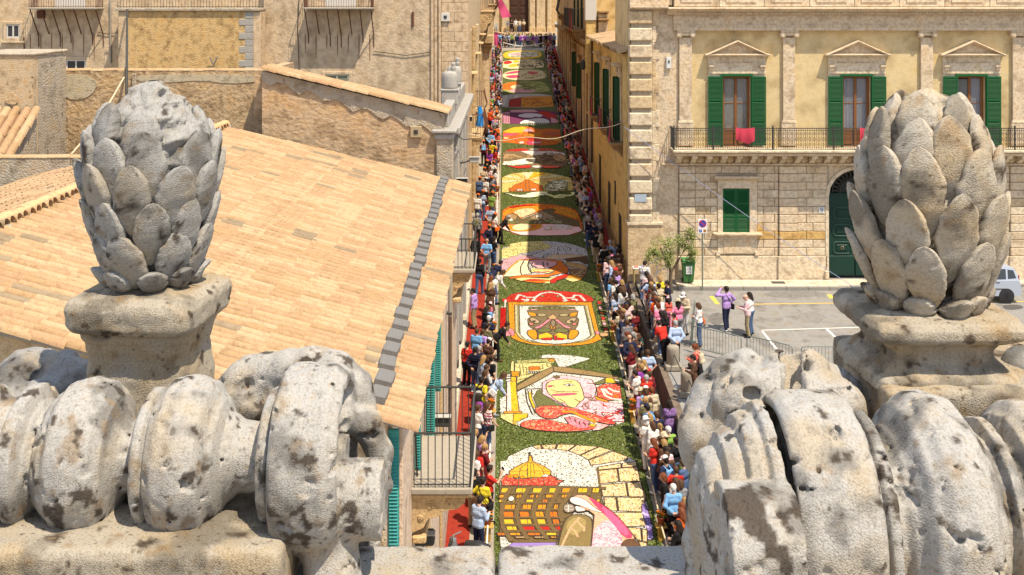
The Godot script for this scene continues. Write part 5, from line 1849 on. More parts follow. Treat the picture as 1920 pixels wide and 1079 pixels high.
# ---------------------------------------------------------------- houses beyond the tiled roof
func small_window(parent: Node3D, x0: float, y0: float, x1: float, y1: float, d: float, surround: Material, frame: Material, pane: Material) -> void:
	var w := Node3D.new()
	w.name = "window"
	parent.add_child(w, true)
	var a := P(x0, y1, d)
	var b := P(x1, y0, d)
	w.position = (a + b) * 0.5 - parent.position
	var s := b - a
	for q in [[-0.5,0.12,0], [0.5,0.12,0]]:
		obj("surround", bx(Vector3(0.16, s.y + 0.3,0.12), 0.02), surround, w, Vector3(q[0] * (s.x + 0.16), 0,0.03))
	obj("surround", bx(Vector3(s.x, 0.16,0.12), 0.02), surround, w, Vector3(0, s.y * 0.5 + 0.08,0.03))
	obj("sill", bx(Vector3(s.x + 0.5,0.12,0.2), 0.02), surround, w, Vector3(0,-s.y * 0.5 - 0.21,0.06))
	obj("surround", bx(Vector3(s.x, 0.16,0.12), 0.02), surround, w, Vector3(0,-s.y * 0.5 - 0.08,0.028))
	for k in 2:
		obj("pane", bx(Vector3(s.x * 0.5 - 0.1, s.y - 0.12,0.01)), pane, w, Vector3((k - 0.5) * s.x * 0.5,0,0.012))
	var f := MB.new()
	for x in [-0.5,0.0,0.5]:
		f.box(Vector3(x * (s.x - 0.07), 0,0.03), Vector3(0.08 if x == 0.0 else 0.07, s.y, 0.04), 0.005)
	for y in [-0.5,0.5]:
		f.box(Vector3(0, y * (s.y - 0.07), 0.03), Vector3(s.x - 0.14,0.07,0.036), 0.005)
	obj("frame", f.done(), frame, w)
func build_back_houses() -> void:
	var tan := mat("tan_plaster", Color(0.46,0.35,0.225), {"tex": "weather", "ts": 0.14, "det": "stain", "ds": 0.32, "dy": 0.4, "nrm": "n_plaster"})
	var rose := mat("rose_plaster", Color(0.48,0.36,0.24), {"tex": "weather", "ts": 0.11, "ty": 1.6, "det": "stain", "ds": 0.3, "nrm": "n_plaster", "nst": 0.8})
	var grey := mat("grey_plaster", Color(0.4,0.35,0.28), {"tex": "weather", "ts": 0.2, "det": "lichen", "ds": 0.14, "dy": 0.4, "nrm": "n_stone", "nst": 0.6})
	var cream := mat("cream_plaster", Color(0.58,0.46,0.32), {"tex": "fbm", "ts": 0.16, "det": "stain", "ds": 0.09, "dy": 0.5, "nrm": "n_plaster", "nst": 0.5})
	var ochre := mat("ochre_plaster", Color(0.56,0.4,0.2), {"tex": "weather", "ts": 0.22, "det": "stain", "ds": 0.3, "nrm": "n_stone", "nst": 0.5})
	var ash := mat("ashlar", Color(0.6,0.47,0.33), {"tex": "stone", "ts": 0.15, "det": "stain", "ds": 0.25})
	var lime := mat("limestone_old", Color(0.42,0.4,0.37), {"tex": "stone", "ts": 0.8, "det": "lichen", "ds": 0.4, "nrm": "n_stone"})
	var tile := mat("clay_tile_1")
	var iron := mat("rail_iron")
	var rust := mat("rust_iron", Color(0.12,0.05,0.03), {"rough": 0.8})
	var dark := mat("window_dark", Color(0.03,0.03,0.035), {"rough": 0.15, "spec": 0.5})
	var wfr := mat("window_white", Color(0.55,0.52,0.47), {"rough": 0.6})
	# long garden wall behind the roof
	var D := 43.0
	var w := thing("plaster_wall", "long tan plaster wall with a patched grey area, behind the tiled roof", "wall", Vector3(-13.5,9.0,-D))
	var a := P(85,133, D)
	var b := P(512,133, D)
	solid_wall("wall", w, Vector3(a.x, 9.0,-D), Vector3(b.x, 9.0,-D), a.y, b.y, 0.5, tan)
	var x := a.x
	while x < b.x - 0.1:
		var l := minf(rnd(0.45,0.62), b.x - x)
		var o := obj("coping_tile", barrel(0.6,0.2,0.22,0.4), [tile, mat("clay_tile_3"), mat("clay_tile_0")][rng.randi() % 3], w, Vector3(x, a.y + 0.01,-D - 0.2) - w.position)
		o.rotation.z = rnd(-0.03,0.03)
		x += l
	blot("plaster_patch", w, [95,142,150,138,178,148,182,160,172,178,150,187,128,186,110,170,98,158], D, 0.03, mat("patch_grey", Color(0.46,0.4,0.29), {"tex": "weather", "ts": 0.4, "nrm": "n_plaster"}))
	blot("plaster_patch", w, [250,140,490,140,490,152,430,158,380,150,300,156,255,152], D, 0.02, mat("patch_grey"))
	part_box("wall_pier", Vector3(P(248,0, D).x, 9.0,-D) - w.position, Vector3(P(256,0, D).x, a.y - 0.1,-D + 0.1) - w.position, grey, w, 0.02)
	# gable house: sloping parapet
	D = 41.0
	var gh := thing("gable_house", "rose plaster house with a sloping tile-capped gable and grey stone street front", "house", Vector3(-5.5,9.0,-D))
	a = P(491,134, D)
	b = P(832,214, D)
	solid_wall("gable_wall", gh, Vector3(a.x, 8.5,-D), Vector3(b.x, 8.5,-D), a.y, b.y, 0.5, rose)
	solid_wall("side_wall", gh, Vector3(a.x - 0.003,8.5,-D - 6.0), Vector3(a.x - 0.003,8.5,-D - 0.51), a.y, a.y, -0.4, rose)
	var up := (Vector3(a.x, a.y, 0) - Vector3(b.x, b.y, 0)).normalized()
	tile_field(gh, Vector3(b.x + 0.1, b.y + 0.06,-D + 0.12), Vector3(0,0,-1), 1.5, up, a.distance_to(b) - 0.1,0.5,0.3,200,14)
	var band := MB.new()
	var gp := gh.position
	var top := []
	var bot := []
	for k in 25:
		var t := k / 24.0
		var p := a.lerp(b, t)
		top.append(Vector3(p.x, p.y + 0.02,-D + 0.05) - gp)
		bot.append(Vector3(p.x, p.y - 0.22 - 0.5 * t - 0.14 * sin(k * 1.7) - 0.1 * rng.randf(), -D + 0.045) - gp)
	for k in 24:
		band.quad(bot[k], bot[k + 1], top[k + 1], top[k])
	obj("render_band", band.done(), grey, gh)
	# corner pier with its weathered cap at the street end
	part_box("corner_pier", Vector3(P(818,0, D).x, 8.0,-D - 0.8) - gp, Vector3(P(849,0, D).x, P(0,245, D).y, -D + 0.12) - gp, grey, gh, 0.03)
	part_box("pier_cap", Vector3(P(810,0, D).x, P(0,249, D).y, -D - 0.9) - gp, Vector3(P(856,0, D).x, P(0,242, D).y, -D + 0.3) - gp, lime, gh, 0.04)
	part_box("pier_neck", Vector3(P(815,0, D).x, P(0,262, D).y, -D - 0.85) - gp, Vector3(P(851,0, D).x, P(0,250, D).y, -D + 0.2) - gp, lime, gh, 0.05)
	solid_wall("street_wall", gh, Vector3(-2.32,5.0,-D - 0.8), Vector3(-2.28,6.0,-57.5), 15.0,15.0,0.4, lime)
	part_box("cornice", Vector3(-2.6,14.95,-57.0) - gp, Vector3(-1.95,15.25,-D - 0.9) - gp, lime, gh, 0.05)
	part_box("parapet", Vector3(-2.75,15.25,-56.0) - gp, Vector3(-2.35,15.9,-D - 0.6) - gp, lime, gh, 0.05)
	for q in [44.0,47.5,51.0]:
		part_box("pilaster", Vector3(-2.3,5.5,-q - 0.5) - gp, Vector3(-2.1,14.94,-q) - gp, lime, gh, 0.03)
		part_box("window_surround", Vector3(-2.3,10.6,-q - 2.4) - gp, Vector3(-2.16,13.4,-q - 1.2) - gp, ash, gh, 0.03)
	for q in [[46.4,15.9,1.0,2.9], [50.0,15.9,0.82,2.8]]: # stone tubs with little ball finials on the parapet
		var t := Node3D.new()
		t.name = "stone_ornament"
		gh.add_child(t, true)
		t.position = Vector3(-2.58, q[1] - 0.15,-q[0]) - gp
		t.scale = Vector3(0.72,0.66,0.72)
		obj("pedestal", bx(Vector3(0.95 * q[2], 0.9,0.9), 0.05), lime, t, Vector3(0,0.35,0))
		obj("pedestal_cap", bx(Vector3(1.1 * q[2], 0.14,1.0), 0.04), lime, t, Vector3(0,0.82,0))
		var dm := MB.new()
		dm.lathe([[0.42,0.0], [0.47,0.1], [0.46,0.7], [0.43,0.95], [0.3,1.08], [0.05,1.12]], Vector3(0,0.88,0), 18)
		obj("drum", dm.done(true), lime, t)
		var bl := MB.new()
		bl.lathe([[0.12,0.0], [0.1,0.1], [0.16,0.22], [0.15,0.34], [0.08,0.4], [0.14,0.48], [0.12,0.6], [0.03,0.65]], Vector3(0.2,1.9,0), 12)
		obj("ball_finial", bl.done(true), lime, t)
	floodlight_plate(gh, P(780,247, D - 0.05), 0.42, mat("lamp_case_tan", Color(0.36,0.28,0.17), {"rough": 0.6}))
	# small block with a lean-to roof at the left end
	D = 40.0
	var sb := thing("plaster_shed", "small block of stained grey and tan plaster with a lean-to tile roof", "shed", Vector3(-18.5,9.0,-D))
	a = P(-60,105, D)
	b = P(62,105, D)
	solid_wall("front_wall", sb, Vector3(a.x, 9.0,-D), Vector3(b.x, 9.0,-D), a.y, b.y, 0.4, mat("tan_grey_plaster", Color(0.5,0.39,0.26), {"tex": "weather", "ts": 0.3, "det": "lichen", "ds": 0.12, "nrm": "n_stone", "nst": 0.6}))
	solid_wall("side_wall", sb, Vector3(b.x + 0.003,9.0,-D - 0.41), Vector3(b.x + 0.003,9.0,-D - 2.9), b.y, b.y - 0.1,0.4, grey)
	part_box("coping", Vector3(a.x, a.y, -D - 3.0) - sb.position, Vector3(b.x + 0.06, a.y + 0.12,-D + 0.06) - sb.position, grey, sb, 0.04)
	blot("broken_plaster", sb, [8,186,18,180,22,172,30,180,34,190,28,197,14,194], D, 0.06, mat("tan_plaster"))
	var lt := P(64,217,39.8)
	tile_field(sb, Vector3(lt.x, 14.0,-36.6), Vector3(-1,0,0), 4.0, Vector3(0,0.62,-1).normalized(), 3.7,0.5,0.34,80,15)
	solid_wall("lean_to_wall", sb, Vector3(lt.x + 0.003,9.0,-37.01), Vector3(lt.x + 0.003,9.0,-39.98), 13.95,15.95,0.3, grey)
	solid_wall("lean_to_front", sb, Vector3(-25,9.0,-36.7), Vector3(lt.x, 9.0,-36.7), 13.9,13.9,0.3, grey)
	# low grey wall with a tile coping
	D = 37.0
	var lw := thing("boundary_wall", "low grey stained wall capped with clay tiles, beside the roof ridge", "wall", Vector3(-16.0,9.0,-D + 0.6))
	a = P(-40,296, D - 0.6)
	b = P(152,296, D - 0.6)
	solid_wall("wall", lw, Vector3(a.x, 9.0,-D + 0.6), Vector3(b.x + 2.5,9.0,-D + 0.6), a.y, b.y, 0.3, grey)
	x = a.x
	while x < b.x + 2.3:
		var o := obj("coping_tile", barrel(0.78,0.17,0.18,0.5), [tile, mat("clay_tile_3")][rng.randi() % 2], lw, Vector3(x, a.y, -D + 0.45) - lw.position)
		o.rotation.z = rnd(-0.015,0.015)
		x += 0.72
	# the tall back building
	D = 58.0
	var bb := thing("back_building", "tall cream plaster building with iron-strutted balconies and an ochre projecting bay", "building", Vector3(-14.0,8.0,-D))
	var bp := bb.position
	solid_wall("wall", bb, Vector3(-31.0,6.0,-D), Vector3(P(812,0, D).x, 6.0,-D), 27.0,27.0,0.5, cream)
	solid_wall("side_wall", bb, Vector3(P(878,0, D).x, 5.0,-D), Vector3(P(878,0, D).x, 5.0,-D - 3), 27.0,27.0,0.4, ash)
	part_box("roof", Vector3(-31,27,-D - 14) - bp, Vector3(-2.2,27.3,-D) - bp, grey, bb)
	part_box("corner_core", Vector3(P(812,0, D).x, 5.0,-D - 0.5) - bp, Vector3(P(877,0, D).x, 27.0,-D - 0.02) - bp, ash, bb)
	for q in [[808,813,0.12], [814,821,0.05], [822,827,0.14]]:
		part_box("pilaster_strip", Vector3(P(q[0], 0, D).x, 5.0,-D - 0.1) - bp, Vector3(P(q[1], 0, D).x, 27.0,-D + q[2]) - bp, ash, bb, 0.02)
	var y := 21.4
	var k := 0
	while y > 12.0:
		var xs := [827.3,852.0,878.0] if k % 2 == 0 else [827.3,840.0,866.0,878.0]
		for j in xs.size() - 1:
			part_box("ashlar_block", Vector3(P(xs[j], 0, D).x + 0.006, y - 0.5,-D - 0.1) - bp, Vector3(P(xs[j + 1], 0, D).x - 0.006, y - 0.008,-D + 0.05 + rnd(0,0.008)) - bp, ash, bb, 0.012)
		y -= 0.51
		k += 1
	# the bay
	var bz := 1.15
	var b0 := P(222,17, D - bz)
	var b1 := P(478,17, D - bz)
	part_box("bay_wall", Vector3(b0.x, 9.0,-D + 0.01) - bp, Vector3(b1.x, b0.y - 0.1,-D + bz) - bp, ochre, bb)
	part_box("bay_edge", Vector3(b0.x - 0.02,9.0,-D + 0.3) - bp, Vector3(b0.x + 0.5, b0.y - 0.12,-D + bz + 0.03) - bp, cream, bb, 0.02)
	part_box("bay_edge", Vector3(b1.x - 0.1,9.0,-D + 0.02) - bp, Vector3(b1.x + 0.28, b0.y - 0.12,-D + bz + 0.035) - bp, ash, bb, 0.02)
	y = b0.y - 0.14
	k = 0
	while y > 16.0:
		var l := 0.42 if k % 2 == 0 else 0.72
		part_box("quoin_stone", Vector3(b1.x - 0.1 - l, y - 0.34,-D + bz - 0.1) - bp, Vector3(b1.x - 0.103, y - 0.01,-D + bz + 0.02 + rnd(0,0.015)) - bp, lime, bb, 0.02)
		y -= 0.35
		k += 1
	part_box("bay_slab", Vector3(b0.x - 0.15, b0.y - 0.1,-D + 0.01) - bp, Vector3(b1.x + 0.3, b0.y + 0.06,-D + bz + 0.14) - bp, grey, bb, 0.03)
	iron_rail(bb, Vector3(b0.x - 0.05, b0.y + 0.06,-D + bz + 0.06), Vector3(b1.x + 0.2, b0.y + 0.06,-D + bz + 0.06), 1.0,0.155, iron)
	iron_rail(bb, Vector3(b1.x + 0.2, b0.y + 0.06,-D + bz + 0.06), Vector3(b1.x + 0.2, b0.y + 0.06,-D + 0.1), 1.0,0.155, iron)
	# two strutted balconies
	for q in [[52.0,180.0], [568.0,697.0]]:
		var p0 := P(q[0], 15, D - 1.08)
		var p1 := P(q[1], 15, D - 1.08)
		part_box("balcony_slab", Vector3(p0.x, p0.y - 0.07,-D + 0.005) - bp, Vector3(p1.x, p0.y + 0.03,-D + 1.12) - bp, mat("balcony_floor"), bb, 0.02)
		iron_rail(bb, Vector3(p0.x + 0.04, p0.y + 0.03,-D + 1.08), Vector3(p1.x - 0.04, p0.y + 0.03,-D + 1.08), 1.0,0.125, rust)
		iron_rail(bb, Vector3(p1.x - 0.04, p0.y + 0.03,-D + 1.08), Vector3(p1.x - 0.04, p0.y + 0.03,-D + 0.05), 1.0,0.125, rust)
		iron_rail(bb, Vector3(p0.x + 0.04, p0.y + 0.03,-D + 1.08), Vector3(p0.x + 0.04, p0.y + 0.03,-D + 0.05), 1.0,0.125, rust)
		for s in 7:
			var xx := lerpf(p0.x + 0.06, p1.x - 0.06, s / 6.0)
			var st := MB.new()
			st.tube([Vector3(xx, p0.y - 0.08,-D + 1.0) - bp, Vector3(xx + 0.02, p0.y - 1.35,-D + 0.06) - bp], 0.032,6)
			if s % 3 != 1:
				st.tube([Vector3(xx + 0.02, p0.y - 1.3,-D + 0.03) - bp, Vector3(xx + 0.03, p0.y - 1.75 - rnd(0,0.4), -D + 0.02) - bp], 0.024,6)
			obj("strut", st.done(true), rust, bb)
			blot("rust_stain", bb, [q[0] + 4 + s * (q[1] - q[0] - 8) / 6.0 - 1.2,64, q[0] + 4 + s * (q[1] - q[0] - 8) / 6.0 + 1.4,64, q[0] + 4 + s * (q[1] - q[0] - 8) / 6.0 + 0.8,92 + rng.randi() % 34, q[0] + 4 + s * (q[1] - q[0] - 8) / 6.0 - 0.6,90 + rng.randi() % 30], D, 0.006, mat("rust_stain", Color(0.22,0.13,0.08), {"tex": "stain", "ts": 1.0}))
		# a door onto the balcony, mostly above the picture
		var m := (p0.x + p1.x) * 0.5
		part_box("door", Vector3(m - 0.8, p0.y + 0.03,-D + 0.003) - bp, Vector3(m + 0.8, p0.y + 2.6,-D + 0.05) - bp, wfr, bb, 0.01)
	small_window(bb, 12,46,37,71, D, cream, wfr, dark)
	small_window(bb, 124,112,161,131, D, cream, wfr, dark)
	small_window(bb, 610,140,654,168, D, cream, mat("green_wood", Color(0.42,0.42,0.3), {"rough": 0.6}), mat("green_pane", Color(0.2,0.2,0.14), {"rough": 0.3}))
	part_box("vent_box", P(70,34, D) - bp, P(84,20, D) + Vector3(0,0,0.12) - bp, rust, bb, 0.01)
	part_box("iron_anchor", P(772,50, D) - bp, P(776,22, D) + Vector3(0,0,0.08) - bp, rust, bb, 0.02)
	for s in [-1,1]:
		var an := MB.new()
		an.tube([P(400,122, D - 1.2) - bp, P(400 + s * 7,107, D - 1.35) - bp], 0.04,5)
		obj("wall_anchor", an.done(true), mat("zinc_pipe"), bb)
	for q in [[[206,0,206,20,207,118], 0.05, "zinc_pipe"], [[560,0,558,60,561,140], 0.02, "rail_iron"], [[700,96,760,104,806,98], 0.018, "rail_iron"], [[44,70,46,128], 0.03, "rust_iron"], [[182,60,200,64,220,61], 0.018, "rail_iron"]]:
		var pts := []
		for j in range(0, q[0].size(), 2):
			pts.append(P(q[0][j], q[0][j + 1], D - 0.06) - bp)
		var wm := MB.new()
		wm.tube(pts, q[1], 6)
		obj("wall_pipe" if q[1] > 0.025 else "wall_cable", wm.done(true), mat(q[2]), bb)
	floodlight_plate(bb, P(835,32, D - 0.07), 0.45, wfr)
	for q in [[476,36,7], [477,60,6], [476,90,6], [477,118,6]]:
		part_box("broken_brick", P(q[0], q[1] + q[2], D - 0.9) - bp, P(q[0] + 5, q[1], D - 0.9) + Vector3(0,0,0.1) - bp, mat("clay_tile_4"), bb, 0.02)
	# dark cable and a pale rope
	var c := MB.new()
	c.tube([P(238,18, D - 1.35), P(237,126,42.5), P(236.5,192,42.4), P(236.5,260,42.4)], 0.05,6)
	tag(obj("cable", c.done(true), iron), "black cable running straight down the ochre bay and tan wall", "cable")
	var r := MB.new()
	r.tube([P(232,145,42.4), P(196,208,40.0), P(160,258,38.0), P(131,292,36.6)], 0.03,6)
	tag(obj("rope", r.done(true), mat("pale_rope", Color(0.6,0.46,0.3), {"rough": 0.9})), "pale rope slanting across the tan plaster wall to the low grey wall", "rope")
func floodlight_plate(parent: Node3D, at: Vector3, s: float, m: Material) -> void:
	var l := Node3D.new()
	l.name = "floodlight"
	parent.add_child(l, true)
	l.position = at - parent.position
	obj("case", bx(Vector3(s, s, 0.16), 0.02), m, l, Vector3(0,0,0.02))
	obj("lens", bx(Vector3(s * 0.36, s * 0.36,0.03), 0.01), mat("window_dark"), l, Vector3(0,0,0.11))
# ---------------------------------------------------------------- houses that line the street
func side_window(parent: Node3D, x: float, d: float, w: float, y0: float, y1: float, face: float, leaf_m: Material, stone: Material) -> void: # window in a wall along the street at x; face +1 looks to +x
	var n := Node3D.new()
	n.name = "window"
	parent.add_child(n, true)
	n.position = Vector3(x, y0,-d) - parent.position
	var h := y1 - y0
	obj("pane", bx(Vector3(0.02, h, w)), mat("window_dark"), n, Vector3(face * 0.012, h * 0.5,0))
	for s in [-1.0,1.0]:
		obj("surround", bx(Vector3(0.1, h + 0.2,0.2), 0.02), stone, n, Vector3(face * 0.05, h * 0.5, s * (w * 0.5 + 0.1)))
		if leaf_m:
			var lf := Node3D.new()
			lf.name = "shutter"
			n.add_child(lf, true)
			lf.position = Vector3(face * 0.06, h * 0.5, s * (w * 0.5 + 0.03))
			lf.rotation.y = s * 0.5 * face
			obj("frame", bx(Vector3(w * 0.3, h, 0.05), 0.01), leaf_m, lf, Vector3(face * w * 0.15,0,0))
	obj("lintel", bx(Vector3(0.14,0.22, w + 0.4), 0.02), stone, n, Vector3(face * 0.07, h + 0.11,0))
	obj("hood", bx(Vector3(0.45,0.1, w + 0.7), 0.03), stone, n, Vector3(face * 0.22, h + 0.62,0))
	for s in [-1.0,1.0]:
		obj("hood_bracket", bx(Vector3(0.2,0.4,0.14), 0.05), stone, n, Vector3(face * 0.1, h + 0.4, s * (w * 0.5 + 0.15)))
func side_balcony(parent: Node3D, x: float, d0: float, d1: float, y: float, reach: float, face: float, stone: Material, iron: Material, h: float, corbel_h: float, belly := 0.0) -> void:
	var o := parent.position
	var px := x + face * reach
	part_box("balcony_slab", Vector3(x, y - 0.16,-d1) - o, Vector3(px, y, -d0) - o, stone, parent, 0.04)
	iron_rail(parent, Vector3(x, y, -d0 - 0.03), Vector3(px - face * 0.05, y, -d0 - 0.03), h, 0.13, iron, "railing_lattice", 0.0)
	var a := Vector3(px - face * 0.05, y, -d0 - 0.03)
	var b := Vector3(px - face * 0.05, y, -d1 + 0.03)
	if face > 0:
		iron_rail(parent, b, a, h, 0.16, iron, "railing_lattice", belly)
	else:
		iron_rail(parent, a, b, h, 0.16, iron, "railing_lattice", belly)
	if corbel_h > 0:
		var n := maxi(2, int((d1 - d0) / 1.1))
		for k in n:
			carved_corbel(parent, Vector3(x, y - 0.162,-lerpf(d0 + 0.2, d1 - 0.2, k / float(n - 1))), Vector3(face, 0,0), reach * 0.88, corbel_h, 0.26, stone)
func build_street_houses() -> void:
	var yel := mat("yellow_house_plaster", Color(0.68,0.5,0.21), {"tex": "fbm", "ts": 0.18, "det": "stain", "ds": 0.08, "nrm": "n_plaster"})
	var gold := mat("golden_stone", Color(0.6,0.45,0.26), {"tex": "stone", "ts": 0.25, "det": "stain", "ds": 0.15, "nrm": "n_plaster"})
	var pale := mat("pale_stone", Color(0.6,0.48,0.32), {"tex": "stone", "ts": 0.2, "det": "stain", "ds": 0.12})
	var brown := mat("brown_stone", Color(0.36,0.23,0.11), {"tex": "stone", "ts": 0.3, "det": "stain", "ds": 0.2, "nrm": "n_stone"})
	var green := mat("leaf_shutter_dark", Color(0.012,0.045,0.015), {"rough": 0.6})
	var iron := mat("rail_iron")
	var cloth := mat("crimson_cloth")
	var X := 5.5
	# 1: yellow house next to the palazzo
	var h := thing("yellow_house", "yellow plaster house with three balconied green-shuttered windows, beside the palazzo corner", "house", Vector3(7.5, sy(64), -65))
	var o := h.position
	solid_wall("street_wall", h, Vector3(X, 5.0,-76), Vector3(X, 5.0,-54.2), 17.4,17.4,0.4, yel)
	solid_wall("end_wall", h, Vector3(X + 0.41,5.0,-54.203), Vector3(12.0,5.0,-54.203), 17.4,18.3,0.4, yel)
	part_box("eave_board", Vector3(X - 0.12,17.25,-76) - o, Vector3(X + 0.1,17.39,-54.3) - o, yel, h, 0.02)
	tile_field(h, Vector3(X - 0.35,17.45,-54.1), Vector3(0,0,-1), 21.8, Vector3(1,0.16,0).normalized(), 6.0,0.6,0.5,250,16)
	part_box("plinth", Vector3(X - 0.06,5.0,-76) - o, Vector3(X, 7.4,-54.3) - o, brown, h, 0.02)
	for q in [56.7,63.0,69.6]:
		side_window(h, X, q, 1.15,12.95,16.1,-1.0, green, pale)
		side_balcony(h, X, q - 1.25, q + 1.25,12.9,0.62,-1.0, brown, iron, 1.05,0.55)
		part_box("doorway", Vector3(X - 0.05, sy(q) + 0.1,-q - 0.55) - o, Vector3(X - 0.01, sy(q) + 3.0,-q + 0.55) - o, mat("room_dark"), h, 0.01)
	part_box("slit_window", Vector3(X - 0.05,9.2,-59.6) - o, Vector3(X - 0.01,10.4,-59.2) - o, mat("room_dark"), h)
	var dp := MB.new()
	dp.tube([Vector3(X - 0.1,17.7,-75.6) - o, Vector3(X - 0.1,9.0,-75.6) - o], 0.07,8)
	obj("drain_pipe", dp.done(true), mat("cast_pipe"), h)
	var pn := Vector3(X - 0.62 + 0.02,13.95,0)
	for q in [[55.9, "red cloth over the first balcony of the yellow house"], [62.2, "red cloth over the middle balcony of the yellow house"], [68.9, "faded red cloth over the last balcony of the yellow house"]]:
		drape(Vector3(pn.x - 0.03, pn.y, -q[0]), Vector3(pn.x - 0.03, pn.y, -q[0] - 0.9), [0.9,1.15,1.2,0.95], cloth, q[1], int(q[0]))
	# upper house showing over its roof
	var u := thing("upper_house", "yellow upper storey with weathered cornices rising behind the low tiled eave", "house", Vector3(9.5,17,-76.6))
	o = u.position
	solid_wall("front_wall", u, Vector3(5.75,12,-76.6), Vector3(22.0,12,-76.6), 20.6,20.6,0.4, mat("upper_plaster", Color(0.62,0.46,0.22), {"tex": "weather", "ts": 0.16, "det": "stain", "ds": 0.07}))
	part_box("white_pier", Vector3(P(1096,0,76.6).x, P(0,38,76.6).y, -76.6) - o, Vector3(P(1117,0,76.6).x, 20.6,-75.9) - o, mat("window_white"), u, 0.03)
	part_box("pier_foot", Vector3(P(1098,0,76.6).x, 15,-76.6) - o, Vector3(P(1117,0,76.6).x, P(0,39,76.6).y, -76.0) - o, yel, u, 0.03)
	for q in [[20.0,25.0], [34.5,39.0]]:
		part_box("cornice", Vector3(P(1121,0,76).x, P(0, q[1], 76).y, -76.6) - o, Vector3(P(1142,0,76).x, P(0, q[0], 76).y, -75.7) - o, brown, u, 0.05)
	part_box("cornice_block", Vector3(P(1122,0,76).x, P(0,34,76).y, -76.6) - o, Vector3(P(1139,0,76).x, P(0,25.5,76).y, -75.9) - o, pale, u, 0.05)
	part_box("cornice_block", Vector3(P(1122,0,76).x, P(0,62,76).y, -76.6) - o, Vector3(P(1140,0,76).x, P(0,39.5,76).y, -76.0) - o, pale, u, 0.05)
	# 2: stone house further along with a long balcony
	var s := thing("stone_house", "golden stone house with a long balcony on carved brackets, beyond the yellow house", "house", Vector3(7.0, sy(100), -105))
	o = s.position
	solid_wall("street_wall", s, Vector3(X, 7.0,-136), Vector3(X, 7.0,-101.01), 27.0,27.0,0.4, gold)
	solid_wall("street_wall", s, Vector3(X, 7.0,-101), Vector3(X, 7.0,-90.01), 32.0,32.0,0.4, gold)
	solid_wall("street_wall", s, Vector3(X, 7.0,-90), Vector3(X, 7.0,-77.21), 20.6,20.6,0.4, gold)
	solid_wall("end_wall", s, Vector3(X, 7.0,-76.8), Vector3(5.74,7.0,-76.8), 20.6,20.6,0.4, gold)
	solid_wall("far_wall", s, Vector3(X + 7,7.0,-136.01), Vector3(X, 7.0,-136.01), 27.0,27.0,0.4, gold)
	side_balcony(s, X, 84.0,99.0,17.75,0.95,-1.0, brown, iron, 1.6,1.3)
	side_balcony(s, X, 108.0,114.0,18.6,0.9,-1.0, brown, iron, 1.5,1.2,0.2)
	for q in [[80.5,12.0,14.9], [88.0,12.3,15.0], [95.0,12.7,15.6], [104.0,13.4,16.4], [112.0,14.2,17.0], [121.0,15.0,17.6]]:
		side_window(s, X, q[0], 1.3, q[1], q[2], -1.0, green if q[0] > 85.0 and q[0] < 100.0 else null, brown)
	for q in [87.0,92.0,97.0]:
		part_box("shutter", Vector3(X - 0.12,17.8,-q - 1.2) - o, Vector3(X, 20.5,-q) - o, green, s, 0.02)
	for q in [78.0,84.5,91.5,100.0,108.5,117.0,126.0]:
		part_box("pilaster", Vector3(X - 0.16, sy(q), -q - 0.7) - o, Vector3(X, 16.8,-q) - o, pale, s, 0.03)
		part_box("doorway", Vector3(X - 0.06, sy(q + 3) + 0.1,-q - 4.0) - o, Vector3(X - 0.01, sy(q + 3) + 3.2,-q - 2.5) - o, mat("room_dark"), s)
	part_box("cornice", Vector3(X - 0.4,16.8,-134) - o, Vector3(X, 17.1,-77) - o, brown, s, 0.06)
	for q in [[86.0, "first"], [88.5, "second"]]:
		drape(Vector3(X - 0.98,19.3,-q[0]), Vector3(X - 0.98,19.3,-q[0] - 0.8), [1.6,1.9,1.9,1.7], mat("dark_red_cloth", Color(0.25,0.03,0.02), {"rough": 0.9}), "dark red cloth hung on the long balcony of the stone house, %s of two" % q[1], int(q[0]))
	var lan := thing("wall_lantern", "dark iron lantern on a bracket at the corner of the stone house", "lantern", Vector3(X - 0.05,15.8,-77.3))
	var lb := MB.new()
	lb.tube([Vector3.ZERO, Vector3(-0.3,0.15,0), Vector3(-0.55,0.1,0)], 0.025,5)
	obj("bracket", lb.done(true), iron, lan)
	var lc := MB.new()
	lc.lathe([[0.1,-0.5], [0.16,-0.45], [0.24,-0.05], [0.26,0.0], [0.12,0.12], [0.03,0.2]], Vector3(-0.55,-0.12,0), 6)
	obj("cage", lc.done(), iron, lan)
	# 3: ornate palazzo on the other side
	var L := -2.42
	var p := thing("baroque_palazzo", "pale stone palazzo with carved balcony brackets, a round portal column and bulging iron railings", "building", Vector3(-5.0, sy(90), -95))
	o = p.position
	solid_wall("street_wall", p, Vector3(L, 5.0,-58.6), Vector3(L, 8.0,-136), 28,28,0.4, pale)
	solid_wall("far_wall", p, Vector3(L, 5.0,-136), Vector3(L - 8,5.0,-136), 28,28,0.4, pale)
	for q in [61.0,67.5,74.0,104.0,112.0,121.0,130.0]:
		part_box("pilaster", Vector3(L, sy(q), -q - 0.9) - o, Vector3(L + 0.2,18.4,-q) - o, [pale, gold][int(q) % 2], p, 0.03)
	for q in [[64.2,12.5,15.2], [71.0,13.2,16.0], [77.5,13.6,16.4], [84.0,14.0,16.8], [108.0,15.6,18.2], [117.0,16.2,18.8]]:
		side_window(p, L, q[0], 1.3, q[1], q[2], 1.0, null, gold)
	side_balcony(p, L, 62.0,66.5,12.4,0.85,1.0, gold, mat("rust_iron"), 1.25,0.9,0.22)
	side_balcony(p, L, 70.0,72.0,13.1,0.7,1.0, gold, mat("rust_iron"), 1.2,0.8,0.2)
	side_balcony(p, L, 86.0,101.0,19.2,1.05,1.0, gold, mat("rust_iron"), 1.6,2.3,0.25)
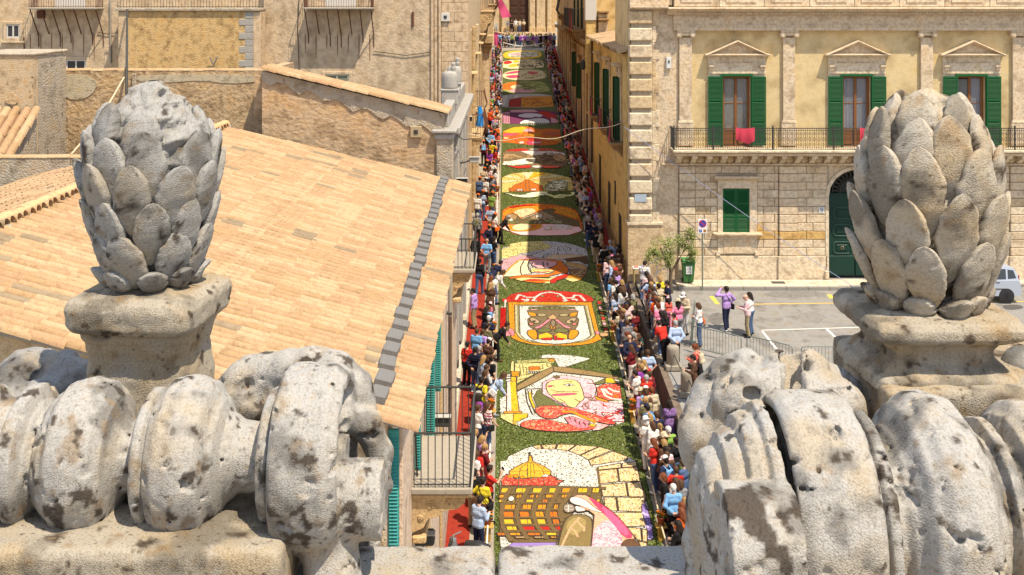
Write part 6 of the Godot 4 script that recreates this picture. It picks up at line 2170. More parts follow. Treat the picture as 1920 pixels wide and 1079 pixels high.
	side_balcony(p, L, 112.0,118.0,19.6,0.8,1.0, gold, mat("rust_iron"), 1.4,1.6,0.2)
	for q in [92.0]:
		var col := Node3D.new()
		col.name = "column"
		p.add_child(col, true)
		col.position = Vector3(L + 0.14, sy(q), -q) - o
		var cm := MB.new()
		cm.lathe([[0.62,0.0], [0.62,0.25], [0.52,0.35], [0.55,0.5], [0.48,0.6], [0.47,3.0], [0.42,6.0], [0.46,6.05], [0.46,6.15]], Vector3.ZERO, 24)
		obj("shaft", cm.done(true), pale, col)
		var cc := MB.new()
		cc.lathe([[0.44,0.0], [0.52,0.12], [0.54,0.25], [0.66,0.45]], Vector3(0,6.15,0), 24)
		cc.box(Vector3(0,6.75,0), Vector3(1.4,0.3,1.4), 0.06)
		obj("capital", cc.done(true), gold, col)
		obj("entablature", bx(Vector3(1.5,0.7,1.9), 0.06), gold, col, Vector3(-0.05,7.25,0))
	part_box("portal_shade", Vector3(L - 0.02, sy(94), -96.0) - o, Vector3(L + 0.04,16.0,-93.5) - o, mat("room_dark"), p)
	# pink banners on a pole
	var pink := mat("pink_cloth", Color(0.75,0.12,0.28), {"tex": "soft", "ts": 1.0, "back": Color(0.3,0.05,0.1)})
	var bn := thing("banner", "long pink banner flying from a pole on the carved balcony", "banner", Vector3(-1.35,18.3,-100))
	bn.scale = Vector3(0.75,0.75,0.75)
	var bm := MB.new()
	bm.grid(16,8, func(r, c):
		var t: float = r / 15.0
		var w: float = c / 7.0
		return Vector3(0.1 + t * 1.1 + (w - 0.5) * (0.9 + t * 0.5) * 0.8,2.4 - t * 2.3 + w * 0.2,0.2 * sin(t * 7.0 + w * 2.0)))
	obj("cloth", bm.done(true), pink, bn)
	var pl := MB.new()
	pl.tube([Vector3(-0.9,0.4,0.2), Vector3(0.2,2.6,0)], 0.03,6)
	obj("pole", pl.done(true), mat("rust_iron"), bn)
	drape(Vector3(-1.55,18.0,-98.0), Vector3(-1.2,18.0,-98.0), [0.7,0.8], mat("window_white"), "small white pennant hanging below the pink banner", 3)
	drape(Vector3(-1.58,17.2,-98.1), Vector3(-1.22,17.2,-98.1), [1.2,1.3], pink, "short pink pennant hanging beside the portal column", 4)
	var bw := thing("blue_cloth", "bright blue cloth bundled over the bulging balcony of the pale palazzo", "cloth", Vector3(L + 0.6,13.3,-63.5))
	var bc := MB.new()
	bc.grid(10,14, func(r, c):
		var t: float = r / 9.0
		var an: float = TAU * c / 13.0
		return Vector3(cos(an) * (0.1 + 0.13 * t + 0.03 * sin(an * 3 + t * 4)), 0.65 - t * 1.1, sin(an) * (0.1 + 0.16 * t)))
	obj("cloth", bc.done(true), mat("blue_cloth", Color(0.02,0.22,0.6), {"rough": 0.9}), bw)
	# church that closes the street
	var cd := 154.0
	var ch := thing("church", "golden stone church front with a tall dark door closing the street", "church", Vector3(1.5,14.5,-cd))
	o = ch.position
	var gy := 15.6
	part_box("wall", Vector3(-16,12,-cd - 1) - o, Vector3(P(955,0, cd).x, 30,-cd) - o, gold, ch)
	part_box("wall", Vector3(P(991,0, cd).x, 12,-cd - 1) - o, Vector3(20,30,-cd) - o, gold, ch)
	part_box("wall", Vector3(P(955,0, cd).x, 21.5,-cd - 1) - o, Vector3(P(991,0, cd).x, 30,-cd) - o, gold, ch)
	var dw := mat("church_door", Color(0.07,0.035,0.022), {"tex": "fine", "ts": 0.4, "rough": 0.6})
	var dn := Node3D.new()
	dn.name = "door"
	ch.add_child(dn, true)
	dn.position = Vector3(P(973,0, cd).x, gy, -cd - 0.4) - o
	obj("added_door_backing", bx(Vector3(3.0,6.2,0.04)), dw, dn, Vector3(0,3.1,-0.12))  # added panel, stops sky light leaking through the gap between the leaves
	for k in [-1.0,1.0]:
		obj("door_leaf", bx(Vector3(1.3,6.0,0.1), 0.01), dw, dn, Vector3(k * 0.66,3.0,0))
		for j in 5:
			obj("door_panel", bx(Vector3(0.9,0.8,0.08), 0.03), dw, dn, Vector3(k * 0.66,0.7 + j * 1.12,0.06))
	for q in [[941,953], [993,1003], [1006,1022], [1026,1034], [925,935]]:
		part_box("pilaster", Vector3(P(q[0], 0, cd).x, gy, -cd) - o, Vector3(P(q[1], 0, cd).x, 24,-cd + 0.45) - o, pale, ch, 0.05)
		part_box("pilaster_base", Vector3(P(q[0] - 1,0, cd).x, gy - 0.3,-cd) - o, Vector3(P(q[1] + 1,0, cd).x, gy + 0.7,-cd + 0.6) - o, gold, ch, 0.05)
	for k in 9:
		part_box("step", Vector3(-7 - k * 0.05,13.9,-cd) - o, Vector3(10 + k * 0.05, gy - k * 0.19,-cd + 1.0 + k * 0.9) - o, pale, ch, 0.02)
	var sg := thing("notice_board", "small white notice board on a post beside the church steps", "sign", Vector3(6.0,14.2,-146))
	obj("post", bx(Vector3(0.08,2.6,0.08)), iron, sg, Vector3(0,1.3,0))
	for k in 2:
		obj("board", bx(Vector3(0.85 - k * 0.25,0.62,0.05), 0.01), mat("enamel_white"), sg, Vector3(0,2.6 - k * 0.78,0.05))
# ---------------------------------------------------------------- the carved parapet in front
func stone_mat(key: String, c: Color) -> StandardMaterial3D:
	return mat(key, c, {"tex": "carve", "ts": 1.9, "det": "lichen", "ds": 0.7, "nrm": "n_stone", "nst": 0.95, "vc": true, "rough": 0.95})
func weather(mb: MB, seed_: float, dark_amount: float, warm: float, crust: Array = []) -> ArrayMesh: # stains and lichen patches as colour of the stone itself
	var c := PackedColorArray()
	c.resize(mb.v.size())
	for k in mb.v.size():
		var p := mb.v[k]
		var a := nz2.get_noise_3d(p.x * 5.0 + seed_, p.y * 5.0, p.z * 5.0)
		var b := nz2.get_noise_3d(p.x * 16.0, p.y * 16.0 + seed_, p.z * 16.0)
		var w := nz.get_noise_3d(p.x * 2.6, p.y * 2.6, p.z * 2.6 + seed_)
		var col := Color(1.0,0.985,0.965)
		col = col.lerp(Color(1.0,0.86,0.66), clampf(w * 1.6 + warm, 0.0,0.75))
		var soot := 0.0
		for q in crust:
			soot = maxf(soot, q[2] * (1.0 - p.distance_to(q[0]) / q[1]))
		var big := nz.get_noise_3d(p.x * 1.7 + 30.0, p.y * 1.3, p.z * 1.7 + seed_)
		col = col.lerp(Color(0.42,0.405,0.39), clampf((a * 0.6 + big - 0.1) * 3.0,0.0,0.8))
		col = col.lerp(Color(0.62,0.44,0.26), clampf((nz.get_noise_3d(p.x * 6.0, p.y * 6.0 + 60.0, p.z * 6.0) - 0.3) * 2.5,0.0,0.6))
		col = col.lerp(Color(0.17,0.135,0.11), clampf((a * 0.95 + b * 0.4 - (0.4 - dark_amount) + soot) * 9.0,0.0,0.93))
		c[k] = col
	mb.c = c
	mb.use_c = true
	return mb.done(true)
func grain(p: Vector3, amp: float) -> float: # worn limestone relief
	return nz.get_noise_3d(p.x * 5.0, p.y * 5.0, p.z * 5.0) * amp * 0.6 + nz2.get_noise_3d(p.x * 24.0, p.y * 24.0, p.z * 24.0) * amp * 0.22
func table(t: Array, x: float) -> float:
	if x <= t[0][0]:
		return t[0][1]
	for j in range(1, t.size()):
		if x < t[j][0]:
			var u: float = (x - t[j - 1][0]) / (t[j][0] - t[j - 1][0])
			u = u * u * (3.0 - 2.0 * u)
			return lerpf(t[j - 1][1], t[j][1], u)
	return t[t.size() - 1][1]
func lookup(t: Array, x0: float, x1: float, n: int) -> PackedFloat32Array:
	var a := PackedFloat32Array()
	for j in n + 1:
		a.append(table(t, lerpf(x0, x1, j / float(n))))
	return a
func leaf_mesh(theta: float, h0: float, h1: float, r0: float, r1: float, width: float, thick: float, belly: float, hook: float, seed_: float, rot := 0.0) -> MB: # a thick carved leaf standing against the core
	var mb := MB.new()
	var er := Vector3(sin(theta), 0, cos(theta))
	var et := Vector3(cos(theta), 0,-sin(theta))
	var rows := 30
	var cols := 26
	mb.grid(rows, cols, func(r, c):
		var s: float = r / float(rows - 1)
		var an: float = -TAU * c / float(cols)
		var e := absf(s - 0.5) * 2.0
		var wide := width * 0.5 * pow(maxf(1.0 - pow(e, 2.2), 0.0), 0.62) * (0.78 + 0.22 * sin(minf(s * 1.25,1.0) * PI * 0.62))
		var th := thick * pow(maxf(1.0 - pow(e, 3.5), 0.0), 0.7)
		var lat := wide * signf(cos(an)) * pow(absf(cos(an)), 0.75) * (1.0 + 0.16 * nz2.get_noise_2d(s * 5.0 + seed_ * 3.0, cos(an) * 1.5))
		var up := signf(sin(an)) * pow(absf(sin(an)), 0.55)
		var rr := lerpf(r0, r1, s) + belly * sin(s * PI * 0.9) + hook * pow(s, 4.0)
		var cup := -0.32 * lat * lat / maxf(r0,0.12)
		var q := er * (rr + cup + th * (0.55 * up if up > 0 else 0.9 * up)) + et * (lat + rot * s * 0.1) + Vector3(0, lerpf(h0, h1, s), 0)
		var n := grain(q + Vector3(seed_, 0,0), 0.014) + nz2.get_noise_3d(q.x * 55.0, q.y * 55.0 + seed_, q.z * 55.0) * 0.0035
		var ridge := (0.007 * exp(-pow(lat / (width * 0.08), 2.0)) + 0.004 * exp(-pow((absf(lat) - wide * 0.86) / (width * 0.05), 2.0))) * (1.0 if up > 0 else 0.0)
		return q + er * (n + ridge) + et * n * 0.6, true)
	return mb
func rough_block(called: String, parent: Node3D, lo: Vector3, hi: Vector3, cell: float, round: float, amp: float, m: Material, seed_: float, dark_amount := 0.0, warm := 0.1) -> void:
	var mb := MB.new()
	var mid := (lo + hi) * 0.5
	var h := (hi - lo) * 0.5
	var f := func(p: Vector3) -> float:
		var q := (p - mid).abs() - h + Vector3(round, round, round)
		var d := q.max(Vector3.ZERO).length() + minf(maxf(q.x, maxf(q.y, q.z)), 0.0) - round
		if absf(d) < 0.06:
			d += grain(p + Vector3(seed_, 0,0), amp)
		return d
	var pad := Vector3(0.05,0.05,0.05)
	sculpt(f, lo - pad, hi + pad, cell, mb)
	var o := obj(called, weather(mb, seed_, dark_amount, warm), m, parent)
	o.position = -parent.position
func build_parapet() -> void:
	var grey := stone_mat("limestone_grey", Color(0.29,0.288,0.285))
	var pale := stone_mat("limestone_pale", Color(0.38,0.372,0.355))
	var warm := stone_mat("limestone_warm", Color(0.36,0.325,0.265))
	var lg := stone_mat("bud_grey", Color(0.32,0.32,0.315))
	bud("grey stone artichoke bud with a crumbled top, on a pedestal before the tiled roof", Vector3(-2.03,18.4,-6.3), 1.14,0.93, lg, 3.0, true)
	bud("pale stone artichoke bud with smooth upright leaves, on a pedestal before the palazzo", Vector3(2.045,18.49,-5.5), 1.08,0.93, stone_mat("bud_warm", Color(0.43,0.395,0.335)), 7.0, false)
	# pedestals
	pedestal("weathered square pedestal with a rounded slab, below the crumbled stone bud", Vector3(-2.03,17.6,-6.3), [[17.55,0.32], [17.85,0.28], [18.05,0.262], [18.12,0.28], [18.17,0.3], [18.195,0.305], [18.205,0.34], [18.24,0.36], [18.33,0.365], [18.37,0.35], [18.4,0.3], [18.41,0.2]], 17.55,18.43,-0.13, warm, 2.0,0.04)
	pedestal("pale flared pedestal with a rounded slab, below the smooth stone bud", Vector3(2.03,18.2,-5.5), [[18.18,0.36], [18.235,0.35], [18.265,0.3], [18.305,0.26], [18.34,0.255], [18.375,0.275], [18.395,0.3], [18.4,0.31], [18.408,0.345], [18.43,0.37], [18.47,0.37], [18.5,0.35], [18.51,0.3], [18.52,0.2]], 18.18,18.53,0.03, warm, 5.0,0.0)
	scroll_left(pale)
	scroll_right(pale)
	# ledge between the scrolls, in two stones
	var led := thing("parapet_ledge", "flat worn stone ledge in two lengths between the carved scrolls", "ledge", Vector3(0.1,17.0,-5.7))
	rough_block("ledge_stone", led, Vector3(-1.05,16.7,-5.62), Vector3(-0.082,17.275,-4.9), 0.02,0.05,0.012, pale, 11.0,0.02,0.15)
	rough_block("ledge_stone", led, Vector3(-0.07,16.7,-5.64), Vector3(1.15,17.27,-4.9), 0.02,0.05,0.012, pale, 14.0,0.14,0.0)
	# base under the left scroll, plinth behind the right one
	var bs := thing("parapet_footing", "long mossy stone base under the scroll with the crumbled bud", "base", Vector3(-2.0,17.0,-5.6))
	rough_block("base_stone", bs, Vector3(-3.2,16.7,-7.0), Vector3(-1.02,17.56,-4.95), 0.02,0.05,0.02, warm, 17.0,0.06,0.2)
	var pb2 := thing("parapet_plinth", "rough-tooled stone plinth under the flared pedestal", "plinth", Vector3(2.3,17.5,-5.7))
	rough_block("plinth_stone", pb2, Vector3(1.7,17.3,-5.95), Vector3(3.4,18.225,-5.08), 0.02,0.03,0.016, warm, 19.0,0.0,0.35)
	# broken carving at the far left and at the right edge
	var ck := thing("broken_carving", "broken lumps of carved stone at the end of the parapet behind the scroll", "carving", Vector3(-3.0,17.7,-6.9))
	var mb := MB.new()
	var lum := [[P(0,720,6.9), P(40,700,6.8), 0.1,0.13], [P(60,690,6.9), P(110,690,6.9), 0.12,0.1], [P(120,700,6.8), P(160,730,6.7), 0.13,0.08], [P(20,700,6.6), P(25,800,6.5), 0.06,0.08], [P(80,760,6.6), P(60,840,6.5), 0.16,0.16], [P(170,700,6.9), P(180,740,6.9), 0.09,0.09], [P(-30,800,6.5), P(60,850,6.4), 0.25,0.2]]
	sculpt(func(p: Vector3) -> float:
		var d := 9.0
		for b in lum:
			d = smin(d, cap_d(p, b[0], b[1], b[2], b[3]), 0.05)
		return d + (grain(p, 0.035) if absf(d) < 0.1 else 0.0), Vector3(-3.6,17.3,-7.2), Vector3(-2.4,18.1,-6.1), 0.016, mb)
	var o := obj("carving", weather(mb, 23.0,0.05,0.0), grey, ck)
	o.position = -ck.position
	var c2 := thing("broken_carving", "small broken stone knob at the picture edge beside the flared pedestal", "carving", Vector3(2.6,17.9,-5.7))
	mb = MB.new()
	lum = [[P(1880,690,5.9), P(1886,715,5.9), 0.07,0.08], [P(1915,690,5.5), P(1930,740,5.4), 0.1,0.14]]
	sculpt(func(p: Vector3) -> float:
		var d := 9.0
		for b in lum:
			d = minf(d, cap_d(p, b[0], b[1], b[2], b[3]))
		return d + (grain(p, 0.03) if absf(d) < 0.1 else 0.0), Vector3(2.3,17.85,-6.2), Vector3(2.9,18.4,-5.2), 0.016, mb)
	o = obj("carving", weather(mb, 29.0,0.05,0.0), grey, c2)
	o.position = -c2.position
func bud(label: String, at: Vector3, H: float, R: float, m: Material, seed_: float, worn: bool) -> void:
	var b := thing("stone_bud", label, "finial", at)
	var prof := [[0.0,0.17], [0.1,0.22], [0.3,0.285], [0.5,0.305], [0.62,0.29], [0.75,0.25], [0.86,0.195], [0.94,0.125], [1.0,0.03]]
	if worn:
		prof = [[0.0,0.17], [0.1,0.21], [0.3,0.27], [0.5,0.32], [0.62,0.34], [0.72,0.335], [0.82,0.28], [0.9,0.19], [0.96,0.11], [1.0,0.03]]
	var core := MB.new()
	core.grid(90,96, func(r, c):
		var t: float = r / 89.0
		var an: float = TAU * c / 96.0
		var rr := table(prof, t) * R * (1.0 if t < 0.999 else 0.3)
		var q := Vector3(cos(an) * rr, t * H, -sin(an) * rr)
		var amp := 0.022 if t < 0.6 else (0.05 if worn else 0.03)
		var n := nz.get_noise_3d(q.x * 6.0 + seed_, q.y * 6.0, q.z * 6.0) * amp + nz2.get_noise_3d(q.x * 20.0, q.y * 20.0, q.z * 20.0 + seed_) * amp * 0.7
		return q + Vector3(cos(an), 0.3,-sin(an)) * n * (1.0 if t > 0.02 else 0.0), true)
	obj("core", weather(core, seed_, 0.02 if worn else -0.04,0.0 if worn else 0.25), m, b)
	# tiers: [count, turn, base t, tip t, base radius, tip radius, width, thickness, belly, hook]
	var tiers := [[10,0.1,0.0,0.11,0.24,0.29,0.15,0.08,0.0,0.03], [9,0.33,0.03,0.37,0.23,0.365,0.195,0.04,0.03,0.025], [9,0.0,0.17,0.56,0.27,0.38,0.2,0.04,0.03,0.03], [9,0.35,0.36,0.75,0.285,0.32,0.2,0.042,0.035,0.02], [8,0.05,0.5,0.905,0.26,0.24,0.205,0.045,0.045,0.01], [6,0.5,0.66,0.99,0.21,0.14,0.19,0.05,0.04,0.0]]
	if worn:
		tiers = [[9,0.3,0.0,0.12,0.22,0.29,0.16,0.09,0.0,0.04], [8,-0.08,0.02,0.32,0.21,0.32,0.21,0.05,0.03,0.02], [9,0.3,0.14,0.47,0.25,0.355,0.2,0.045,0.03,0.03], [9,-0.02,0.28,0.64,0.28,0.385,0.21,0.055,0.03,0.04], [9,0.33,0.43,0.78,0.31,0.37,0.21,0.055,0.02,0.01], [7,0.1,0.58,0.9,0.31,0.25,0.22,0.06,0.03,0.0]]
	for t in tiers.size():
		var q: Array = tiers[t]
		for k in q[0]:
			if worn and t >= 5 and k % 3 == 1:
				continue
			var th: float = q[1] + TAU * k / q[0] + rnd(-0.05,0.05)
			var tall: float = (q[3] - q[2]) * (1.0 + rnd(-0.07,0.05))
			var lm := leaf_mesh(th, q[2] * H, (q[2] + tall) * H, q[4] * R, q[5] * R * rnd(0.97,1.03), q[6] * R * rnd(0.92,1.06) * 1.06, q[7] * R * 1.12, q[8], q[9] * rnd(0.5,1.2), seed_ * 7.0 + t * 3.1 + k * 1.7, rnd(-0.5,0.5))
			obj("leaf", weather(lm, seed_ + k, 0.1 if worn else 0.05,-0.05 if worn else 0.2), m, b)
func pedestal(label: String, at: Vector3, w: Array, y0: float, y1: float, turn: float, m: Material, seed_: float, dark_amount: float) -> void:
	var t := thing("pedestal", label, "pedestal", at)
	var mb := MB.new()
	var tb := lookup(w, y0, y1,120)
	var cs := cos(turn)
	var sn := sin(turn)
	sculpt(func(p: Vector3) -> float:
		var q := p - Vector3(at.x, 0, at.z)
		var x := absf(q.x * cs - q.z * sn)
		var z := absf(q.x * sn + q.z * cs)
		var u := clampf((p.y - y0) / (y1 - y0), 0.0,1.0) * 120.0
		var i0 := mini(int(u), 119)
		var ww := lerpf(tb[i0], tb[i0 + 1], u - i0)
		var d := pow(pow(x, 8.0) + pow(z, 8.0), 0.125) - ww
		d = maxf(d * 0.75, maxf(p.y - y1 + 0.01, y0 - p.y))
		if absf(d) < 0.06:
			d += grain(p + Vector3(seed_, 0,0), 0.016)
		return d, Vector3(at.x - 0.58, y0 - 0.03, at.z - 0.58), Vector3(at.x + 0.58, y1 + 0.04, at.z + 0.58), 0.0135, mb)
	var o := obj("shaft_and_slab", weather(mb, seed_, dark_amount, 0.25), m, t)
	o.position = -t.position
func scroll_left(m: Material) -> void:
	var t := thing("carved_scroll", "big carved stone scroll with a round eye, beside the roof eave", "scroll", Vector3(-1.6,17.4,-5.45))
	var ax := Vector3(0,17.78,-5.45)
	var K := 400.0
	var pr := []
	for q in [[-120,0.3], [-60,0.33], [-20,0.27], [0,0.26], [12,0.33], [36,0.335], [44,0.27], [60,0.23], [66,0.26], [82,0.3], [105,0.35], [140,0.37], [172,0.35], [195,0.29], [203,0.2], [214,0.165], [247,0.16], [250,0.3], [258,0.32], [270,0.32], [275,0.29], [282,0.325], [305,0.365], [338,0.38], [372,0.355], [396,0.28], [414,0.2], [436,0.165], [478,0.16], [482,0.29], [492,0.315], [506,0.325], [509,0.29], [514,0.4], [524,0.43], [560,0.437], [615,0.435], [638,0.4], [648,0.33]]:
		pr.append([(q[0] - 960.0) / K, q[1]])
	var x0 := -2.75
	var x1 := -0.7
	var tb := lookup(pr, x0, x1,400)
	var endx := (640.0 - 960.0) / K
	var caps := []
	# acanthus curling over the far side: ridge, then inner lobes
	var ch := [[P(430,735,6.0), 0.09], [P(455,715,6.0), 0.1], [P(500,700,6.0), 0.1], [P(545,695,5.95), 0.1], [P(590,690,5.9), 0.1], [P(630,695,5.85), 0.09], [P(665,725,5.85), 0.085], [P(682,770,5.85), 0.07]]
	for j in ch.size() - 1:
		caps.append([ch[j][0], ch[j + 1][0], ch[j][1], ch[j + 1][1]])
	var c2 := [[P(650,785,5.7), 0.07], [P(690,800,5.75), 0.07], [P(712,850,5.75), 0.06], [P(712,910,5.72), 0.06], [P(698,960,5.7), 0.055], [P(690,1010,5.7), 0.07]]
	for j in c2.size() - 1:
		caps.append([c2[j][0], c2[j + 1][0], c2[j][1], c2[j + 1][1]])
	caps.append([P(560,720,5.75), P(560,800,5.6), 0.05,0.08])
	caps.append([P(625,740,5.7), P(640,790,5.6), 0.09,0.06])
	caps.append([P(470,690,6.1), P(500,680,6.1), 0.07,0.05])
	caps.append([P(500,760,5.95), P(440,760,5.95), 0.13,0.12])
	var eye := Vector3(0,17.62,-5.34)
	var f := func(p: Vector3) -> float:
		var dy := p.y - ax.y
		var dz := p.z - ax.z
		var r := sqrt(dy * dy + dz * dz)
		var u := clampf((p.x - x0) / (x1 - x0), 0.0,1.0) * 400.0
		var i0 := mini(int(u), 399)
		var d := (r - lerpf(tb[i0], tb[i0 + 1], u - i0)) * 0.7
		d = maxf(d, p.x - endx)
		# hollow end with a spiral lip, and the round eye
		if p.x > endx - 0.25:
			var hol := maxf(maxf(r - 0.345, endx - 0.11 - p.x), -(r - 0.1))
			d = maxf(d, -hol)
			var er := sqrt(pow(p.y - eye.y, 2.0) + pow(p.z - eye.z, 2.0))
			var e := maxf(er - 0.185 + 0.012 * absf(p.x - endx), maxf(p.x - (endx + 0.19), endx - 0.15 - p.x))
			d = smin(d, e, 0.025)
		var cd := 9.0
		for b in caps:
			cd = smin(cd, cap_d(p, b[0], b[1], b[2], b[3]), 0.045)
		d = smin(d, cd, 0.03)
		# support below the eye
		d = smin(d, cap_d(p, Vector3(endx - 0.06,17.4,-5.3), Vector3(endx + 0.02,16.8,-5.15), 0.13,0.18), 0.05)
		# drilled holes
		d = maxf(d, 0.085 - (p - P(483,742,5.8)).length())
		d = maxf(d, 0.045 - (p - P(573,686,5.83)).length())
		d = maxf(d, -cap_d(p, P(440,730,5.86), P(462,722,5.88), 0.03,0.04))
		d = maxf(d, -cap_d(p, P(655,800,5.55), P(690,830,5.6), 0.04,0.03))
		d = maxf(d, -cap_d(p, P(620,790,5.5), P(628,850,5.45), 0.025,0.03))
		if absf(d) < 0.06:
			d += grain(p, 0.013)
			var pit := nz2.get_noise_3d(p.x * 9.0, p.y * 9.0, p.z * 9.0 + 40.0)
			if pit > 0.33:
				d += (pit - 0.33) * 0.14
		return d
	var mb := MB.new()
	sculpt(f, Vector3(-2.75,16.75,-6.35), Vector3(-0.5,18.42,-4.85), 0.0125, mb)
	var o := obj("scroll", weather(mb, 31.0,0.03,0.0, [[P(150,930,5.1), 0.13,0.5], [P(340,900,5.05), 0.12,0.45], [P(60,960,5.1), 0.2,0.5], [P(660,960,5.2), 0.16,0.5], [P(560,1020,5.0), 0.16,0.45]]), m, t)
	o.position = -t.position
func scroll_right(m: Material) -> void:
	var t := thing("carved_scroll", "largest carved stone scroll, with a dark hollow end, beside the shaded crowd", "scroll", Vector3(1.6,17.2,-4.7))
	var ax := Vector3(0,17.85,-4.62)
	var K := 462.0
	var pr := []
	for q in [[1452,0.42], [1462,0.49], [1480,0.51], [1530,0.516], [1590,0.505], [1608,0.47], [1614,0.4], [1619,0.4], [1622,0.435], [1640,0.435], [1644,0.35], [1662,0.335], [1675,0.37], [1705,0.46], [1735,0.505], [1760,0.512], [1795,0.49], [1825,0.41], [1842,0.36], [1848,0.36], [1851,0.41], [1870,0.41], [1874,0.35], [1888,0.345], [1900,0.42], [1930,0.47], [1980,0.48], [2040,0.42]]:
		pr.append([(q[0] - 960.0) / K, q[1]])
	var x0 := 1.0
	var x1 := 2.4
	var tb := lookup(pr, x0, x1,300)
	var endx := (1452.0 - 960.0) / K
	var caps := []
	var ch := [[P(1322,860,5.35), 0.1], [P(1325,800,5.4), 0.12], [P(1345,750,5.45), 0.12], [P(1375,712,5.45), 0.11], [P(1402,678,5.42), 0.05], [P(1438,720,5.4), 0.07], [P(1466,690,5.35), 0.075], [P(1510,692,5.35), 0.085], [P(1560,730,5.45), 0.1], [P(1615,760,5.5), 0.1]]
	for j in ch.size() - 1:
		caps.append([ch[j][0], ch[j + 1][0], ch[j][1], ch[j + 1][1]])
	caps.append([P(1400,760,5.25), P(1560,770,5.25), 0.16,0.16])
	caps.append([P(1330,830,5.3), P(1420,820,5.2), 0.14,0.14])
	var lip := [P(1318,1160,4.75), P(1312,1020,4.85), P(1318,940,4.9), P(1340,890,4.92), P(1385,850,4.9), P(1430,830,4.88)]
	var eye := Vector3(0,17.92,-4.24)
	var rings := [[0.76,0.2], [0.79,0.27], [0.835,0.29], [0.85,0.285], [0.856,0.345], [0.9,0.37], [0.922,0.365], [0.928,0.415], [0.975,0.435], [0.998,0.43], [1.004,0.465], [1.04,0.475], [1.06,0.46]]
	var f := func(p: Vector3) -> float:
		var dy := p.y - ax.y
		var dz := p.z - ax.z
		var r := sqrt(dy * dy + dz * dz)
		var u := clampf((p.x - x0) / (x1 - x0), 0.0,1.0) * 300.0
		var i0 := mini(int(u), 299)
		var d := (r - lerpf(tb[i0], tb[i0 + 1], u - i0)) * 0.7
		d = maxf(d, endx - p.x)
		var cd := 9.0
		for b in caps:
			cd = smin(cd, cap_d(p, b[0], b[1], b[2], b[3]), 0.06)
		d = smin(d, cd, 0.04)
		if p.x < endx + 0.2:
			var hol := maxf(maxf(r - 0.43, p.x - (endx + 0.1)), maxf(endx - 0.02 - p.x, 0.3 - r))
			d = maxf(d, -hol)
			# spiral ridges behind and above the eye
			d = smin(d, maxf((r - table(rings, p.x)) * 0.6, maxf(p.x - endx + 0.015,0.76 - p.x)), 0.02)
			var er := sqrt(pow(p.y - eye.y, 2.0) + pow(p.z - eye.z, 2.0))
			var e := maxf(er - 0.24, maxf(p.x - (endx + 0.0), 0.79 - p.x))
			d = smin(d, e, 0.025)
			d = maxf(d, -maxf(maxf(r - 0.455, absf(p.x - endx - 0.03) - 0.045), 0.17 - r))
		for g in lip.size() - 1:
			d = smin(d, cap_d(p, lip[g], lip[g + 1], 0.065,0.065), 0.05)
		for g in [0.0,0.1,0.19]:
			d = maxf(d, -cap_d(p, P(1486,620,5.24 + g), P(1488,745,5.05 + g), 0.06,0.056))
		d = maxf(d, 0.045 - (p - P(1408,742,5.14)).length())
		if absf(d) < 0.06:
			d += grain(p, 0.015)
			var pit := nz2.get_noise_3d(p.x * 8.0, p.y * 8.0, p.z * 8.0 + 70.0)
			if pit > 0.33:
				d += (pit - 0.33) * 0.13
		return d
	var mb := MB.new()
	sculpt(f, Vector3(0.62,16.9,-5.75), Vector3(2.4,18.42,-3.95), 0.0125, mb)
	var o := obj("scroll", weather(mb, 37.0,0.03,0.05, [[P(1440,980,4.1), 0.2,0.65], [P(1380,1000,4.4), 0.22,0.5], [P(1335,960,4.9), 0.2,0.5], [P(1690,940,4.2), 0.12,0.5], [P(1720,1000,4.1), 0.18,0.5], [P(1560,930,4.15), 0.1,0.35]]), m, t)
	o.position = -t.position
# ---------------------------------------------------------------- street furniture
const ORD := ["first", "second", "third", "fourth", "fifth", "sixth", "seventh", "eighth", "ninth", "tenth", "eleventh", "twelfth", "thirteenth", "fourteenth"]
func barrier(a: Vector3, b: Vector3, label: String) -> void:
	var zinc := mat("galvanised", Color(0.2,0.23,0.21), {"metal": 0.4, "rough": 0.5})
	var t := thing("crowd_barrier", label, "barrier", (a + b) * 0.5,0.0, "crowd barriers on the piazza")
	var o := t.position
	var u := Vector3(0,1,0)
	var fr := MB.new()
	var dir := (b - a).normalized()
	fr.tube([a + u * 0.22 - o, a + u * 0.98 - o, a + u * 1.06 + dir * 0.06 - o, a + u * 1.08 + dir * 0.16 - o, b + u * 1.08 - dir * 0.16 - o, b + u * 1.06 - dir * 0.06 - o, b + u * 0.98 - o, b + u * 0.22 - o, a + u * 0.22 - o], 0.021,8)
	obj("frame", fr.done(true), zinc, t)
	var n := int(a.distance_to(b) / 0.125)
	for k in range(1, n):
		var p := a.lerp(b, float(k) / n) - o
		var m := MB.new()
		m.tube([Vector3(0,0.22,0), Vector3(0,1.07,0)], 0.009,5)
		obj("bar", meshes.get_or_add("barrier_bar", m.done()), zinc, t, p)
	for e in [a, b]:
		var f := MB.new()
		var side := u.cross(dir)
		var p: Vector3 = e.lerp(o, 0.12) - o
		f.tube([p - side * 0.3 + u * 0.02, p - side * 0.25 + u * 0.06, p + u * 0.24, p + side * 0.25 + u * 0.06, p + side * 0.3 + u * 0.02], 0.018,6)
		obj("foot", f.done(true), zinc, t)
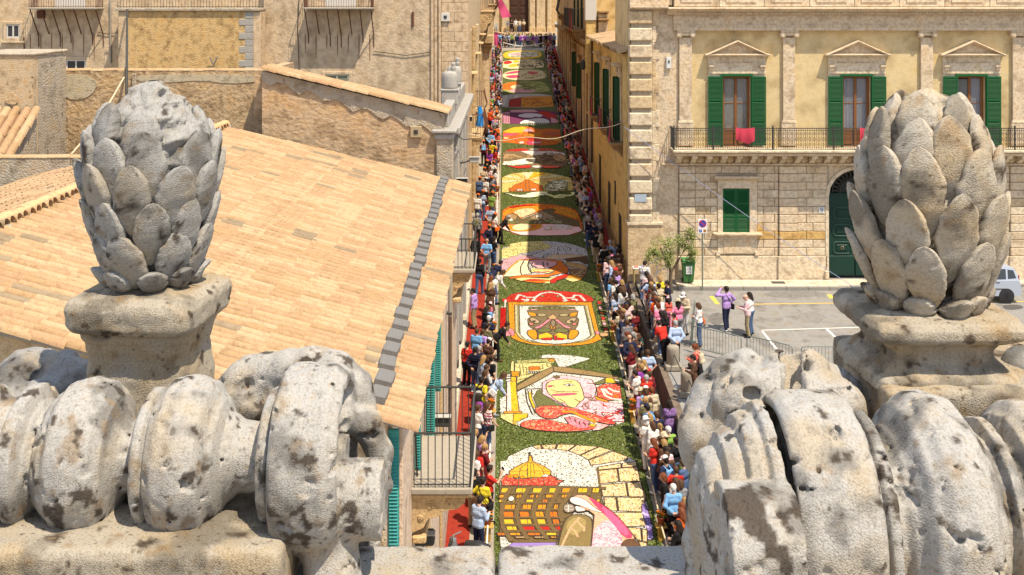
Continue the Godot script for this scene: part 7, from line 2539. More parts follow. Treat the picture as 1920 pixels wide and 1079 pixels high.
func leaf_crown(n: int, blobs: Array, size: float, seed_: int) -> ArrayMesh: # leaf-sized faces through the volume of a crown
	var r := RandomNumberGenerator.new()
	r.seed = seed_
	var b := MB.new()
	b.use_c = true
	for k in n:
		var q: Array = blobs[r.randi() % blobs.size()]
		var v := Vector3(r.randfn(), r.randfn(), r.randfn()).normalized() * pow(r.randf(), 0.45)
		var p: Vector3 = q[0] + v * q[1]
		if nz.get_noise_3d(p.x * 2.4, p.y * 2.4, p.z * 2.4) < 0.02:
			continue
		var d := Vector3(r.randf_range(-1,1), r.randf_range(-0.5,0.7), r.randf_range(-1,1)).normalized()
		var w := d.cross(Vector3(r.randf_range(-1,1), 1, r.randf_range(-1,1))).normalized() * size * 0.22
		d *= size * r.randf_range(0.6,1.2)
		var t := r.randf()
		b.col = Color(0.15,0.17,0.045).lerp(Color(0.3,0.32,0.12), t)
		b.tri(p, p + d * 0.5 + w, p + d)
		b.tri(p, p + d, p + d * 0.5 - w)
	return b.done()
func build_furniture() -> void:
	var iron := mat("rail_iron")
	var zinc := mat("galvanised", Color(0.2,0.23,0.21), {"metal": 0.4, "rough": 0.5})
	# crowd barriers
	barrier(on_piazza(Vector2(1299,662)), on_piazza(Vector2(1390,684)), "galvanised crowd barrier beside the woman in the white cardigan")
	barrier(on_piazza(Vector2(1401,682)), on_piazza(Vector2(1486,703)), "middle crowd barrier of the bent line, just above the carved acanthus")
	barrier(on_piazza(Vector2(1503,704)), on_piazza(Vector2(1625,704)), "crowd barrier lying level beside the flared stone pedestal")
	barrier(on_piazza(Vector2(1297,652)), on_piazza(Vector2(1303,610)), "crowd barrier end-on, closing the corner by the standing crowd")
	# stone bollards along the retaining wall
	var bol := mat("bollard_stone", Color(0.36,0.32,0.26), {"tex": "stone", "ts": 0.9, "det": "lichen", "ds": 0.5, "nrm": "n_stone"})
	var spots := [[Vector2(1243,652), "stone bollard farthest along the piazza edge, among the legs of the crowd"], [Vector2(1262,692), "stone bollard on the piazza edge behind the man with clasped hands"], [Vector2(1289,742), "stone bollard on the piazza edge beside the brown-jacketed person with a backpack"], [Vector2(1330,815), "stone bollard of the piazza edge half hidden by the carved scroll"]]
	var prev := Vector3.ZERO
	for s in spots:
		var p := on_piazza(s[0])
		var t := thing("bollard", s[1], "bollard", p, 0.0, "stone bollards on the piazza edge")
		obj("plinth", bx(Vector3(0.62,0.2,0.62), 0.03), bol, t, Vector3(0,0.1,0))
		var m := MB.new()
		m.lathe([[0.24,0.2], [0.24,0.75], [0.225,0.85], [0.15,0.9], [0.02,0.91]], Vector3.ZERO, 16)
		obj("shaft", m.done(true), bol, t)
		if prev != Vector3.ZERO:
			var ch := MB.new()
			var pts := []
			for k in 9:
				pts.append(prev.lerp(p, k / 8.0) + Vector3(0,0.66 - 0.12 * sin(PI * k / 8.0), 0))
			ch.tube(pts, 0.022,6)
			tag(obj("iron_bar", ch.done(), iron), ["iron bar between the bollard behind the clasped hands and the farthest one", "iron bar between the two middle bollards of the piazza edge", "iron bar running to the bollard half hidden by the scroll"][spots.find(s) - 1], "bar", "iron bars between the bollards")
		prev = p
	# no-parking sign
	var sp := Vector3(8.84, pz(52), -51.95)
	var sg := thing("street_sign", "no-parking sign on a thin grey pole in front of the shuttered ground-floor window", "sign", sp)
	var pm := MB.new()
	pm.tube([Vector3.ZERO, Vector3(0,3.35,0)], 0.035,8)
	obj("pole", pm.done(), zinc, sg)
	var wp := mat("sign_white", Color(0.7,0.7,0.7), {"rough": 0.4})
	obj("plate", bx(Vector3(0.42,0.66,0.02), 0.006), wp, sg, Vector3(0,3.0,0.05))
	var srim := MB.new()
	var sblue := MB.new()
	sblue.lathe([[0.145,0.0], [0.145,0.006]], Vector3(0,3.12,0.062), 24, Basis(Vector3.RIGHT, PI / 2))
	srim.lathe([[0.18,0.0], [0.18,0.004]], Vector3(0,3.12,0.061), 24, Basis(Vector3.RIGHT, PI / 2))
	srim.box(Vector3(0,3.12,0.071), Vector3(0.29,0.045,0.006), 0.0, Basis(Vector3(0,0,1), -PI / 4))
	obj("red_ring", srim.done(), mat("sign_red", Color(0.5,0.04,0.05), {"rough": 0.4}), sg)
	obj("blue_disc", sblue.done(), mat("sign_blue", Color(0.03,0.06,0.35), {"rough": 0.4}), sg)
	obj("parking_panel", bx(Vector3(0.13,0.13,0.006)), mat("sign_blue"), sg, Vector3(-0.1,2.79,0.064))
	text_on(sg, "letter", "P", 0.1, wp, Vector3(-0.1,2.79,0.07))
	obj("truck_panel", bx(Vector3(0.13,0.13,0.006)), mat("sign_orange", Color(0.6,0.25,0.02), {"rough": 0.4}), sg, Vector3(0.1,2.79,0.064))
	obj("truck_mark", bx(Vector3(0.08,0.05,0.004)), iron, sg, Vector3(0.1,2.79,0.07))
	# wheelie bin
	var bg := mat("bin_green", Color(0.05,0.16,0.05), {"rough": 0.5, "tex": "soft", "ts": 1.0})
	var bp := Vector3(8.3, pz(52.6) + 0.13,-52.75)
	var bn := thing("wheelie_bin", "green wheelie bin with a paper notice beside the olive tree", "bin", bp)
	var body := MB.new()
	var q0 := []
	var q1 := []
	for e in [[-1,1], [1,1], [1,-1], [-1,-1]]:
		q0.append(Vector3(e[0] * 0.22,0.08, e[1] * 0.22))
		q1.append(Vector3(e[0] * 0.29,1.02, e[1] * 0.3))
	for j in 4:
		body.quad(q0[j], q0[(j + 1) % 4], q1[(j + 1) % 4], q1[j])
	body.quad(q0[3], q0[2], q0[1], q0[0])
	obj("body", body.done(), bg, bn)
	obj("rim", bx(Vector3(0.64,0.06,0.66), 0.02), bg, bn, Vector3(0,1.02,0))
	obj("lid", bx(Vector3(0.62,0.11,0.64), 0.05), mat("bin_lid", Color(0.08,0.24,0.08), {"rough": 0.5}), bn, Vector3(0,1.1,0))
	obj("lid_grip", bx(Vector3(0.3,0.04,0.1), 0.015), bg, bn, Vector3(0,1.1,0.33))
	obj("notice", bx(Vector3(0.28,0.42,0.006)), wp, bn, Vector3(0,0.68,0.283))
	for k in 5:
		obj("notice_line", bx(Vector3(0.2 - (k % 2) * 0.06,0.018,0.004)), iron, bn, Vector3(0,0.82 - k * 0.07,0.288))
	for s in [-1.0,1.0]:
		var wm := MB.new()
		wm.lathe([[0.02,-0.025], [0.1,-0.025], [0.1,0.025], [0.02,0.025]], Vector3.ZERO, 16, Basis(Vector3(0,0,1), PI / 2))
		obj("wheel", wm.done(), iron, bn, Vector3(s * 0.25,0.1,-0.2))
	# olive tree
	var tp := Vector3(7.33, pz(51.6), -51.6)
	var tr := thing("olive_tree", "small olive tree with a forked trunk at the palazzo corner", "tree", tp)
	var bark := mat("olive_bark", Color(0.16,0.12,0.08), {"tex": "stone", "ts": 1.5, "nrm": "n_stone"})
	var tk := MB.new()
	tk.tube([Vector3(0,0,0), Vector3(-0.03,0.5,0.02), Vector3(0.0,1.0,0), Vector3(-0.08,1.3,0)], [0.11,0.085,0.08,0.07], 8)
	tk.tube([Vector3(-0.03,1.1,0), Vector3(-0.25,1.6,0.1), Vector3(-0.5,2.1,0.0)], [0.06,0.045,0.025], 7)
	tk.tube([Vector3(0.0,0.95,0), Vector3(0.3,1.4,-0.1), Vector3(0.62,2.0,0), Vector3(0.75,2.6,0.1)], [0.065,0.05,0.035,0.02], 7)
	tk.tube([Vector3(-0.08,1.25,0), Vector3(0.0,1.8,-0.2), Vector3(-0.1,2.3,-0.2)], [0.05,0.035,0.02], 6)
	tk.tube([Vector3(-0.2,1.5,0.1), Vector3(-0.7,1.8,0.2), Vector3(-1.0,1.85,0.25)], [0.035,0.025,0.012], 6)
	obj("trunk", tk.done(true), bark, tr)
	obj("crown", leaf_crown(11000, [[Vector3(-0.45,2.05,0), 0.62], [Vector3(-0.9,1.75,0.2), 0.42], [Vector3(0.1,2.2,-0.2), 0.55], [Vector3(0.7,2.35,0), 0.5], [Vector3(0.82,2.75,0.1), 0.3], [Vector3(0.9,1.8,0), 0.35], [Vector3(-0.2,1.55,0.2), 0.4]], 0.1,5), mat("olive_leaf", Color(1.15,1.15,1.15), {"vc": true, "rough": 0.6, "back": Color(0.35,0.4,0.15)}), tr)
	# ramp handrail and table by the corner
	var hr := thing("handrail", "white metal handrail slanting down beside the olive tree", "handrail", Vector3(6.6, pz(52), -51.8))
	var hm := MB.new()
	hm.tube([Vector3(-0.45,1.1,0), Vector3(0.72,1.75,-0.6)], 0.025,6)
	obj("top_rail", hm.done(), wp, hr)
	hm = MB.new()
	hm.tube([Vector3(-0.45,0.45,0), Vector3(0.72,1.1,-0.6)], 0.02,6)
	obj("lower_rail", hm.done(), wp, hr)
	for k in 3:
		hm = MB.new()
		var u := Vector3(-0.4,0,0).lerp(Vector3(0.7,0,-0.6), k / 2.0)
		hm.tube([u, u + Vector3(0,1.12 + k * 0.3,0)], 0.022,6)
		obj("post", hm.done(), wp, hr)
	var wood := mat("table_wood", Color(0.5,0.36,0.14), {"tex": "fine", "ts": 0.8})
	var tb := thing("small_table", "small wooden table with a white top against the palazzo plinth", "table", Vector3(6.02, pz(53), -52.9))
	obj("table_top", bx(Vector3(0.62,0.04,0.5), 0.01), wp, tb, Vector3(0,0.78,0))
	for e in [[-1,-1], [1,-1], [1,1], [-1,1]]:
		obj("leg", bx(Vector3(0.05,0.76,0.05)), wood, tb, Vector3(e[0] * 0.26,0.38, e[1] * 0.2))
	for e in [[-0.15, Color(0.5,0.2,0.15), "reddish"], [0.14, Color(0.15,0.25,0.5), "bluish"]]:
		tag(obj("leaflet", bx(Vector3(0.2,0.05,0.28), 0.005), mat("print_%s" % e[2], e[1], {"rough": 0.6}), null, tb.position + Vector3(e[0], 0.826,0.02)), "pile of %s leaflets lying on the small white table" % e[2], "leaflets")
	# flower-pot stands that carry the ribbons
	var box := mat("stand_wood", Color(0.5,0.3,0.06), {"tex": "fine", "ts": 0.7})
	var clay := mat("pot_clay", Color(0.32,0.09,0.03), {"tex": "soft", "ts": 1.5})
	var flow := mat("marigold", Color(0.7,0.2,0.01), {"rough": 0.8})
	var fleaf := mat("pot_leaf", Color(0.05,0.1,0.02), {"rough": 0.7})
	for side in 2:
		var posts := []
		for k in 14:
			var d := 33.4 + k * 7.4
			var x := (-0.55 if side == 0 else 4.62) - 0.0052 * d
			var p := Vector3(x, sy(d), -d)
			posts.append(p)
			var t := thing("pot_stand", "orange flower pot on a wooden stand, %s from the parapet on the %s" % [ORD[k], "sunny carpet edge" if side == 0 else "shaded carpet edge"], "flower pot", p, 0.0, "flower-pot stands along the carpets")
			obj("stand", bx(Vector3(0.18,0.42,0.18), 0.015), box, t, Vector3(0,0.21,0))
			obj("tray", bx(Vector3(0.34,0.04,0.34), 0.01), box, t, Vector3(0,0.44,0))
			var pm2 := MB.new()
			pm2.lathe([[0.08,0.46], [0.12,0.66], [0.135,0.66], [0.135,0.7], [0.1,0.7], [0.02,0.68]], Vector3.ZERO, 12)
			obj("pot", meshes.get_or_add("pot", pm2.done(true)), clay, t)
			if not meshes.has("bloom"):
				var bm := MB.new()
				var lm := MB.new()
				for j in 26:
					var v := Vector3(rnd(-0.13,0.13), 0.74 + rnd(0,0.1), rnd(-0.13,0.13))
					bm.lathe([[0.01,-0.02], [0.03,0.0], [0.02,0.02], [0.005,0.025]], v, 6)
					lm.tri(v, v + Vector3(rnd(-0.08,0.08), -0.05, rnd(-0.08,0.08)), v + Vector3(rnd(-0.08,0.08), -0.08,0.03))
				meshes["bloom"] = bm.done(true)
				meshes["bloom_leaf"] = lm.done()
			obj("flowers", meshes["bloom"], flow, t)
			obj("leaves", meshes["bloom_leaf"], fleaf, t)
		var rb := MB.new()
		var pts := [posts[0] + Vector3(0,0.5,2.0)]
		for k in 14:
			pts.append(posts[k] + Vector3(0,0.47,0))
			if k < 13:
				for j in [0.25,0.5,0.75]:
					pts.append(posts[k].lerp(posts[k + 1], j) + Vector3(0.1 * sin(PI * j) * (1 if side else 0), 0.47 - 0.12 * sin(PI * j) - (0.05 if side else 0.0), 0))
		rb.tube(pts, 0.027,5)
		tag(obj("ribbon", rb.done(true), mat("ribbon_white" if side == 0 else "ribbon_cream", Color(0.75,0.72,0.66) if side == 0 else Color(0.62,0.5,0.34), {"rough": 0.7})), "long white ribbon cord along the sunny edge of the carpets" if side == 0 else "long cream ribbon cord along the carpets before the shaded crowd", "cord")
	var er := MB.new()
	var ep := []
	for k in 13:
		ep.append(Vector3(lerpf(-1.1,3.95, k / 12.0), sy(137) + 0.9 - 0.45 * sin(PI * k / 12.0), -137.0))
	er.tube(ep, 0.05,5)
	tag(obj("ribbon", er.done(true), mat("ribbon_white")), "white cord sagging across the street before the far crowd", "cord")
	# cables across the street
	var cb := MB.new()
	var cp := []
	for k in 25:
		var u := k / 24.0
		cp.append(P(857,253,57.0).lerp(P(1180,224,55.0), u) + Vector3(0,-0.55 * sin(PI * u) + 0.1 * sin(u * 19.0), 0))
	cb.tube(cp, 0.02,5)
	tag(obj("garland_cable", cb.done(true), mat("ribbon_cream")), "wavy white cable strung across the street to the yellow house balcony", "cable")
	cb = MB.new()
	cb.tube([P(849,248,42.0), P(868,262,44.0), P(890,260,50.0), P(920,257,57.0)], 0.02,5)
	tag(obj("cable", cb.done(true), iron), "dark cable sagging from the weathered pier cap towards the street", "cable")
	# floodlights along the tiled-house side
	var lampm := mat("lamp_grey", Color(0.4,0.38,0.34), {"rough": 0.5})
	for q in [[889,300,46.5, "grey floodlight on a bracket over the pavement, next to the stone street front"], [846,283,43.5, "dusty floodlight under the weathered pier cap"], [866,340,42.5, "small floodlight low on the wall at the far corner of the tiled roof"], [878,223,60.0, "dark floodlight below the bulging balcony railing"], [828,788,26.5, "dark floodlight on the tiled-house wall behind the balcony railing"], [796,1008,23.0, "dark floodlight below the carved balcony corbel"]]:
		var t := thing("floodlight", q[3], "lamp", P(q[0], q[1], q[2]))
		obj("case", bx(Vector3(0.42,0.24,0.34), 0.04), lampm if q[0] > 830 and q[1] < 320 and q[0] != 878 else iron, t)
		obj("visor", bx(Vector3(0.46,0.03,0.2), 0.01), lampm, t, Vector3(0,0.135,0.12))
		var am := MB.new()
		am.tube([Vector3(-0.1,0,-0.1), Vector3(-0.35,-0.1,-0.1), Vector3(-0.6,-0.15,-0.1)], 0.03,6)
		obj("bracket", am.done(true), iron, t)
	# parked scooter below the parapet
	var sc := thing("scooter", "dark motor scooter parked on the red runner below the parapet", "scooter", Vector3(-1.12, sy(31.7) + 0.02,-31.7), 1.3)
	var blk := mat("scooter_black", Color(0.02,0.02,0.022), {"rough": 0.35, "spec": 0.5})
	var sb := MB.new()
	sb.tube([Vector3(0,0.75,0.5), Vector3(0,0.8,0.2), Vector3(0,0.78,-0.2)], [0.13,0.17,0.15], 10)
	obj("seat", sb.done(true), blk, sc)
	sb = MB.new()
	sb.tube([Vector3(0,0.55,0.55), Vector3(0,0.5,0.2), Vector3(0,0.32,-0.15), Vector3(0,0.3,-0.45), Vector3(0,0.7,-0.6), Vector3(0,0.95,-0.58)], [0.17,0.22,0.16,0.14,0.16,0.1], 10)
	obj("body", sb.done(true), mat("scooter_grey", Color(0.12,0.12,0.13), {"rough": 0.35, "spec": 0.5}), sc)
	for z in [0.5,-0.72]:
		var w := MB.new()
		w.lathe([[0.05,-0.05], [0.2,-0.055], [0.24,-0.03], [0.24,0.03], [0.2,0.055], [0.05,0.05]], Vector3.ZERO, 18, Basis(Vector3(0,0,1), PI / 2))
		obj("wheel", w.done(true), blk, sc, Vector3(0,0.24, z))
	sb = MB.new()
	sb.tube([Vector3(-0.32,1.0,-0.45), Vector3(0,1.02,-0.58), Vector3(0.32,1.0,-0.45)], 0.022,6)
	obj("handlebar", sb.done(true), zinc, sc)
	small_car()
	# stall things at the right edge
	var st := thing("stall_table", "white stall counter with pale blue trim, half hidden by the stone knob", "stall", Vector3(18.3, pz(41), -41.0))
	obj("counter", bx(Vector3(2.2,0.9,1.4), 0.03), wp, st, Vector3(0.35,1.35,0))
	for k in 5:
		obj("trim", bx(Vector3(0.06,0.92,0.04)), mat("trim_blue", Color(0.3,0.45,0.6), {"rough": 0.4}), st, Vector3(-0.7 + k * 0.5,1.35,0.72))
	obj("top_trim", bx(Vector3(2.3,0.06,1.5), 0.01), wp, st, Vector3(0.35,1.84,0))
	for e in [[-0.6,-0.5], [1.3,-0.5], [-0.6,0.5], [1.3,0.5]]:
		obj("leg", bx(Vector3(0.08,0.9,0.08)), zinc, st, Vector3(e[0], 0.45, e[1]))
	var bo := thing("bottle", "blue plastic bottle standing on the white stall counter", "bottle", st.position + Vector3(-0.35,1.87,0.3))
	var bb := MB.new()
	bb.lathe([[0.09,0.0], [0.1,0.03], [0.1,0.24], [0.04,0.32], [0.04,0.36]], Vector3.ZERO, 12)
	obj("body", bb.done(true), mat("bottle_blue", Color(0.03,0.15,0.5), {"rough": 0.25, "spec": 0.5}), bo)
	obj("cap", bx(Vector3(0.08,0.05,0.08), 0.01), wp, bo, Vector3(0,0.39,0))
	var gt := thing("tarpaulin", "grey tarpaulin thrown over a stall behind the flared pedestal", "tarpaulin", Vector3(17.0, pz(41.5), -41.4))
	var gm := MB.new()
	gm.grid(18,24, func(r, c):
		var u: float = c / 23.0 - 0.5
		var v: float = r / 17.0 - 0.5
		var e := maxf(absf(u), absf(v)) * 2.0
		var h := 1.75 - 1.7 * pow(e, 5.0)
		return Vector3(u * 2.3 * (1 + 0.1 * pow(e, 4)), h + 0.12 * sin(u * 9 + v * 4) * (1 - e * 0.5), v * -1.4 + 0.08 * sin(u * 20.0) * pow(e, 3)))
	obj("sheet", gm.done(true), mat("tarp_grey", Color(0.36,0.37,0.42), {"nrm": "n_cloth", "ts": 1.0}), gt)
	var mc := thing("folded_cloth", "maroon cloth heaped beside the grey tarpaulin", "cloth", Vector3(16.2, pz(40.6) + 0.0,-40.4))
	var mm := MB.new()
	mm.grid(12,18, func(r, c):
		var t: float = r / 11.0
		var an: float = TAU * c / 17.0
		return Vector3(cos(an) * (0.75 - 0.55 * t), 1.35 * sin(t * PI * 0.5) + 0.06 * sin(an * 4), sin(an) * (0.5 - 0.4 * t)))
	obj("cloth", mm.done(true), mat("maroon", Color(0.16,0.03,0.06), {"nrm": "n_cloth", "ts": 1.0}), mc)
func small_car() -> void:
	var silver := mat("car_silver", Color(0.42,0.46,0.54), {"rough": 0.28, "spec": 0.6, "metal": 0.2})
	var glass := mat("car_glass", Color(0.03,0.035,0.04), {"rough": 0.08, "spec": 0.6})
	var black := mat("scooter_black", Color(0.02,0.02,0.022), {"rough": 0.35, "spec": 0.5})
	var alloy := mat("alloy", Color(0.45,0.45,0.46), {"metal": 0.6, "rough": 0.35})
	var back := P(1913,545,50.2)
	var c := thing("parked_car", "small silver hatchback parked by the palazzo pavement, seen behind the smooth stone bud", "car", Vector3(back.x - 1.75, pz(50.9), -50.9))
	# x along the car, rear at +x; profile of the body below the windows and of the cabin
	var low := [Vector2(1.74,0.3), Vector2(1.78,0.5), Vector2(1.76,0.85), Vector2(1.7,0.98), Vector2(-0.75,0.95), Vector2(-1.45,0.85), Vector2(-1.74,0.68), Vector2(-1.78,0.4), Vector2(-1.72,0.28)]
	var cab := [Vector2(1.7,0.97), Vector2(1.66,1.2), Vector2(1.52,1.5), Vector2(1.3,1.57), Vector2(0.3,1.58), Vector2(-0.1,1.52), Vector2(-0.78,0.95)]
	var ext := func(prof: Array, w0: float, w1: float, ymid: float) -> MB:
		var b := MB.new()
		var n := prof.size()
		var wd := func(p: Vector2) -> float: return lerpf(w0, w1, clampf((p.y - ymid) / 0.6,0.0,1.0))
		for j in n:
			var p: Vector2 = prof[j]
			var q: Vector2 = prof[(j + 1) % n]
			b.quad(Vector3(p.x, p.y, wd.call(p)), Vector3(q.x, q.y, wd.call(q)), Vector3(q.x, q.y, -wd.call(q)), Vector3(p.x, p.y, -wd.call(p)))
		for s in [-1.0,1.0]:
			for j in range(1, n - 1):
				b.tri(Vector3(prof[0].x, prof[0].y, s * wd.call(prof[0])), Vector3(prof[j].x, prof[j].y, s * wd.call(prof[j])), Vector3(prof[j + 1].x, prof[j + 1].y, s * wd.call(prof[j + 1])))
		return b
	obj("body", (ext.call(low, 0.78,0.76,0.4) as MB).done(), silver, c)
	obj("cabin", (ext.call(cab, 0.75,0.6,0.97) as MB).done(), silver, c)
	for s in [-1.0,1.0]:
		for q in [[[Vector2(-0.62,1.02), Vector2(0.28,1.02), Vector2(0.3,1.46), Vector2(-0.05,1.45)], "side_window"], [[Vector2(0.36,1.02), Vector2(1.12,1.04), Vector2(1.14,1.47), Vector2(0.38,1.47)], "side_window"], [[Vector2(1.2,1.05), Vector2(1.58,1.08), Vector2(1.48,1.42), Vector2(1.22,1.45)], "quarter_window"]]:
			var b := MB.new()
			var pts := []
			for v in q[0]:
				pts.append(Vector3(v.x, v.y, s * (lerpf(0.75,0.6, (v.y - 0.97) / 0.6) + 0.008)))
			if s > 0:
				b.quad(pts[0], pts[1], pts[2], pts[3])
			else:
				b.quad(pts[3], pts[2], pts[1], pts[0])
			obj(q[1], b.done(), glass, c)
		for x in [-1.1,1.12]:
			var w := Node3D.new()
			w.name = "wheel"
			c.add_child(w, true)
			w.position = Vector3(x, 0.29, s * 0.7)
			w.rotation.x = s * PI / 2
			var ty := MB.new()
			ty.lathe([[0.17,-0.09], [0.26,-0.1], [0.29,-0.06], [0.29,0.06], [0.26,0.1], [0.18,0.09], [0.17,0.06]], Vector3.ZERO, 24)
			obj("tyre", ty.done(true), black, w)
			var ri := MB.new()
			ri.lathe([[0.03,0.05], [0.17,0.06], [0.18,0.09], [0.16,0.085], [0.15,0.07], [0.05,0.085], [0.02,0.085]], Vector3.ZERO, 20)
			obj("rim", ri.done(true), alloy, w)
			for k in 5:
				obj("spoke", bx(Vector3(0.035,0.02,0.13), 0.005), alloy, w, Vector3(sin(TAU * k / 5) * 0.09,0.085, cos(TAU * k / 5) * 0.09)).rotation.y = TAU * k / 5
			var ar := MB.new()
			ar.lathe([[0.3,-0.02], [0.345,-0.02], [0.345,0.03], [0.3,0.03]], Vector3(x, 0.29, s * 0.765), 24, Basis(Vector3.RIGHT, PI / 2))
			obj("wheel_arch", ar.done(), black, c)
		obj("rear_light", bx(Vector3(0.05,0.36,0.12), 0.02), mat("light_red", Color(0.4,0.02,0.02), {"rough": 0.2}), c, Vector3(1.7,1.02, s * 0.68))
		obj("headlight", bx(Vector3(0.12,0.16,0.3), 0.03), alloy, c, Vector3(-1.7,0.66, s * 0.55))
		obj("door_handle", bx(Vector3(0.16,0.04,0.04), 0.01), black, c, Vector3(0.75,0.92, s * 0.775))
		obj("side_trim", bx(Vector3(2.0,0.05,0.02), 0.005), black, c, Vector3(0.1,0.62, s * 0.782))
		obj("mirror", bx(Vector3(0.1,0.12,0.16), 0.03), silver, c, Vector3(-0.5,1.05, s * 0.86))
	obj("bumper", bx(Vector3(0.14,0.24,1.5), 0.05), silver, c, Vector3(1.76,0.45,0))
	obj("rear_window", bx(Vector3(0.02,0.36,1.05), 0.005), glass, c, Vector3(1.635,1.28,0)).rotation.z = 0.3
	obj("aerial", bx(Vector3(0.1,0.04,0.06), 0.01), black, c, Vector3(0.9,1.6,0))
# ---------------------------------------------------------------- people
var figures := {}
var used_labels := {}
const TONES := {"white": [0.66,0.64,0.61], "pale blue": [0.36,0.45,0.62], "light blue": [0.17,0.36,0.62], "navy": [0.02,0.024,0.055], "black": [0.014,0.013,0.014], "red": [0.5,0.03,0.02], "maroon": [0.15,0.015,0.02], "pink": [0.66,0.2,0.32], "pale pink": [0.66,0.45,0.46],
	"lilac": [0.38,0.24,0.52], "purple": [0.24,0.05,0.3], "yellow": [0.6,0.48,0.03], "olive": [0.16,0.15,0.07], "beige": [0.5,0.41,0.28], "brown": [0.1,0.05,0.03], "teal": [0.03,0.3,0.3], "grey": [0.2,0.2,0.21], "denim": [0.07,0.11,0.21], "orange": [0.7,0.13,0.015], "green": [0.22,0.36,0.07], "khaki": [0.33,0.26,0.15], "coral": [0.66,0.12,0.09]}
const HAIRS := {"dark": [0.02,0.013,0.01], "brown": [0.07,0.035,0.018], "blond": [0.3,0.18,0.07], "grey": [0.3,0.29,0.28], "white": [0.55,0.53,0.5], "auburn": [0.14,0.04,0.015]}
const CARPETS := ["domed carpet", "column carpet", "framed tree carpet", "shell carpet", "mountain carpet", "sun-ray carpet", "mosaic carpet", "swirl carpet", "purple carpet", "amber carpet", "wave carpet", "cloud carpet", "blot carpet", "yellow-rimmed carpet"]
const ARMS := {
	"down": [Vector3(0.05,-0.28,0.02), Vector3(0.06,-0.52,-0.05)], "hold": [Vector3(0.07,-0.25,-0.07), Vector3(-0.05,-0.2,-0.3)], "up": [Vector3(0.12,-0.12,-0.2), Vector3(-0.04,0.12,-0.36)],
	"brow": [Vector3(0.26,0.03,-0.1), Vector3(-0.05,0.22,-0.17)], "behind": [Vector3(0.1,-0.25,0.12), Vector3(-0.1,-0.42,0.17)], "cross": [Vector3(0.07,-0.26,-0.08), Vector3(-0.16,-0.22,-0.22)],
	"reach": [Vector3(0.03,-0.2,-0.2), Vector3(0.0,-0.24,-0.44)], "swing": [Vector3(0.06,-0.26,0.1), Vector3(0.07,-0.48,0.03)], "fore": [Vector3(0.06,-0.26,-0.08), Vector3(0.04,-0.42,-0.26)], "hip": [Vector3(0.2,-0.2,0.06), Vector3(0.04,-0.4,-0.05)]}
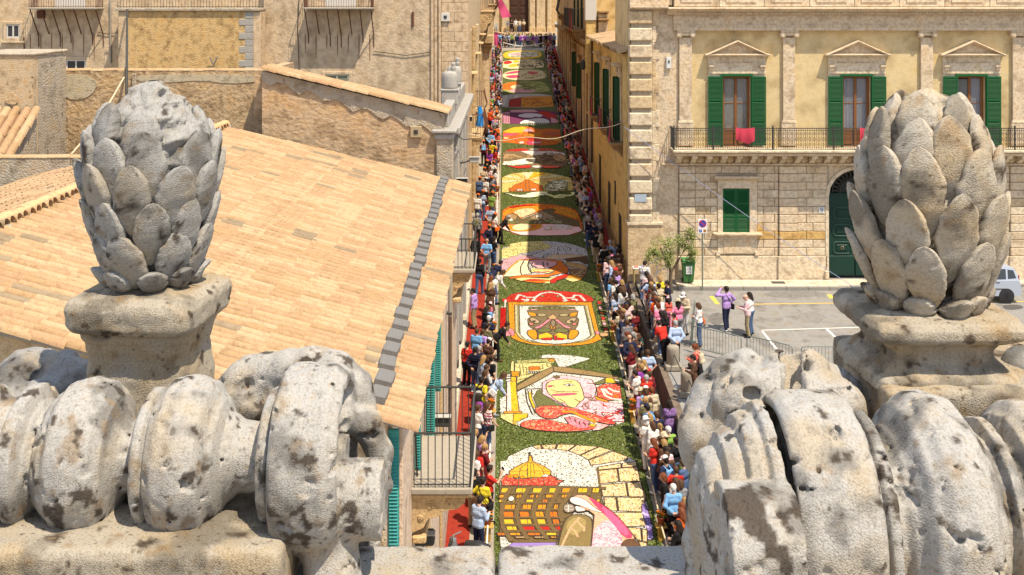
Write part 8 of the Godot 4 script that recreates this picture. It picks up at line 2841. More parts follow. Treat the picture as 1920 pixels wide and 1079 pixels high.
# pose: lean, right arm, left arm, stride, head turn, head nod
const POSES := {"stand": [0.05, "down", "down", 0.0,0.1,0.2], "fold": [0.04, "cross", "cross", 0.0,-0.2,0.25], "clasp": [0.0, "behind", "behind", 0.0,0.15,0.2], "photo": [0.02, "up", "hold", 0.0,0.0,0.1], "brow": [0.0, "hip", "brow", 0.06,0.2,0.0], "lean": [0.75, "reach", "reach", 0.1,0.0,0.1], "walk": [0.06, "swing", "fore", 0.2,0.1,0.05], "bag": [0.03, "fore", "hip", 0.05,-0.3,0.15], "hold": [0.06, "hold", "hold", 0.04,0.0,0.35]}
func moved(m: MB, t: Callable) -> MB:
	for k in m.v.size():
		m.v[k] = t.call(m.v[k])
	return m
func figure(pose: String, female: bool) -> Dictionary:
	var key := pose + ("_f" if female else "_m")
	if figures.has(key):
		return figures[key]
	var q: Array = POSES[pose]
	var lean: float = q[0]
	var sw := 0.87 if female else 1.0
	var hip := Vector3(0,0.93,0)
	var U := func(p: Vector3) -> Vector3: return hip + Basis(Vector3.RIGHT, -lean) * (p - hip)
	var nk := Vector3(0,1.52,0)
	var hb := Basis(Vector3.UP, q[4]) * Basis(Vector3.RIGHT, -float(q[5]) + lean * 0.4)
	var H := func(p: Vector3) -> Vector3: return U.call(nk + hb * (p - nk))
	var torso := [[Vector3(-0.07,1.07,0), Vector3(0.07,1.07,0), 0.095 if female else 0.11,0.095 if female else 0.11], [Vector3(-0.085 * sw, 1.28,0), Vector3(0.085 * sw, 1.28,0), 0.112,0.112], [Vector3(-0.15 * sw, 1.41,0.01), Vector3(0.15 * sw, 1.41,0.01), 0.062,0.062]]
	if female:
		torso.append([Vector3(-0.07,1.29,-0.07), Vector3(0.07,1.29,-0.07), 0.07,0.07])
	else:
		torso.append([Vector3(-0.04,1.08,-0.03), Vector3(0.04,1.08,-0.03), 0.1,0.1])
	var pelvis := [[Vector3(-0.075,0.95,0.01), Vector3(0.075,0.95,0.01), 0.118 if female else 0.108,0.118 if female else 0.108]]
	var arms := []
	var hands := []
	for s in [-1.0,1.0]:
		var a: Array = ARMS[q[1] if s > 0 else q[2]]
		var sh := Vector3(s * 0.185 * sw, 1.415,0.01)
		var el := sh + Vector3(s * a[0].x, a[0].y, a[0].z)
		var wr := sh + Vector3(s * a[1].x, a[1].y, a[1].z)
		arms.append([sh, el, 0.05 * sw, 0.042 * sw])
		arms.append([el, wr, 0.041 * sw, 0.029])
		hands.append([wr, (wr - el).normalized(), s])
	var legs := []
	var feet := []
	for s in [-1.0,1.0]:
		var st: float = q[3] * s
		var kn := Vector3(s * 0.1,0.5,-0.03 - st * 0.5)
		var an := Vector3(s * 0.105,0.085,0.03 - st)
		legs.append([Vector3(s * 0.09,0.9,0.0), kn, 0.092 if female else 0.086,0.058])
		legs.append([kn, an, 0.056,0.037])
		feet.append([an + Vector3(0,-0.04,0.02), an + Vector3(s * 0.025,-0.05,-0.16), 0.042,0.035])
	# skin: one continuous surface
	var body := MB.new()
	body.use_c = true
	var bones := pelvis + legs + feet
	for b in torso + arms + [[Vector3(0,1.42,0.01), Vector3(0,1.58,0.0), 0.058,0.05]]:
		bones.append([U.call(b[0]), U.call(b[1]), b[2] - 0.006, b[3] - 0.006])
	for h in hands:
		bones.append([U.call(h[0]), U.call(h[0] + h[1] * 0.075), 0.03,0.034])
	capsules(bones, 0.021,0.045, body)
	for h in hands: # four fingers and a thumb
		var d: Vector3 = h[1]
		var side := d.cross(Vector3(0,0,1) if absf(d.z) < 0.8 else Vector3(0,1,0)).normalized()
		var curl := d.cross(side).normalized() * (1.0 if d.cross(side).z < 0 else -1.0)
		for k in 4:
			var o: Vector3 = h[0] + d * 0.095 + side * (k - 1.5) * 0.018
			var l: float = [0.062,0.075,0.07,0.055][k]
			body.tube([U.call(o), U.call(o + d * l * 0.55 + curl * 0.01), U.call(o + d * l * 0.9 + curl * 0.035)], [0.01,0.009,0.007], 5)
		var o2: Vector3 = h[0] + d * 0.04 + side * -0.03
		body.tube([U.call(o2), U.call(o2 + d * 0.03 - side * 0.025 + curl * 0.015), U.call(o2 + d * 0.06 - side * 0.025 + curl * 0.03)], [0.012,0.011,0.008], 5)
	var head := MB.new()
	head.use_c = true
	capsules([[Vector3(0,1.665,0.012), Vector3(0,1.665,-0.03), 0.082,0.078], [Vector3(0,1.61,-0.03), Vector3(0,1.575,-0.055), 0.064,0.044], [Vector3(0,1.64,-0.1), Vector3(0,1.612,-0.116), 0.012,0.017], [Vector3(-0.078,1.64,0.005), Vector3(-0.08,1.605,0.0), 0.016,0.012], [Vector3(0.078,1.64,0.005), Vector3(0.08,1.605,0.0), 0.016,0.012], [Vector3(0,1.5,0.01), Vector3(0,1.6,0.0), 0.05,0.05]], 0.0105,0.022, head)
	for k in head.v.size():
		var p := head.v[k]
		var t := Color.WHITE
		if p.z < -0.06:
			if absf(p.y - 1.583) < 0.007 and absf(p.x) < 0.026:
				t = Color(0.6,0.3,0.3)
			if absf(absf(p.x) - 0.034) < 0.014 and absf(p.y - 1.646) < 0.008:
				t = Color(0.15,0.12,0.1)
			if absf(absf(p.x) - 0.034) < 0.02 and absf(p.y - 1.668) < 0.006:
				t = Color(0.3,0.22,0.16)
		head.c[k] = t
	moved(head, H)
	var k0 := body.v.size()
	body.v.append_array(head.v)
	body.c.append_array(head.c)
	for k in head.i:
		body.i.append(k + k0)
	var f := {"body": body.done(true)}
	# clothes follow the body a little way out and end at hems
	var grow := func(bs: Array, e: float) -> Array:
		var r := []
		for b in bs:
			r.append([b[0], b[1], b[2] + e, b[3] + e])
		return r
	var hem := 0.88
	var sleeves := []
	for j in [0,2]:
		var b: Array = arms[j]
		sleeves.append([b[0], b[0].lerp(b[1], 0.62), b[2] + 0.018, b[3] + 0.022])
	var up_torso: Array = grow.call(torso, 0.014) + [[Vector3(-0.075,0.95,0.01), Vector3(0.075,0.95,0.01), 0.128,0.128]]
	var top := MB.new()
	capsules(up_torso + sleeves, 0.02,0.05, top, [[Vector3(0,-1,0), -hem], [Vector3(0,1,0.25), 1.475]])
	f["top_short"] = moved(top, U).done(true)
	top = MB.new()
	capsules(up_torso + grow.call(arms, 0.015), 0.02,0.05, top, [[Vector3(0,-1,0), -hem], [Vector3(0,1,0.25), 1.485]] if pose in ["stand", "walk", "clasp", "lean"] else [[Vector3(0,-1,0), -hem]])
	f["top_long"] = moved(top, U).done(true)
	var tr := MB.new()
	capsules(grow.call(pelvis, 0.012) + [[legs[0][0], legs[0][1], 0.1,0.07], [legs[1][0], legs[1][1], 0.068,0.062], [legs[2][0], legs[2][1], 0.1,0.07], [legs[3][0], legs[3][1], 0.068,0.062]], 0.02,0.03, tr, [[Vector3(0,1,0), 1.03], [Vector3(0,-1,0), -0.06]])
	f["trousers"] = tr.done(true)
	tr = MB.new()
	capsules(grow.call(pelvis, 0.016) + [[Vector3(-0.04,0.92,0), Vector3(-0.09,0.45,0), 0.125,0.16], [Vector3(0.04,0.92,0), Vector3(0.09,0.45,0), 0.125,0.16]], 0.022,0.05, tr, [[Vector3(0,1,0), 1.03], [Vector3(0,-1,0), -0.47]])
	f["skirt"] = tr.done(true)
	var shoes := MB.new()
	capsules(grow.call(feet, 0.009), 0.016,0.02, shoes, [[Vector3(0,-1,0), 0.0]])
	f["shoes"] = shoes.done(true)
	# hair and hats
	var face := [[Vector3(0,-0.5,-0.866), -0.79]]
	var cr := [[Vector3(0,1.672,0.016), Vector3(0,1.67,-0.026), 0.094,0.09], [Vector3(0,1.61,0.03), Vector3(0,1.64,0.02), 0.075,0.085]]
	for h in [["short", []], ["long", [[Vector3(0,1.62,0.05), Vector3(0,1.4,0.085), 0.08,0.055], [Vector3(-0.06,1.62,0.02), Vector3(-0.07,1.45,0.05), 0.05,0.04], [Vector3(0.06,1.62,0.02), Vector3(0.07,1.45,0.05), 0.05,0.04]]], ["bob", [[Vector3(-0.06,1.65,0.0), Vector3(-0.065,1.55,0.02), 0.05,0.05], [Vector3(0.06,1.65,0.0), Vector3(0.065,1.55,0.02), 0.05,0.05], [Vector3(0,1.6,0.06), Vector3(0,1.54,0.06), 0.07,0.07]]], ["tail", [[Vector3(0,1.69,0.1), Vector3(0,1.5,0.14), 0.035,0.022], [Vector3(0,1.7,0.09), Vector3(0,1.7,0.1), 0.04,0.04]]]]:
		var hm := MB.new()
		capsules(cr + h[1], 0.0125,0.03, hm, face)
		for k in hm.v.size():
			var n := nz.get_noise_3d(hm.v[k].x * 40, hm.v[k].y * 14, hm.v[k].z * 40) * 0.008
			hm.v[k] += (hm.v[k] - Vector3(0,1.65,0)).normalized() * n
		f["hair_" + h[0]] = moved(hm, H).done(true)
	var cap := MB.new()
	var tilt := Basis(Vector3.RIGHT, -0.12)
	cap.lathe([[0.098,0.0], [0.1,0.04], [0.085,0.085], [0.05,0.11], [0.004,0.12]], Vector3(0,1.685,-0.005), 18, tilt)
	var br := MB.new()
	cap.grid(3,9, func(r, c):
		var an: float = lerpf(0.35, PI - 0.35, c / 8.0)
		var rr: float = 0.095 + r * 0.038
		return Vector3(cos(an) * rr, 1.685 - r * 0.006,-0.01 - sin(an) * rr * 1.05))
	f["cap"] = moved(cap, H).done(true)
	var sun := MB.new()
	sun.lathe([[0.19,-0.02], [0.1,0.0], [0.098,0.06], [0.08,0.1], [0.01,0.115]], Vector3(0,1.69,0.0), 20, tilt)
	f["sunhat"] = moved(sun, H).done(true)
	var bp := MB.new()
	capsules([[Vector3(-0.08,1.12,0.2), Vector3(-0.07,1.36,0.19), 0.08,0.07], [Vector3(0.08,1.12,0.2), Vector3(0.07,1.36,0.19), 0.08,0.07], [Vector3(-0.06,1.14,0.26), Vector3(0.06,1.14,0.26), 0.05,0.05]], 0.02,0.05, bp)
	for s in [-1.0,1.0]:
		bp.tube([Vector3(s * 0.08,1.42,0.16), Vector3(s * 0.1,1.48,0.0), Vector3(s * 0.11,1.35,-0.13), Vector3(s * 0.14,1.15,0.0), Vector3(s * 0.11,1.1,0.14)], 0.02,6)
	f["backpack"] = moved(bp, U).done(true)
	var bag := MB.new()
	bag.box(Vector3(0.27,0.93,0.02), Vector3(0.1,0.22,0.3), 0.03)
	bag.tube([Vector3(0.26,1.02,0.1), Vector3(0.0,1.3,0.145), Vector3(-0.13,1.48,0.05), Vector3(-0.06,1.36,-0.14), Vector3(0.2,1.06,-0.1)], 0.014,5)
	f["shoulder_bag"] = moved(bag, U).done()
	var ph := MB.new()
	var w0: Vector3 = hands[1][0] + hands[1][1] * 0.12
	ph.box(U.call(w0), Vector3(0.13,0.09,0.05), 0.015)
	f["camera"] = ph.done()
	figures[key] = f
	return f
func cloth_mat(tone: String, pattern := "") -> StandardMaterial3D:
	var key := "cloth_%s_%s" % [tone, pattern]
	if mats.has(key):
		return mats[key]
	var c: Array = TONES[tone]
	var m := mat(key, Color(c[0], c[1], c[2]), {"nrm": "n_cloth", "ts": 2.2, "own": true, "rough": 0.95, "nst": 1.5})
	if pattern:
		var im := Image.create(64,64, false, Image.FORMAT_RGB8)
		im.fill(Color.WHITE)
		for y in 64:
			for x in 64:
				if pattern == "striped" and (y / 8) % 2 == 0:
					im.set_pixel(x, y, Color(0.35,0.2,0.25) if tone != "white" else Color(0.75,0.3,0.4))
				elif pattern == "pinstriped" and x % 8 < 2:
					im.set_pixel(x, y, Color(0.72,0.6,0.62))
				elif pattern == "floral":
					var n := nz.get_noise_2d(sin(TAU * x / 64.0) * 4.0 + 9.0, sin(TAU * y / 64.0) * 4.0 + cos(TAU * x / 64.0) * 3.0)
					if n > 0.05:
						im.set_pixel(x, y, Color(0.12,0.08,0.25) if n < 0.25 else Color(0.5,0.1,0.3))
		m.albedo_texture = ImageTexture.create_from_image(im)
		m.uv1_triplanar = true
		m.uv1_world_triplanar = false
		var s := 2.6 if pattern == "striped" else 3.0
		m.uv1_scale = Vector3(s, s, s)
	return m
# o: top, long, pattern, legs (tone or "skirt tone" or "dress"), hair, style, hat, extra, scale
func person(at: Vector3, yaw: float, pose: String, female: bool, o: Dictionary, place: String) -> bool:
	var top: String = o.get("top", "white")
	var leg: String = o.get("legs", "denim")
	var skirt: bool = o.get("skirt", false)
	var hat: String = o.get("hat", "")
	var label := "person in " + ("%s " % o.pattern if o.has("pattern") else "") + top + (" dress" if leg == "dress" else ((" shirt" if o.get("long", false) else " tee") + ", " + ("jeans" if leg == "denim" else leg + (" skirt" if skirt else " trousers"))))
	label += ", " + (hat if hat else "%s hair" % o.get("hair", "dark"))
	if o.has("extra") and o.extra in ["backpack", "shoulder_bag"]:
		label += ", " + String(o.get("extra_tone", "black")) + " " + ("pack" if o.extra == "backpack" else "bag")
	label += ", " + place
	if label.split(" ").size() > 16:
		label = label.replace(" trousers", "")
	if used_labels.has(label):
		var say: String = {"lean": "bending forward", "photo": "arm raised", "clasp": "hands clasped", "fold": "arms folded", "walk": "walking", "hold": "hands raised", "bag": "hand on hip", "brow": "hand at brow", "stand": "arms down"}[pose]
		label = label.replace("person in", "person %s in" % say)
		if used_labels.has(label):
			return false
	used_labels[label] = true
	var f := figure(pose, female)
	var t := thing("person", label, "person", at, yaw, "people watching along the flower carpets")
	var s: float = o.get("scale", 1.0)
	t.scale = Vector3(s, s, s)
	var skins := [Color(0.5,0.3,0.2), Color(0.56,0.35,0.25), Color(0.42,0.24,0.15)]
	var sk: int = o.get("skin", rng.randi() % 3)
	obj("body", f.body, mat("skin_%d" % sk, skins[sk], {"vc": true, "rough": 0.6}), t)
	var tm := cloth_mat(top, o.get("pattern", ""))
	obj("shirt" if leg != "dress" else "dress_top", f["top_long" if o.get("long", false) else "top_short"], tm, t)
	if leg == "dress":
		obj("dress_skirt", f.skirt, tm, t)
	elif skirt:
		obj("skirt", f.skirt, cloth_mat(leg), t)
	else:
		obj("trousers", f.trousers, cloth_mat(leg), t)
	obj("shoes", f.shoes, cloth_mat(pick(["black", "brown", "white", "grey"])), t)
	var style: String = o.get("style", "long" if female else "short")
	if style != "bald":
		var hc: Array = HAIRS[o.get("hair", "dark")]
		obj("hair", f["hair_" + style], mat("hair_" + o.get("hair", "dark"), Color(hc[0], hc[1], hc[2]), {"rough": 0.55}), t)
	if hat:
		var w := hat.split(" ")
		var tone := hat.substr(0, hat.rfind(" "))
		obj("hat", f["cap" if w[w.size() - 1] == "cap" else "sunhat"], cloth_mat(tone), t)
	if o.has("extra"):
		obj(o.extra, f[o.extra], cloth_mat(o.get("extra_tone", "black")), t)
	return true
func beside(d: float) -> String:
	return CARPETS[clampi(int(round((d - 36.0) / 7.4)), 0,13)]
func head_spot(x: float, y: float, on: String, tall := 1.0) -> Vector3:
	var h := 1.65 * tall
	var d := 0.0
	if on == "s":
		d = F * (19.35 - h) / (y + 0.0967 * F)
		return Vector3((x - 960.0) * d / F, sy(d) + 0.015,-d)
	d = F * (20.0 - 6.6 + 0.06 * 53.5 - h) / (y + 0.06 * F)
	return Vector3((x - 960.0) * d / F, pz(d) + 0.002,-d)
func build_people() -> void:
	# [x, y of the head in the photo, ground (s street, p piazza), yaw in degrees, pose, female, clothes]
	var list := [
		[897,940, "s", -40, "hold", false, {"top": "pale blue", "long": true, "legs": "navy"}],
		[905,903, "s", -25, "bag", true, {"top": "yellow", "legs": "brown", "skirt": true, "extra": "shoulder_bag", "style": "tail"}],
		[888,888, "s", -20, "stand", true, {"top": "black", "legs": "khaki", "style": "tail"}],
		[917,880, "s", -70, "photo", true, {"top": "red", "legs": "black", "style": "short", "extra": "camera"}],
		[906,840, "s", -60, "fold", false, {"top": "maroon", "legs": "denim", "hair": "blond"}],
		[890,853, "s", -55, "stand", true, {"top": "white", "legs": "denim", "hair": "brown", "style": "bob", "extra": "shoulder_bag"}],
		[901,824, "s", -60, "fold", true, {"top": "lilac", "legs": "denim", "hair": "blond", "style": "bob"}],
		[912,761, "s", -50, "bag", true, {"top": "white", "pattern": "striped", "legs": "denim", "hair": "brown", "extra": "shoulder_bag"}],
		[895,745, "s", -40, "stand", true, {"top": "purple", "legs": "black", "style": "bob"}],
		[902,714, "s", -30, "walk", false, {"top": "yellow", "legs": "denim", "extra": "backpack"}],
		[910,690, "s", -60, "fold", false, {"top": "white", "pattern": "pinstriped", "long": true, "legs": "khaki", "hair": "brown"}],
		[922,697, "s", -80, "lean", true, {"top": "pale blue", "long": true, "legs": "white", "hair": "brown", "extra": "shoulder_bag", "extra_tone": "white"}],
		[920,674, "s", -50, "stand", false, {"top": "black", "legs": "denim", "hat": "brown cap"}],
		[891,657, "s", -30, "clasp", false, {"top": "navy", "pattern": "striped", "long": true, "legs": "denim"}],
		[875,647, "s", -25, "stand", true, {"top": "red", "legs": "black", "style": "tail", "extra": "shoulder_bag"}],
		[914,641, "s", -40, "hold", false, {"top": "brown", "legs": "black", "hat": "white cap"}],
		[893,622, "s", -30, "stand", false, {"top": "light blue", "legs": "denim", "hair": "brown"}],
		[913,612, "s", -40, "bag", true, {"top": "olive", "legs": "black", "style": "tail"}],
		[930,603, "s", -80, "lean", false, {"top": "black", "long": true, "legs": "black", "hair": "dark"}],
		[910,580, "s", -50, "hold", true, {"top": "black", "long": true, "legs": "black", "style": "long"}],
		[918,571, "s", -50, "stand", true, {"top": "pink", "legs": "denim", "hat": "pale pink sunhat", "scale": 0.72}],
		[889,546, "s", 70, "stand", false, {"top": "lilac", "long": true, "legs": "khaki", "hair": "dark"}],
		[919,535, "s", -20, "fold", true, {"top": "brown", "legs": "brown", "skirt": true, "hair": "blond"}],
		[926,505, "s", -75, "lean", true, {"top": "white", "long": true, "legs": "denim", "hair": "brown"}],
		[920,522, "s", -40, "stand", true, {"top": "beige", "legs": "denim", "hair": "auburn"}],
		[899,490, "s", -10, "walk", true, {"top": "black", "long": true, "legs": "denim", "style": "tail"}],
		[923,488, "s", -60, "lean", false, {"top": "navy", "legs": "denim"}],
		[913,452, "s", -15, "clasp", false, {"top": "light blue", "legs": "grey", "style": "bald", "hair": "grey"}],
		[925,448, "s", -50, "fold", true, {"top": "black", "legs": "denim", "style": "bob"}],
		[892,446, "s", -20, "stand", false, {"top": "black", "long": true, "legs": "black"}],
		[895,404, "s", -20, "stand", false, {"top": "grey", "long": true, "legs": "black", "hair": "grey", "extra": "backpack", "extra_tone": "olive"}],
		[917,426, "s", -40, "clasp", false, {"top": "navy", "long": true, "legs": "denim", "hat": "orange cap"}],
		[927,404, "s", -50, "bag", true, {"top": "white", "legs": "black", "hat": "orange cap", "extra": "shoulder_bag", "extra_tone": "orange"}],
		[938,402, "s", -85, "lean", false, {"top": "black", "long": true, "legs": "black", "hair": "grey"}],
		[920,390, "s", -30, "clasp", false, {"top": "pale blue", "legs": "khaki", "hair": "brown"}],
		[922,364, "s", -40, "stand", false, {"top": "green", "legs": "denim", "hat": "orange cap"}],
		[892,368, "s", -30, "stand", false, {"top": "white", "legs": "denim", "hat": "orange cap"}],
		[904,361, "s", -30, "fold", true, {"top": "pale blue", "legs": "denim", "hat": "orange cap"}],
		[922,351, "s", -50, "hold", true, {"top": "olive", "legs": "black", "hat": "orange cap"}],
		[896,336, "s", -20, "stand", false, {"top": "denim", "long": true, "legs": "navy", "hat": "orange cap"}],
		[910,337, "s", -40, "stand", false, {"top": "white", "legs": "black", "hat": "white cap"}],
		[920,335, "s", -40, "fold", true, {"top": "grey", "legs": "denim", "hat": "orange cap"}],
		[907,318, "s", -30, "hold", false, {"top": "beige", "legs": "khaki", "hat": "orange cap"}],
		[917,316, "s", -40, "stand", true, {"top": "pale pink", "legs": "denim", "hair": "brown"}],
		[927,320, "s", -60, "stand", true, {"top": "white", "legs": "denim", "hair": "dark"}],
		[913,304, "s", -30, "photo", false, {"top": "black", "legs": "denim", "hat": "orange cap"}],
		[924,306, "s", -40, "hold", false, {"top": "white", "legs": "khaki", "hat": "orange cap"}],
		[905,267, "s", 0, "walk", false, {"top": "maroon", "legs": "black", "hat": "orange cap", "extra": "backpack", "extra_tone": "light blue"}],
		[922,268, "s", -40, "photo", false, {"top": "yellow", "legs": "navy", "hat": "orange cap"}],
		[928,281, "s", -60, "fold", true, {"top": "red", "legs": "denim", "hat": "orange cap"}],
		[918,284, "s", -20, "stand", true, {"top": "purple", "legs": "black", "hat": "orange cap"}],
		[921,250, "s", -20, "clasp", false, {"top": "light blue", "long": true, "legs": "denim", "hat": "orange cap"}],
		[913,245, "s", -30, "stand", true, {"top": "black", "legs": "black", "hair": "dark"}],
		[933,251, "s", -60, "stand", true, {"top": "coral", "legs": "denim", "hat": "orange cap"}],
		# shaded side and the channel below the piazza
		[1181,634, "s", 15, "clasp", false, {"top": "navy", "long": true, "legs": "black", "style": "bald", "hair": "dark"}],
		[1177,606, "s", 20, "stand", false, {"top": "grey", "pattern": "pinstriped", "long": true, "legs": "denim", "hair": "brown"}],
		[1199,630, "s", 30, "stand", true, {"top": "teal", "legs": "denim", "hair": "brown", "style": "bob", "scale": 0.75}],
		[1215,662, "s", 10, "clasp", false, {"top": "pale blue", "legs": "maroon", "hair": "brown"}],
		[1195,701, "s", 60, "hold", false, {"top": "white", "legs": "maroon", "hair": "dark"}],
		[1213,710, "s", 25, "fold", false, {"top": "red", "long": true, "legs": "brown", "hair": "grey"}],
		[1223,733, "s", 20, "stand", false, {"top": "beige", "long": true, "legs": "khaki", "hair": "auburn"}],
		[1213,750, "s", 30, "hold", false, {"top": "khaki", "long": true, "legs": "grey", "hair": "grey", "style": "bald"}],
		[1216,766, "s", 40, "stand", false, {"top": "denim", "legs": "navy", "hat": "navy cap", "extra": "backpack", "extra_tone": "light blue"}],
		[1213,790, "s", 40, "fold", true, {"top": "white", "legs": "white", "hat": "white sunhat", "style": "bob", "hair": "white"}],
		[1226,799, "s", 30, "stand", true, {"top": "white", "long": true, "legs": "denim", "hair": "brown", "style": "bob"}],
		[1265,758, "s", 10, "walk", true, {"top": "lilac", "pattern": "floral", "legs": "dress", "style": "bob"}],
		[1254,807, "s", 20, "clasp", false, {"top": "green", "legs": "khaki", "hair": "white"}],
		[1229,830, "s", 45, "hold", true, {"top": "red", "legs": "denim", "hair": "auburn"}],
		[1247,832, "s", 30, "stand", true, {"top": "brown", "long": true, "legs": "black", "hair": "blond"}],
		[1251,845, "s", 25, "stand", true, {"top": "pale pink", "legs": "denim", "style": "bob"}],
		[1269,828, "s", 30, "bag", true, {"top": "black", "legs": "denim", "extra": "shoulder_bag", "style": "tail"}],
		[1284,822, "s", 20, "stand", true, {"top": "white", "long": true, "legs": "white", "style": "long"}],
		[1249,864, "s", 30, "clasp", false, {"top": "navy", "long": true, "legs": "black", "hat": "white cap", "extra": "backpack", "extra_tone": "light blue"}],
		[1283,870, "s", 50, "fold", false, {"top": "denim", "long": true, "legs": "denim", "hair": "brown"}],
		[1247,895, "s", 80, "stand", true, {"top": "black", "legs": "black", "hair": "auburn", "style": "bob"}],
		[1263,916, "s", 5, "clasp", false, {"top": "light blue", "long": true, "legs": "black", "hair": "white"}],
		[1281,962, "s", 30, "hold", true, {"top": "orange", "legs": "brown", "hair": "auburn"}],
		[1293,1006, "s", 30, "stand", false, {"top": "red", "legs": "navy", "hair": "dark"}],
		[1275,985, "s", 50, "fold", true, {"top": "black", "long": true, "legs": "black"}],
		[1303,853, "s", 40, "stand", true, {"top": "green", "legs": "olive", "hair": "brown"}],
		[1169,527, "s", 30, "fold", false, {"top": "navy", "long": true, "legs": "denim"}],
		[1155,555, "s", 30, "stand", true, {"top": "pale blue", "legs": "black", "extra": "shoulder_bag", "extra_tone": "white"}],
		[1171,553, "s", 15, "clasp", false, {"top": "grey", "legs": "black", "hair": "dark"}],
		[1180,568, "s", 30, "stand", true, {"top": "pale pink", "legs": "maroon", "style": "bob"}],
		[1148,527, "s", 30, "stand", true, {"top": "light blue", "legs": "denim", "hair": "brown"}],
		[1163,586, "s", 40, "hold", true, {"top": "beige", "legs": "denim", "hair": "brown", "style": "tail"}],
		[1190,588, "s", 30, "stand", false, {"top": "maroon", "legs": "black", "hair": "dark"}],
		[1140,486, "s", 25, "stand", true, {"top": "pale pink", "long": true, "legs": "denim"}],
		[1150,484, "s", 25, "stand", true, {"top": "white", "legs": "denim", "hat": "pink cap"}],
		[1156,490, "s", 10, "clasp", false, {"top": "olive", "legs": "khaki", "hair": "dark"}],
		[1174,471, "s", 5, "clasp", false, {"top": "brown", "long": true, "legs": "black", "hair": "dark", "scale": 1.05}],
		[1145,455, "s", 20, "stand", false, {"top": "grey", "legs": "navy", "hair": "grey"}],
		[1133,462, "s", 30, "hold", true, {"top": "white", "legs": "denim", "hair": "auburn"}],
		[1152,456, "s", 20, "walk", true, {"top": "pale blue", "legs": "denim", "hair": "blond"}],
		# piazza
		[1362,542, "p", 35, "brow", false, {"top": "lilac", "long": true, "legs": "navy", "extra": "shoulder_bag", "scale": 1.06}],
		[1408,553, "p", 60, "stand", true, {"top": "white", "legs": "denim", "style": "long"}],
		[1402,557, "p", 75, "hold", false, {"top": "pale pink", "long": true, "legs": "khaki", "hair": "grey", "style": "bald"}],
		[1312,573, "p", 70, "fold", true, {"top": "white", "long": true, "legs": "denim", "hair": "brown", "style": "bob", "extra": "shoulder_bag", "extra_tone": "orange"}],
		[1284,553, "p", 140, "hold", false, {"top": "beige", "long": true, "legs": "white", "hat": "white cap"}],
		[1272,567, "p", 20, "bag", true, {"top": "pink", "legs": "grey", "hat": "beige sunhat"}],
		[1266,592, "p", 60, "stand", false, {"top": "red", "legs": "denim", "scale": 0.78}],
		[1254,562, "p", 20, "stand", true, {"top": "coral", "legs": "pink", "hat": "pale pink cap", "scale": 0.74}],
		[1253,531, "p", 100, "fold", false, {"top": "navy", "legs": "black", "hair": "dark"}],
		[1238,522, "p", 20, "stand", true, {"top": "yellow", "legs": "olive", "hair": "blond", "style": "bob"}],
		[1208,494, "p", -30, "hold", false, {"top": "white", "legs": "denim", "hair": "dark", "extra": "shoulder_bag", "extra_tone": "grey"}],
		[1267,606, "p", 10, "clasp", false, {"top": "pale blue", "long": true, "legs": "black", "hair": "grey"}],
		[1221,588, "p", 20, "stand", true, {"top": "pink", "long": true, "legs": "denim", "style": "bob"}],
		[1201,574, "p", 30, "stand", true, {"top": "pink", "legs": "khaki", "hair": "auburn", "style": "tail"}],
		[1200,603, "p", 25, "lean", false, {"top": "red", "legs": "black", "hair": "dark"}],
		[1247,588, "p", 30, "fold", true, {"top": "black", "long": true, "legs": "black", "skirt": true, "style": "long"}],
		[1236,564, "p", 40, "stand", false, {"top": "white", "long": true, "legs": "grey", "hair": "brown"}],
		[1222,558, "p", 20, "walk", false, {"top": "light blue", "legs": "denim", "extra": "backpack", "extra_tone": "red"}],
		[1204,552, "p", 60, "stand", true, {"top": "maroon", "legs": "denim", "hair": "brown", "style": "bob"}],
		[1229,546, "p", 50, "stand", true, {"top": "black", "legs": "denim", "style": "long"}],
		[1212,540, "p", 40, "stand", true, {"top": "brown", "legs": "black", "hair": "brown", "style": "tail"}],
		[1192,560, "p", 20, "hold", true, {"top": "orange", "legs": "denim", "hair": "auburn"}],
		[1307,651, "p", 60, "hold", true, {"top": "coral", "long": true, "legs": "denim", "hair": "auburn", "style": "tail", "extra": "backpack", "extra_tone": "beige"}],
		[1304,671, "p", 70, "hold", false, {"top": "brown", "long": true, "legs": "brown", "hair": "dark", "extra": "backpack", "extra_tone": "black"}],
		[1293,686, "p", -20, "stand", false, {"top": "white", "legs": "grey", "hat": "brown cap", "scale": 0.66}],
	]
	for q in list:
		var o: Dictionary = q[6]
		var at := head_spot(q[0], q[1], q[2], o.get("scale", 1.0))
		if q[2] == "s":
			at.x = clampf(at.x, -2.0,5.45) if -at.z < 54.5 else clampf(at.x, -2.0,5.2)
		elif at.x < 5.75 + 0.3:
			at.x = maxf(at.x, 5.9)
		var where := ("sunny side by " if q[0] < 945 else "shaded side by ") + beside(-at.z)
		if q[2] == "p":
			where = "on the piazza"
		elif q[0] > 1100 and q[1] > 620:
			where = "under the wall by " + beside(-at.z)
		if not person(at, deg_to_rad(q[3]), q[4], q[5], o, where):
			printerr("same: ", q)
	# more of the thick crowd between the piazza corner and the scroll
	var mix := ["white", "pale blue", "navy", "black", "black", "grey", "denim", "brown", "beige", "pale pink", "maroon", "olive", "red", "lilac", "light blue", "purple"]
	for k in 40:
		var u := k / 40.0
		var dd := lerpf(56.0,31.5, u) + rnd(-0.4,0.4)
		var ww := 1.0 if dd > 47.0 else 0.62
		crowd_one(Vector3(4.72 + rnd(0.15,0.95) * ww - 0.0052 * dd, sy(dd) + 0.015,-dd), deg_to_rad(rnd(5,60)), mix, ("shaded side by " if dd > 50 else "under the wall by ") + beside(dd), false)
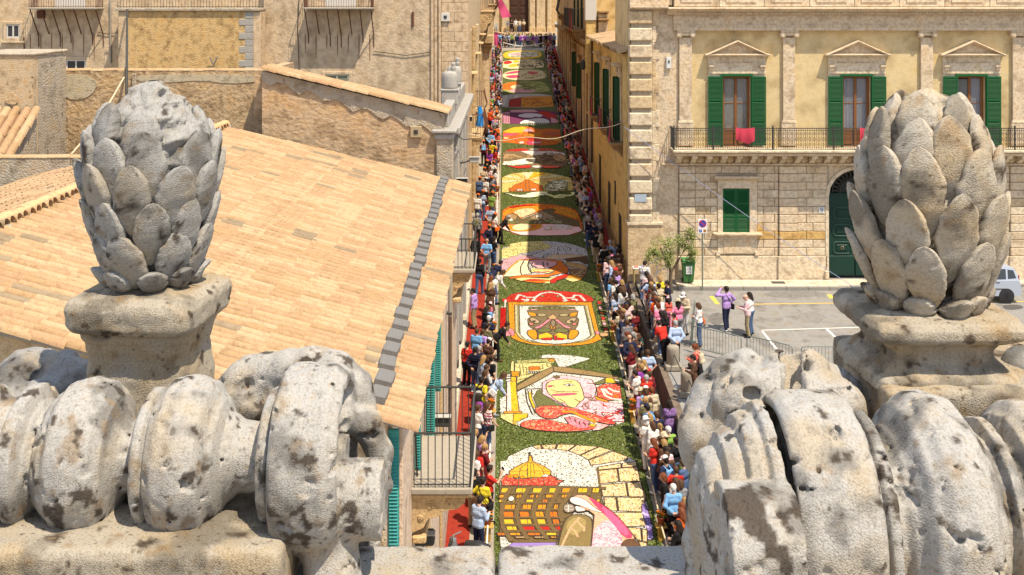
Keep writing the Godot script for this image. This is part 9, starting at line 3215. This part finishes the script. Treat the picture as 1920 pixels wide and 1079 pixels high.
	for k in 10:
		var dl := 35.2 + k * 1.4
		crowd_one(Vector3(-0.95 - rnd(0.0,0.35), sy(dl) + 0.015,-dl - rnd(0,0.5)), deg_to_rad(rnd(-70,-15)), mix, "sunny side by " + beside(dl), false)
	for k in 12:
		var pp := on_piazza(Vector2(rnd(1170,1240), rnd(575,640)))
		pp.x = maxf(pp.x, 5.95)
		crowd_one(pp, deg_to_rad(rnd(-10,60)), mix, "in the piazza corner crowd", false)
	# the rest of both rows, farther up the street
	var tops := ["white", "white", "pale blue", "light blue", "navy", "black", "black", "red", "maroon", "pink", "pale pink", "lilac", "purple", "olive", "beige", "brown", "grey", "denim", "orange", "green", "coral", "teal"]
	var darks := ["navy", "black", "black", "brown", "maroon", "grey", "denim", "purple", "white", "beige", "pale pink", "red", "coral", "olive", "pale blue", "lilac"]
	for side in 2:
		var d := 83.0 if side == 0 else 58.0
		while d < 134.0:
			var rows := 2 if side == 1 else (1 + int(rng.randf() < 0.55))
			for r in rows:
				var x := (-0.82 - r * 0.5 + rnd(-0.12,0.12)) if side == 0 else (4.42 + r * 0.5 + rnd(-0.1,0.14))
				x -= 0.0052 * d * (1.0 if side == 0 else 0.6)
				x = maxf(x, -2.1)
				crowd_one(Vector3(x, sy(d) + 0.02,-d - r * 0.4 - rnd(0,0.4)), (-1.0 if side == 0 else 1.0) * deg_to_rad(rnd(10,80)), tops if side == 0 else darks, ("sunny side by " if side == 0 else "shaded side by ") + beside(d), side == 0 and d > 84 and d < 96)
			d += (rnd(0.95,1.5) if side == 1 else rnd(1.0,1.5)) * (0.7 if d > 103.0 else 1.0)
	# the crowd at the end of the street and a few on the church steps
	for r in 3:
		for k in 15:
			crowd_one(Vector3(-1.9 + k * 0.5 + rnd(-0.15,0.15) + r * 0.2, sy(139), -138.6 - r * 1.3 - rnd(0,0.5)), PI + rnd(-0.8,0.8) if rng.randf() < 0.6 else rnd(-0.6,0.6), ["white", "pale blue", "light blue", "lilac", "navy", "black", "grey", "green", "purple", "beige"], ["front row", "middle row", "back row"][r] + " of the far crowd", false)
	for k in 5:
		crowd_one(Vector3(-0.6 + k * 0.55,15.62,-153.0), PI + rnd(-0.3,0.3), ["white", "black", "grey", "navy", "beige"], "by the church door", false)
	distant_crowd()
var far_folk := []
func distant_crowd() -> void: # the smallest people, past the count that can be told apart
	var t := thing("distant_crowd", "dense far crowd on both sides and across the top end of the street", "crowd")
	t.set_meta("kind", "stuff")
	for fem in [false, true]:
		var f := figure("stand", fem)
		var mine := far_folk.filter(func(q): return q[2] == fem)
		for part in [["body", "body"], ["shirts", "top_long"], ["trousers", "trousers"], ["hair", "hair_bob" if fem else "hair_short"]]:
			var mm := MultiMesh.new()
			mm.transform_format = MultiMesh.TRANSFORM_3D
			mm.use_colors = true
			mm.mesh = f[part[1]]
			mm.instance_count = mine.size()
			for k in mine.size():
				var q: Array = mine[k]
				mm.set_instance_transform(k, Transform3D(Basis(Vector3.UP, q[1]).scaled(Vector3.ONE * q[4]), q[0]))
				var c: Array = [[0.5,0.3,0.2], TONES[q[3][0]], TONES[q[3][1]], HAIRS[q[3][2]]][["body", "shirts", "trousers", "hair"].find(part[0])]
				mm.set_instance_color(k, Color(c[0], c[1], c[2]))
			var mi := MultiMeshInstance3D.new()
			mi.name = part[0]
			mi.multimesh = mm
			mi.material_override = mat("crowd_cloth", Color.WHITE, {"vc": true, "rough": 0.9})
			mi.set_meta("kind", "stuff")
			t.add_child(mi, true)
func crowd_one(at: Vector3, yaw: float, tops: Array, place: String, caps: bool) -> void:
	if -at.z > 103.0 and not place.begins_with("front row") and not place.begins_with("by the"):
		far_folk.append([at, yaw, rng.randf() < 0.5, [pick(tops), pick(["denim", "black", "navy", "khaki", "grey", "brown"]), pick(["dark", "dark", "brown", "blond", "grey"])], rnd(0.92,1.04)])
		return
	for tries in 12:
		var fem := rng.randf() < 0.5
		var o := {"top": pick(tops), "long": rng.randf() < 0.4, "legs": pick(["denim", "denim", "black", "navy", "khaki", "grey", "brown", "white"]), "hair": pick(["dark", "dark", "brown", "brown", "blond", "grey", "auburn"]), "scale": rnd(0.92,1.04)}
		if fem:
			o["style"] = pick(["long", "bob", "tail"])
			if rng.randf() < 0.2:
				o["legs"] = "dress"
		if caps and rng.randf() < 0.6:
			o["hat"] = "orange cap"
		elif rng.randf() < 0.1:
			o["hat"] = pick(["white cap", "beige sunhat", "navy cap"])
		if rng.randf() < 0.12:
			o["extra"] = pick(["backpack", "shoulder_bag"])
			o["extra_tone"] = pick(["black", "brown", "navy", "red"])
		if person(at, yaw, pick(["stand", "fold", "clasp", "stand", "hold", "bag", "photo"]), fem, o, place):
			return
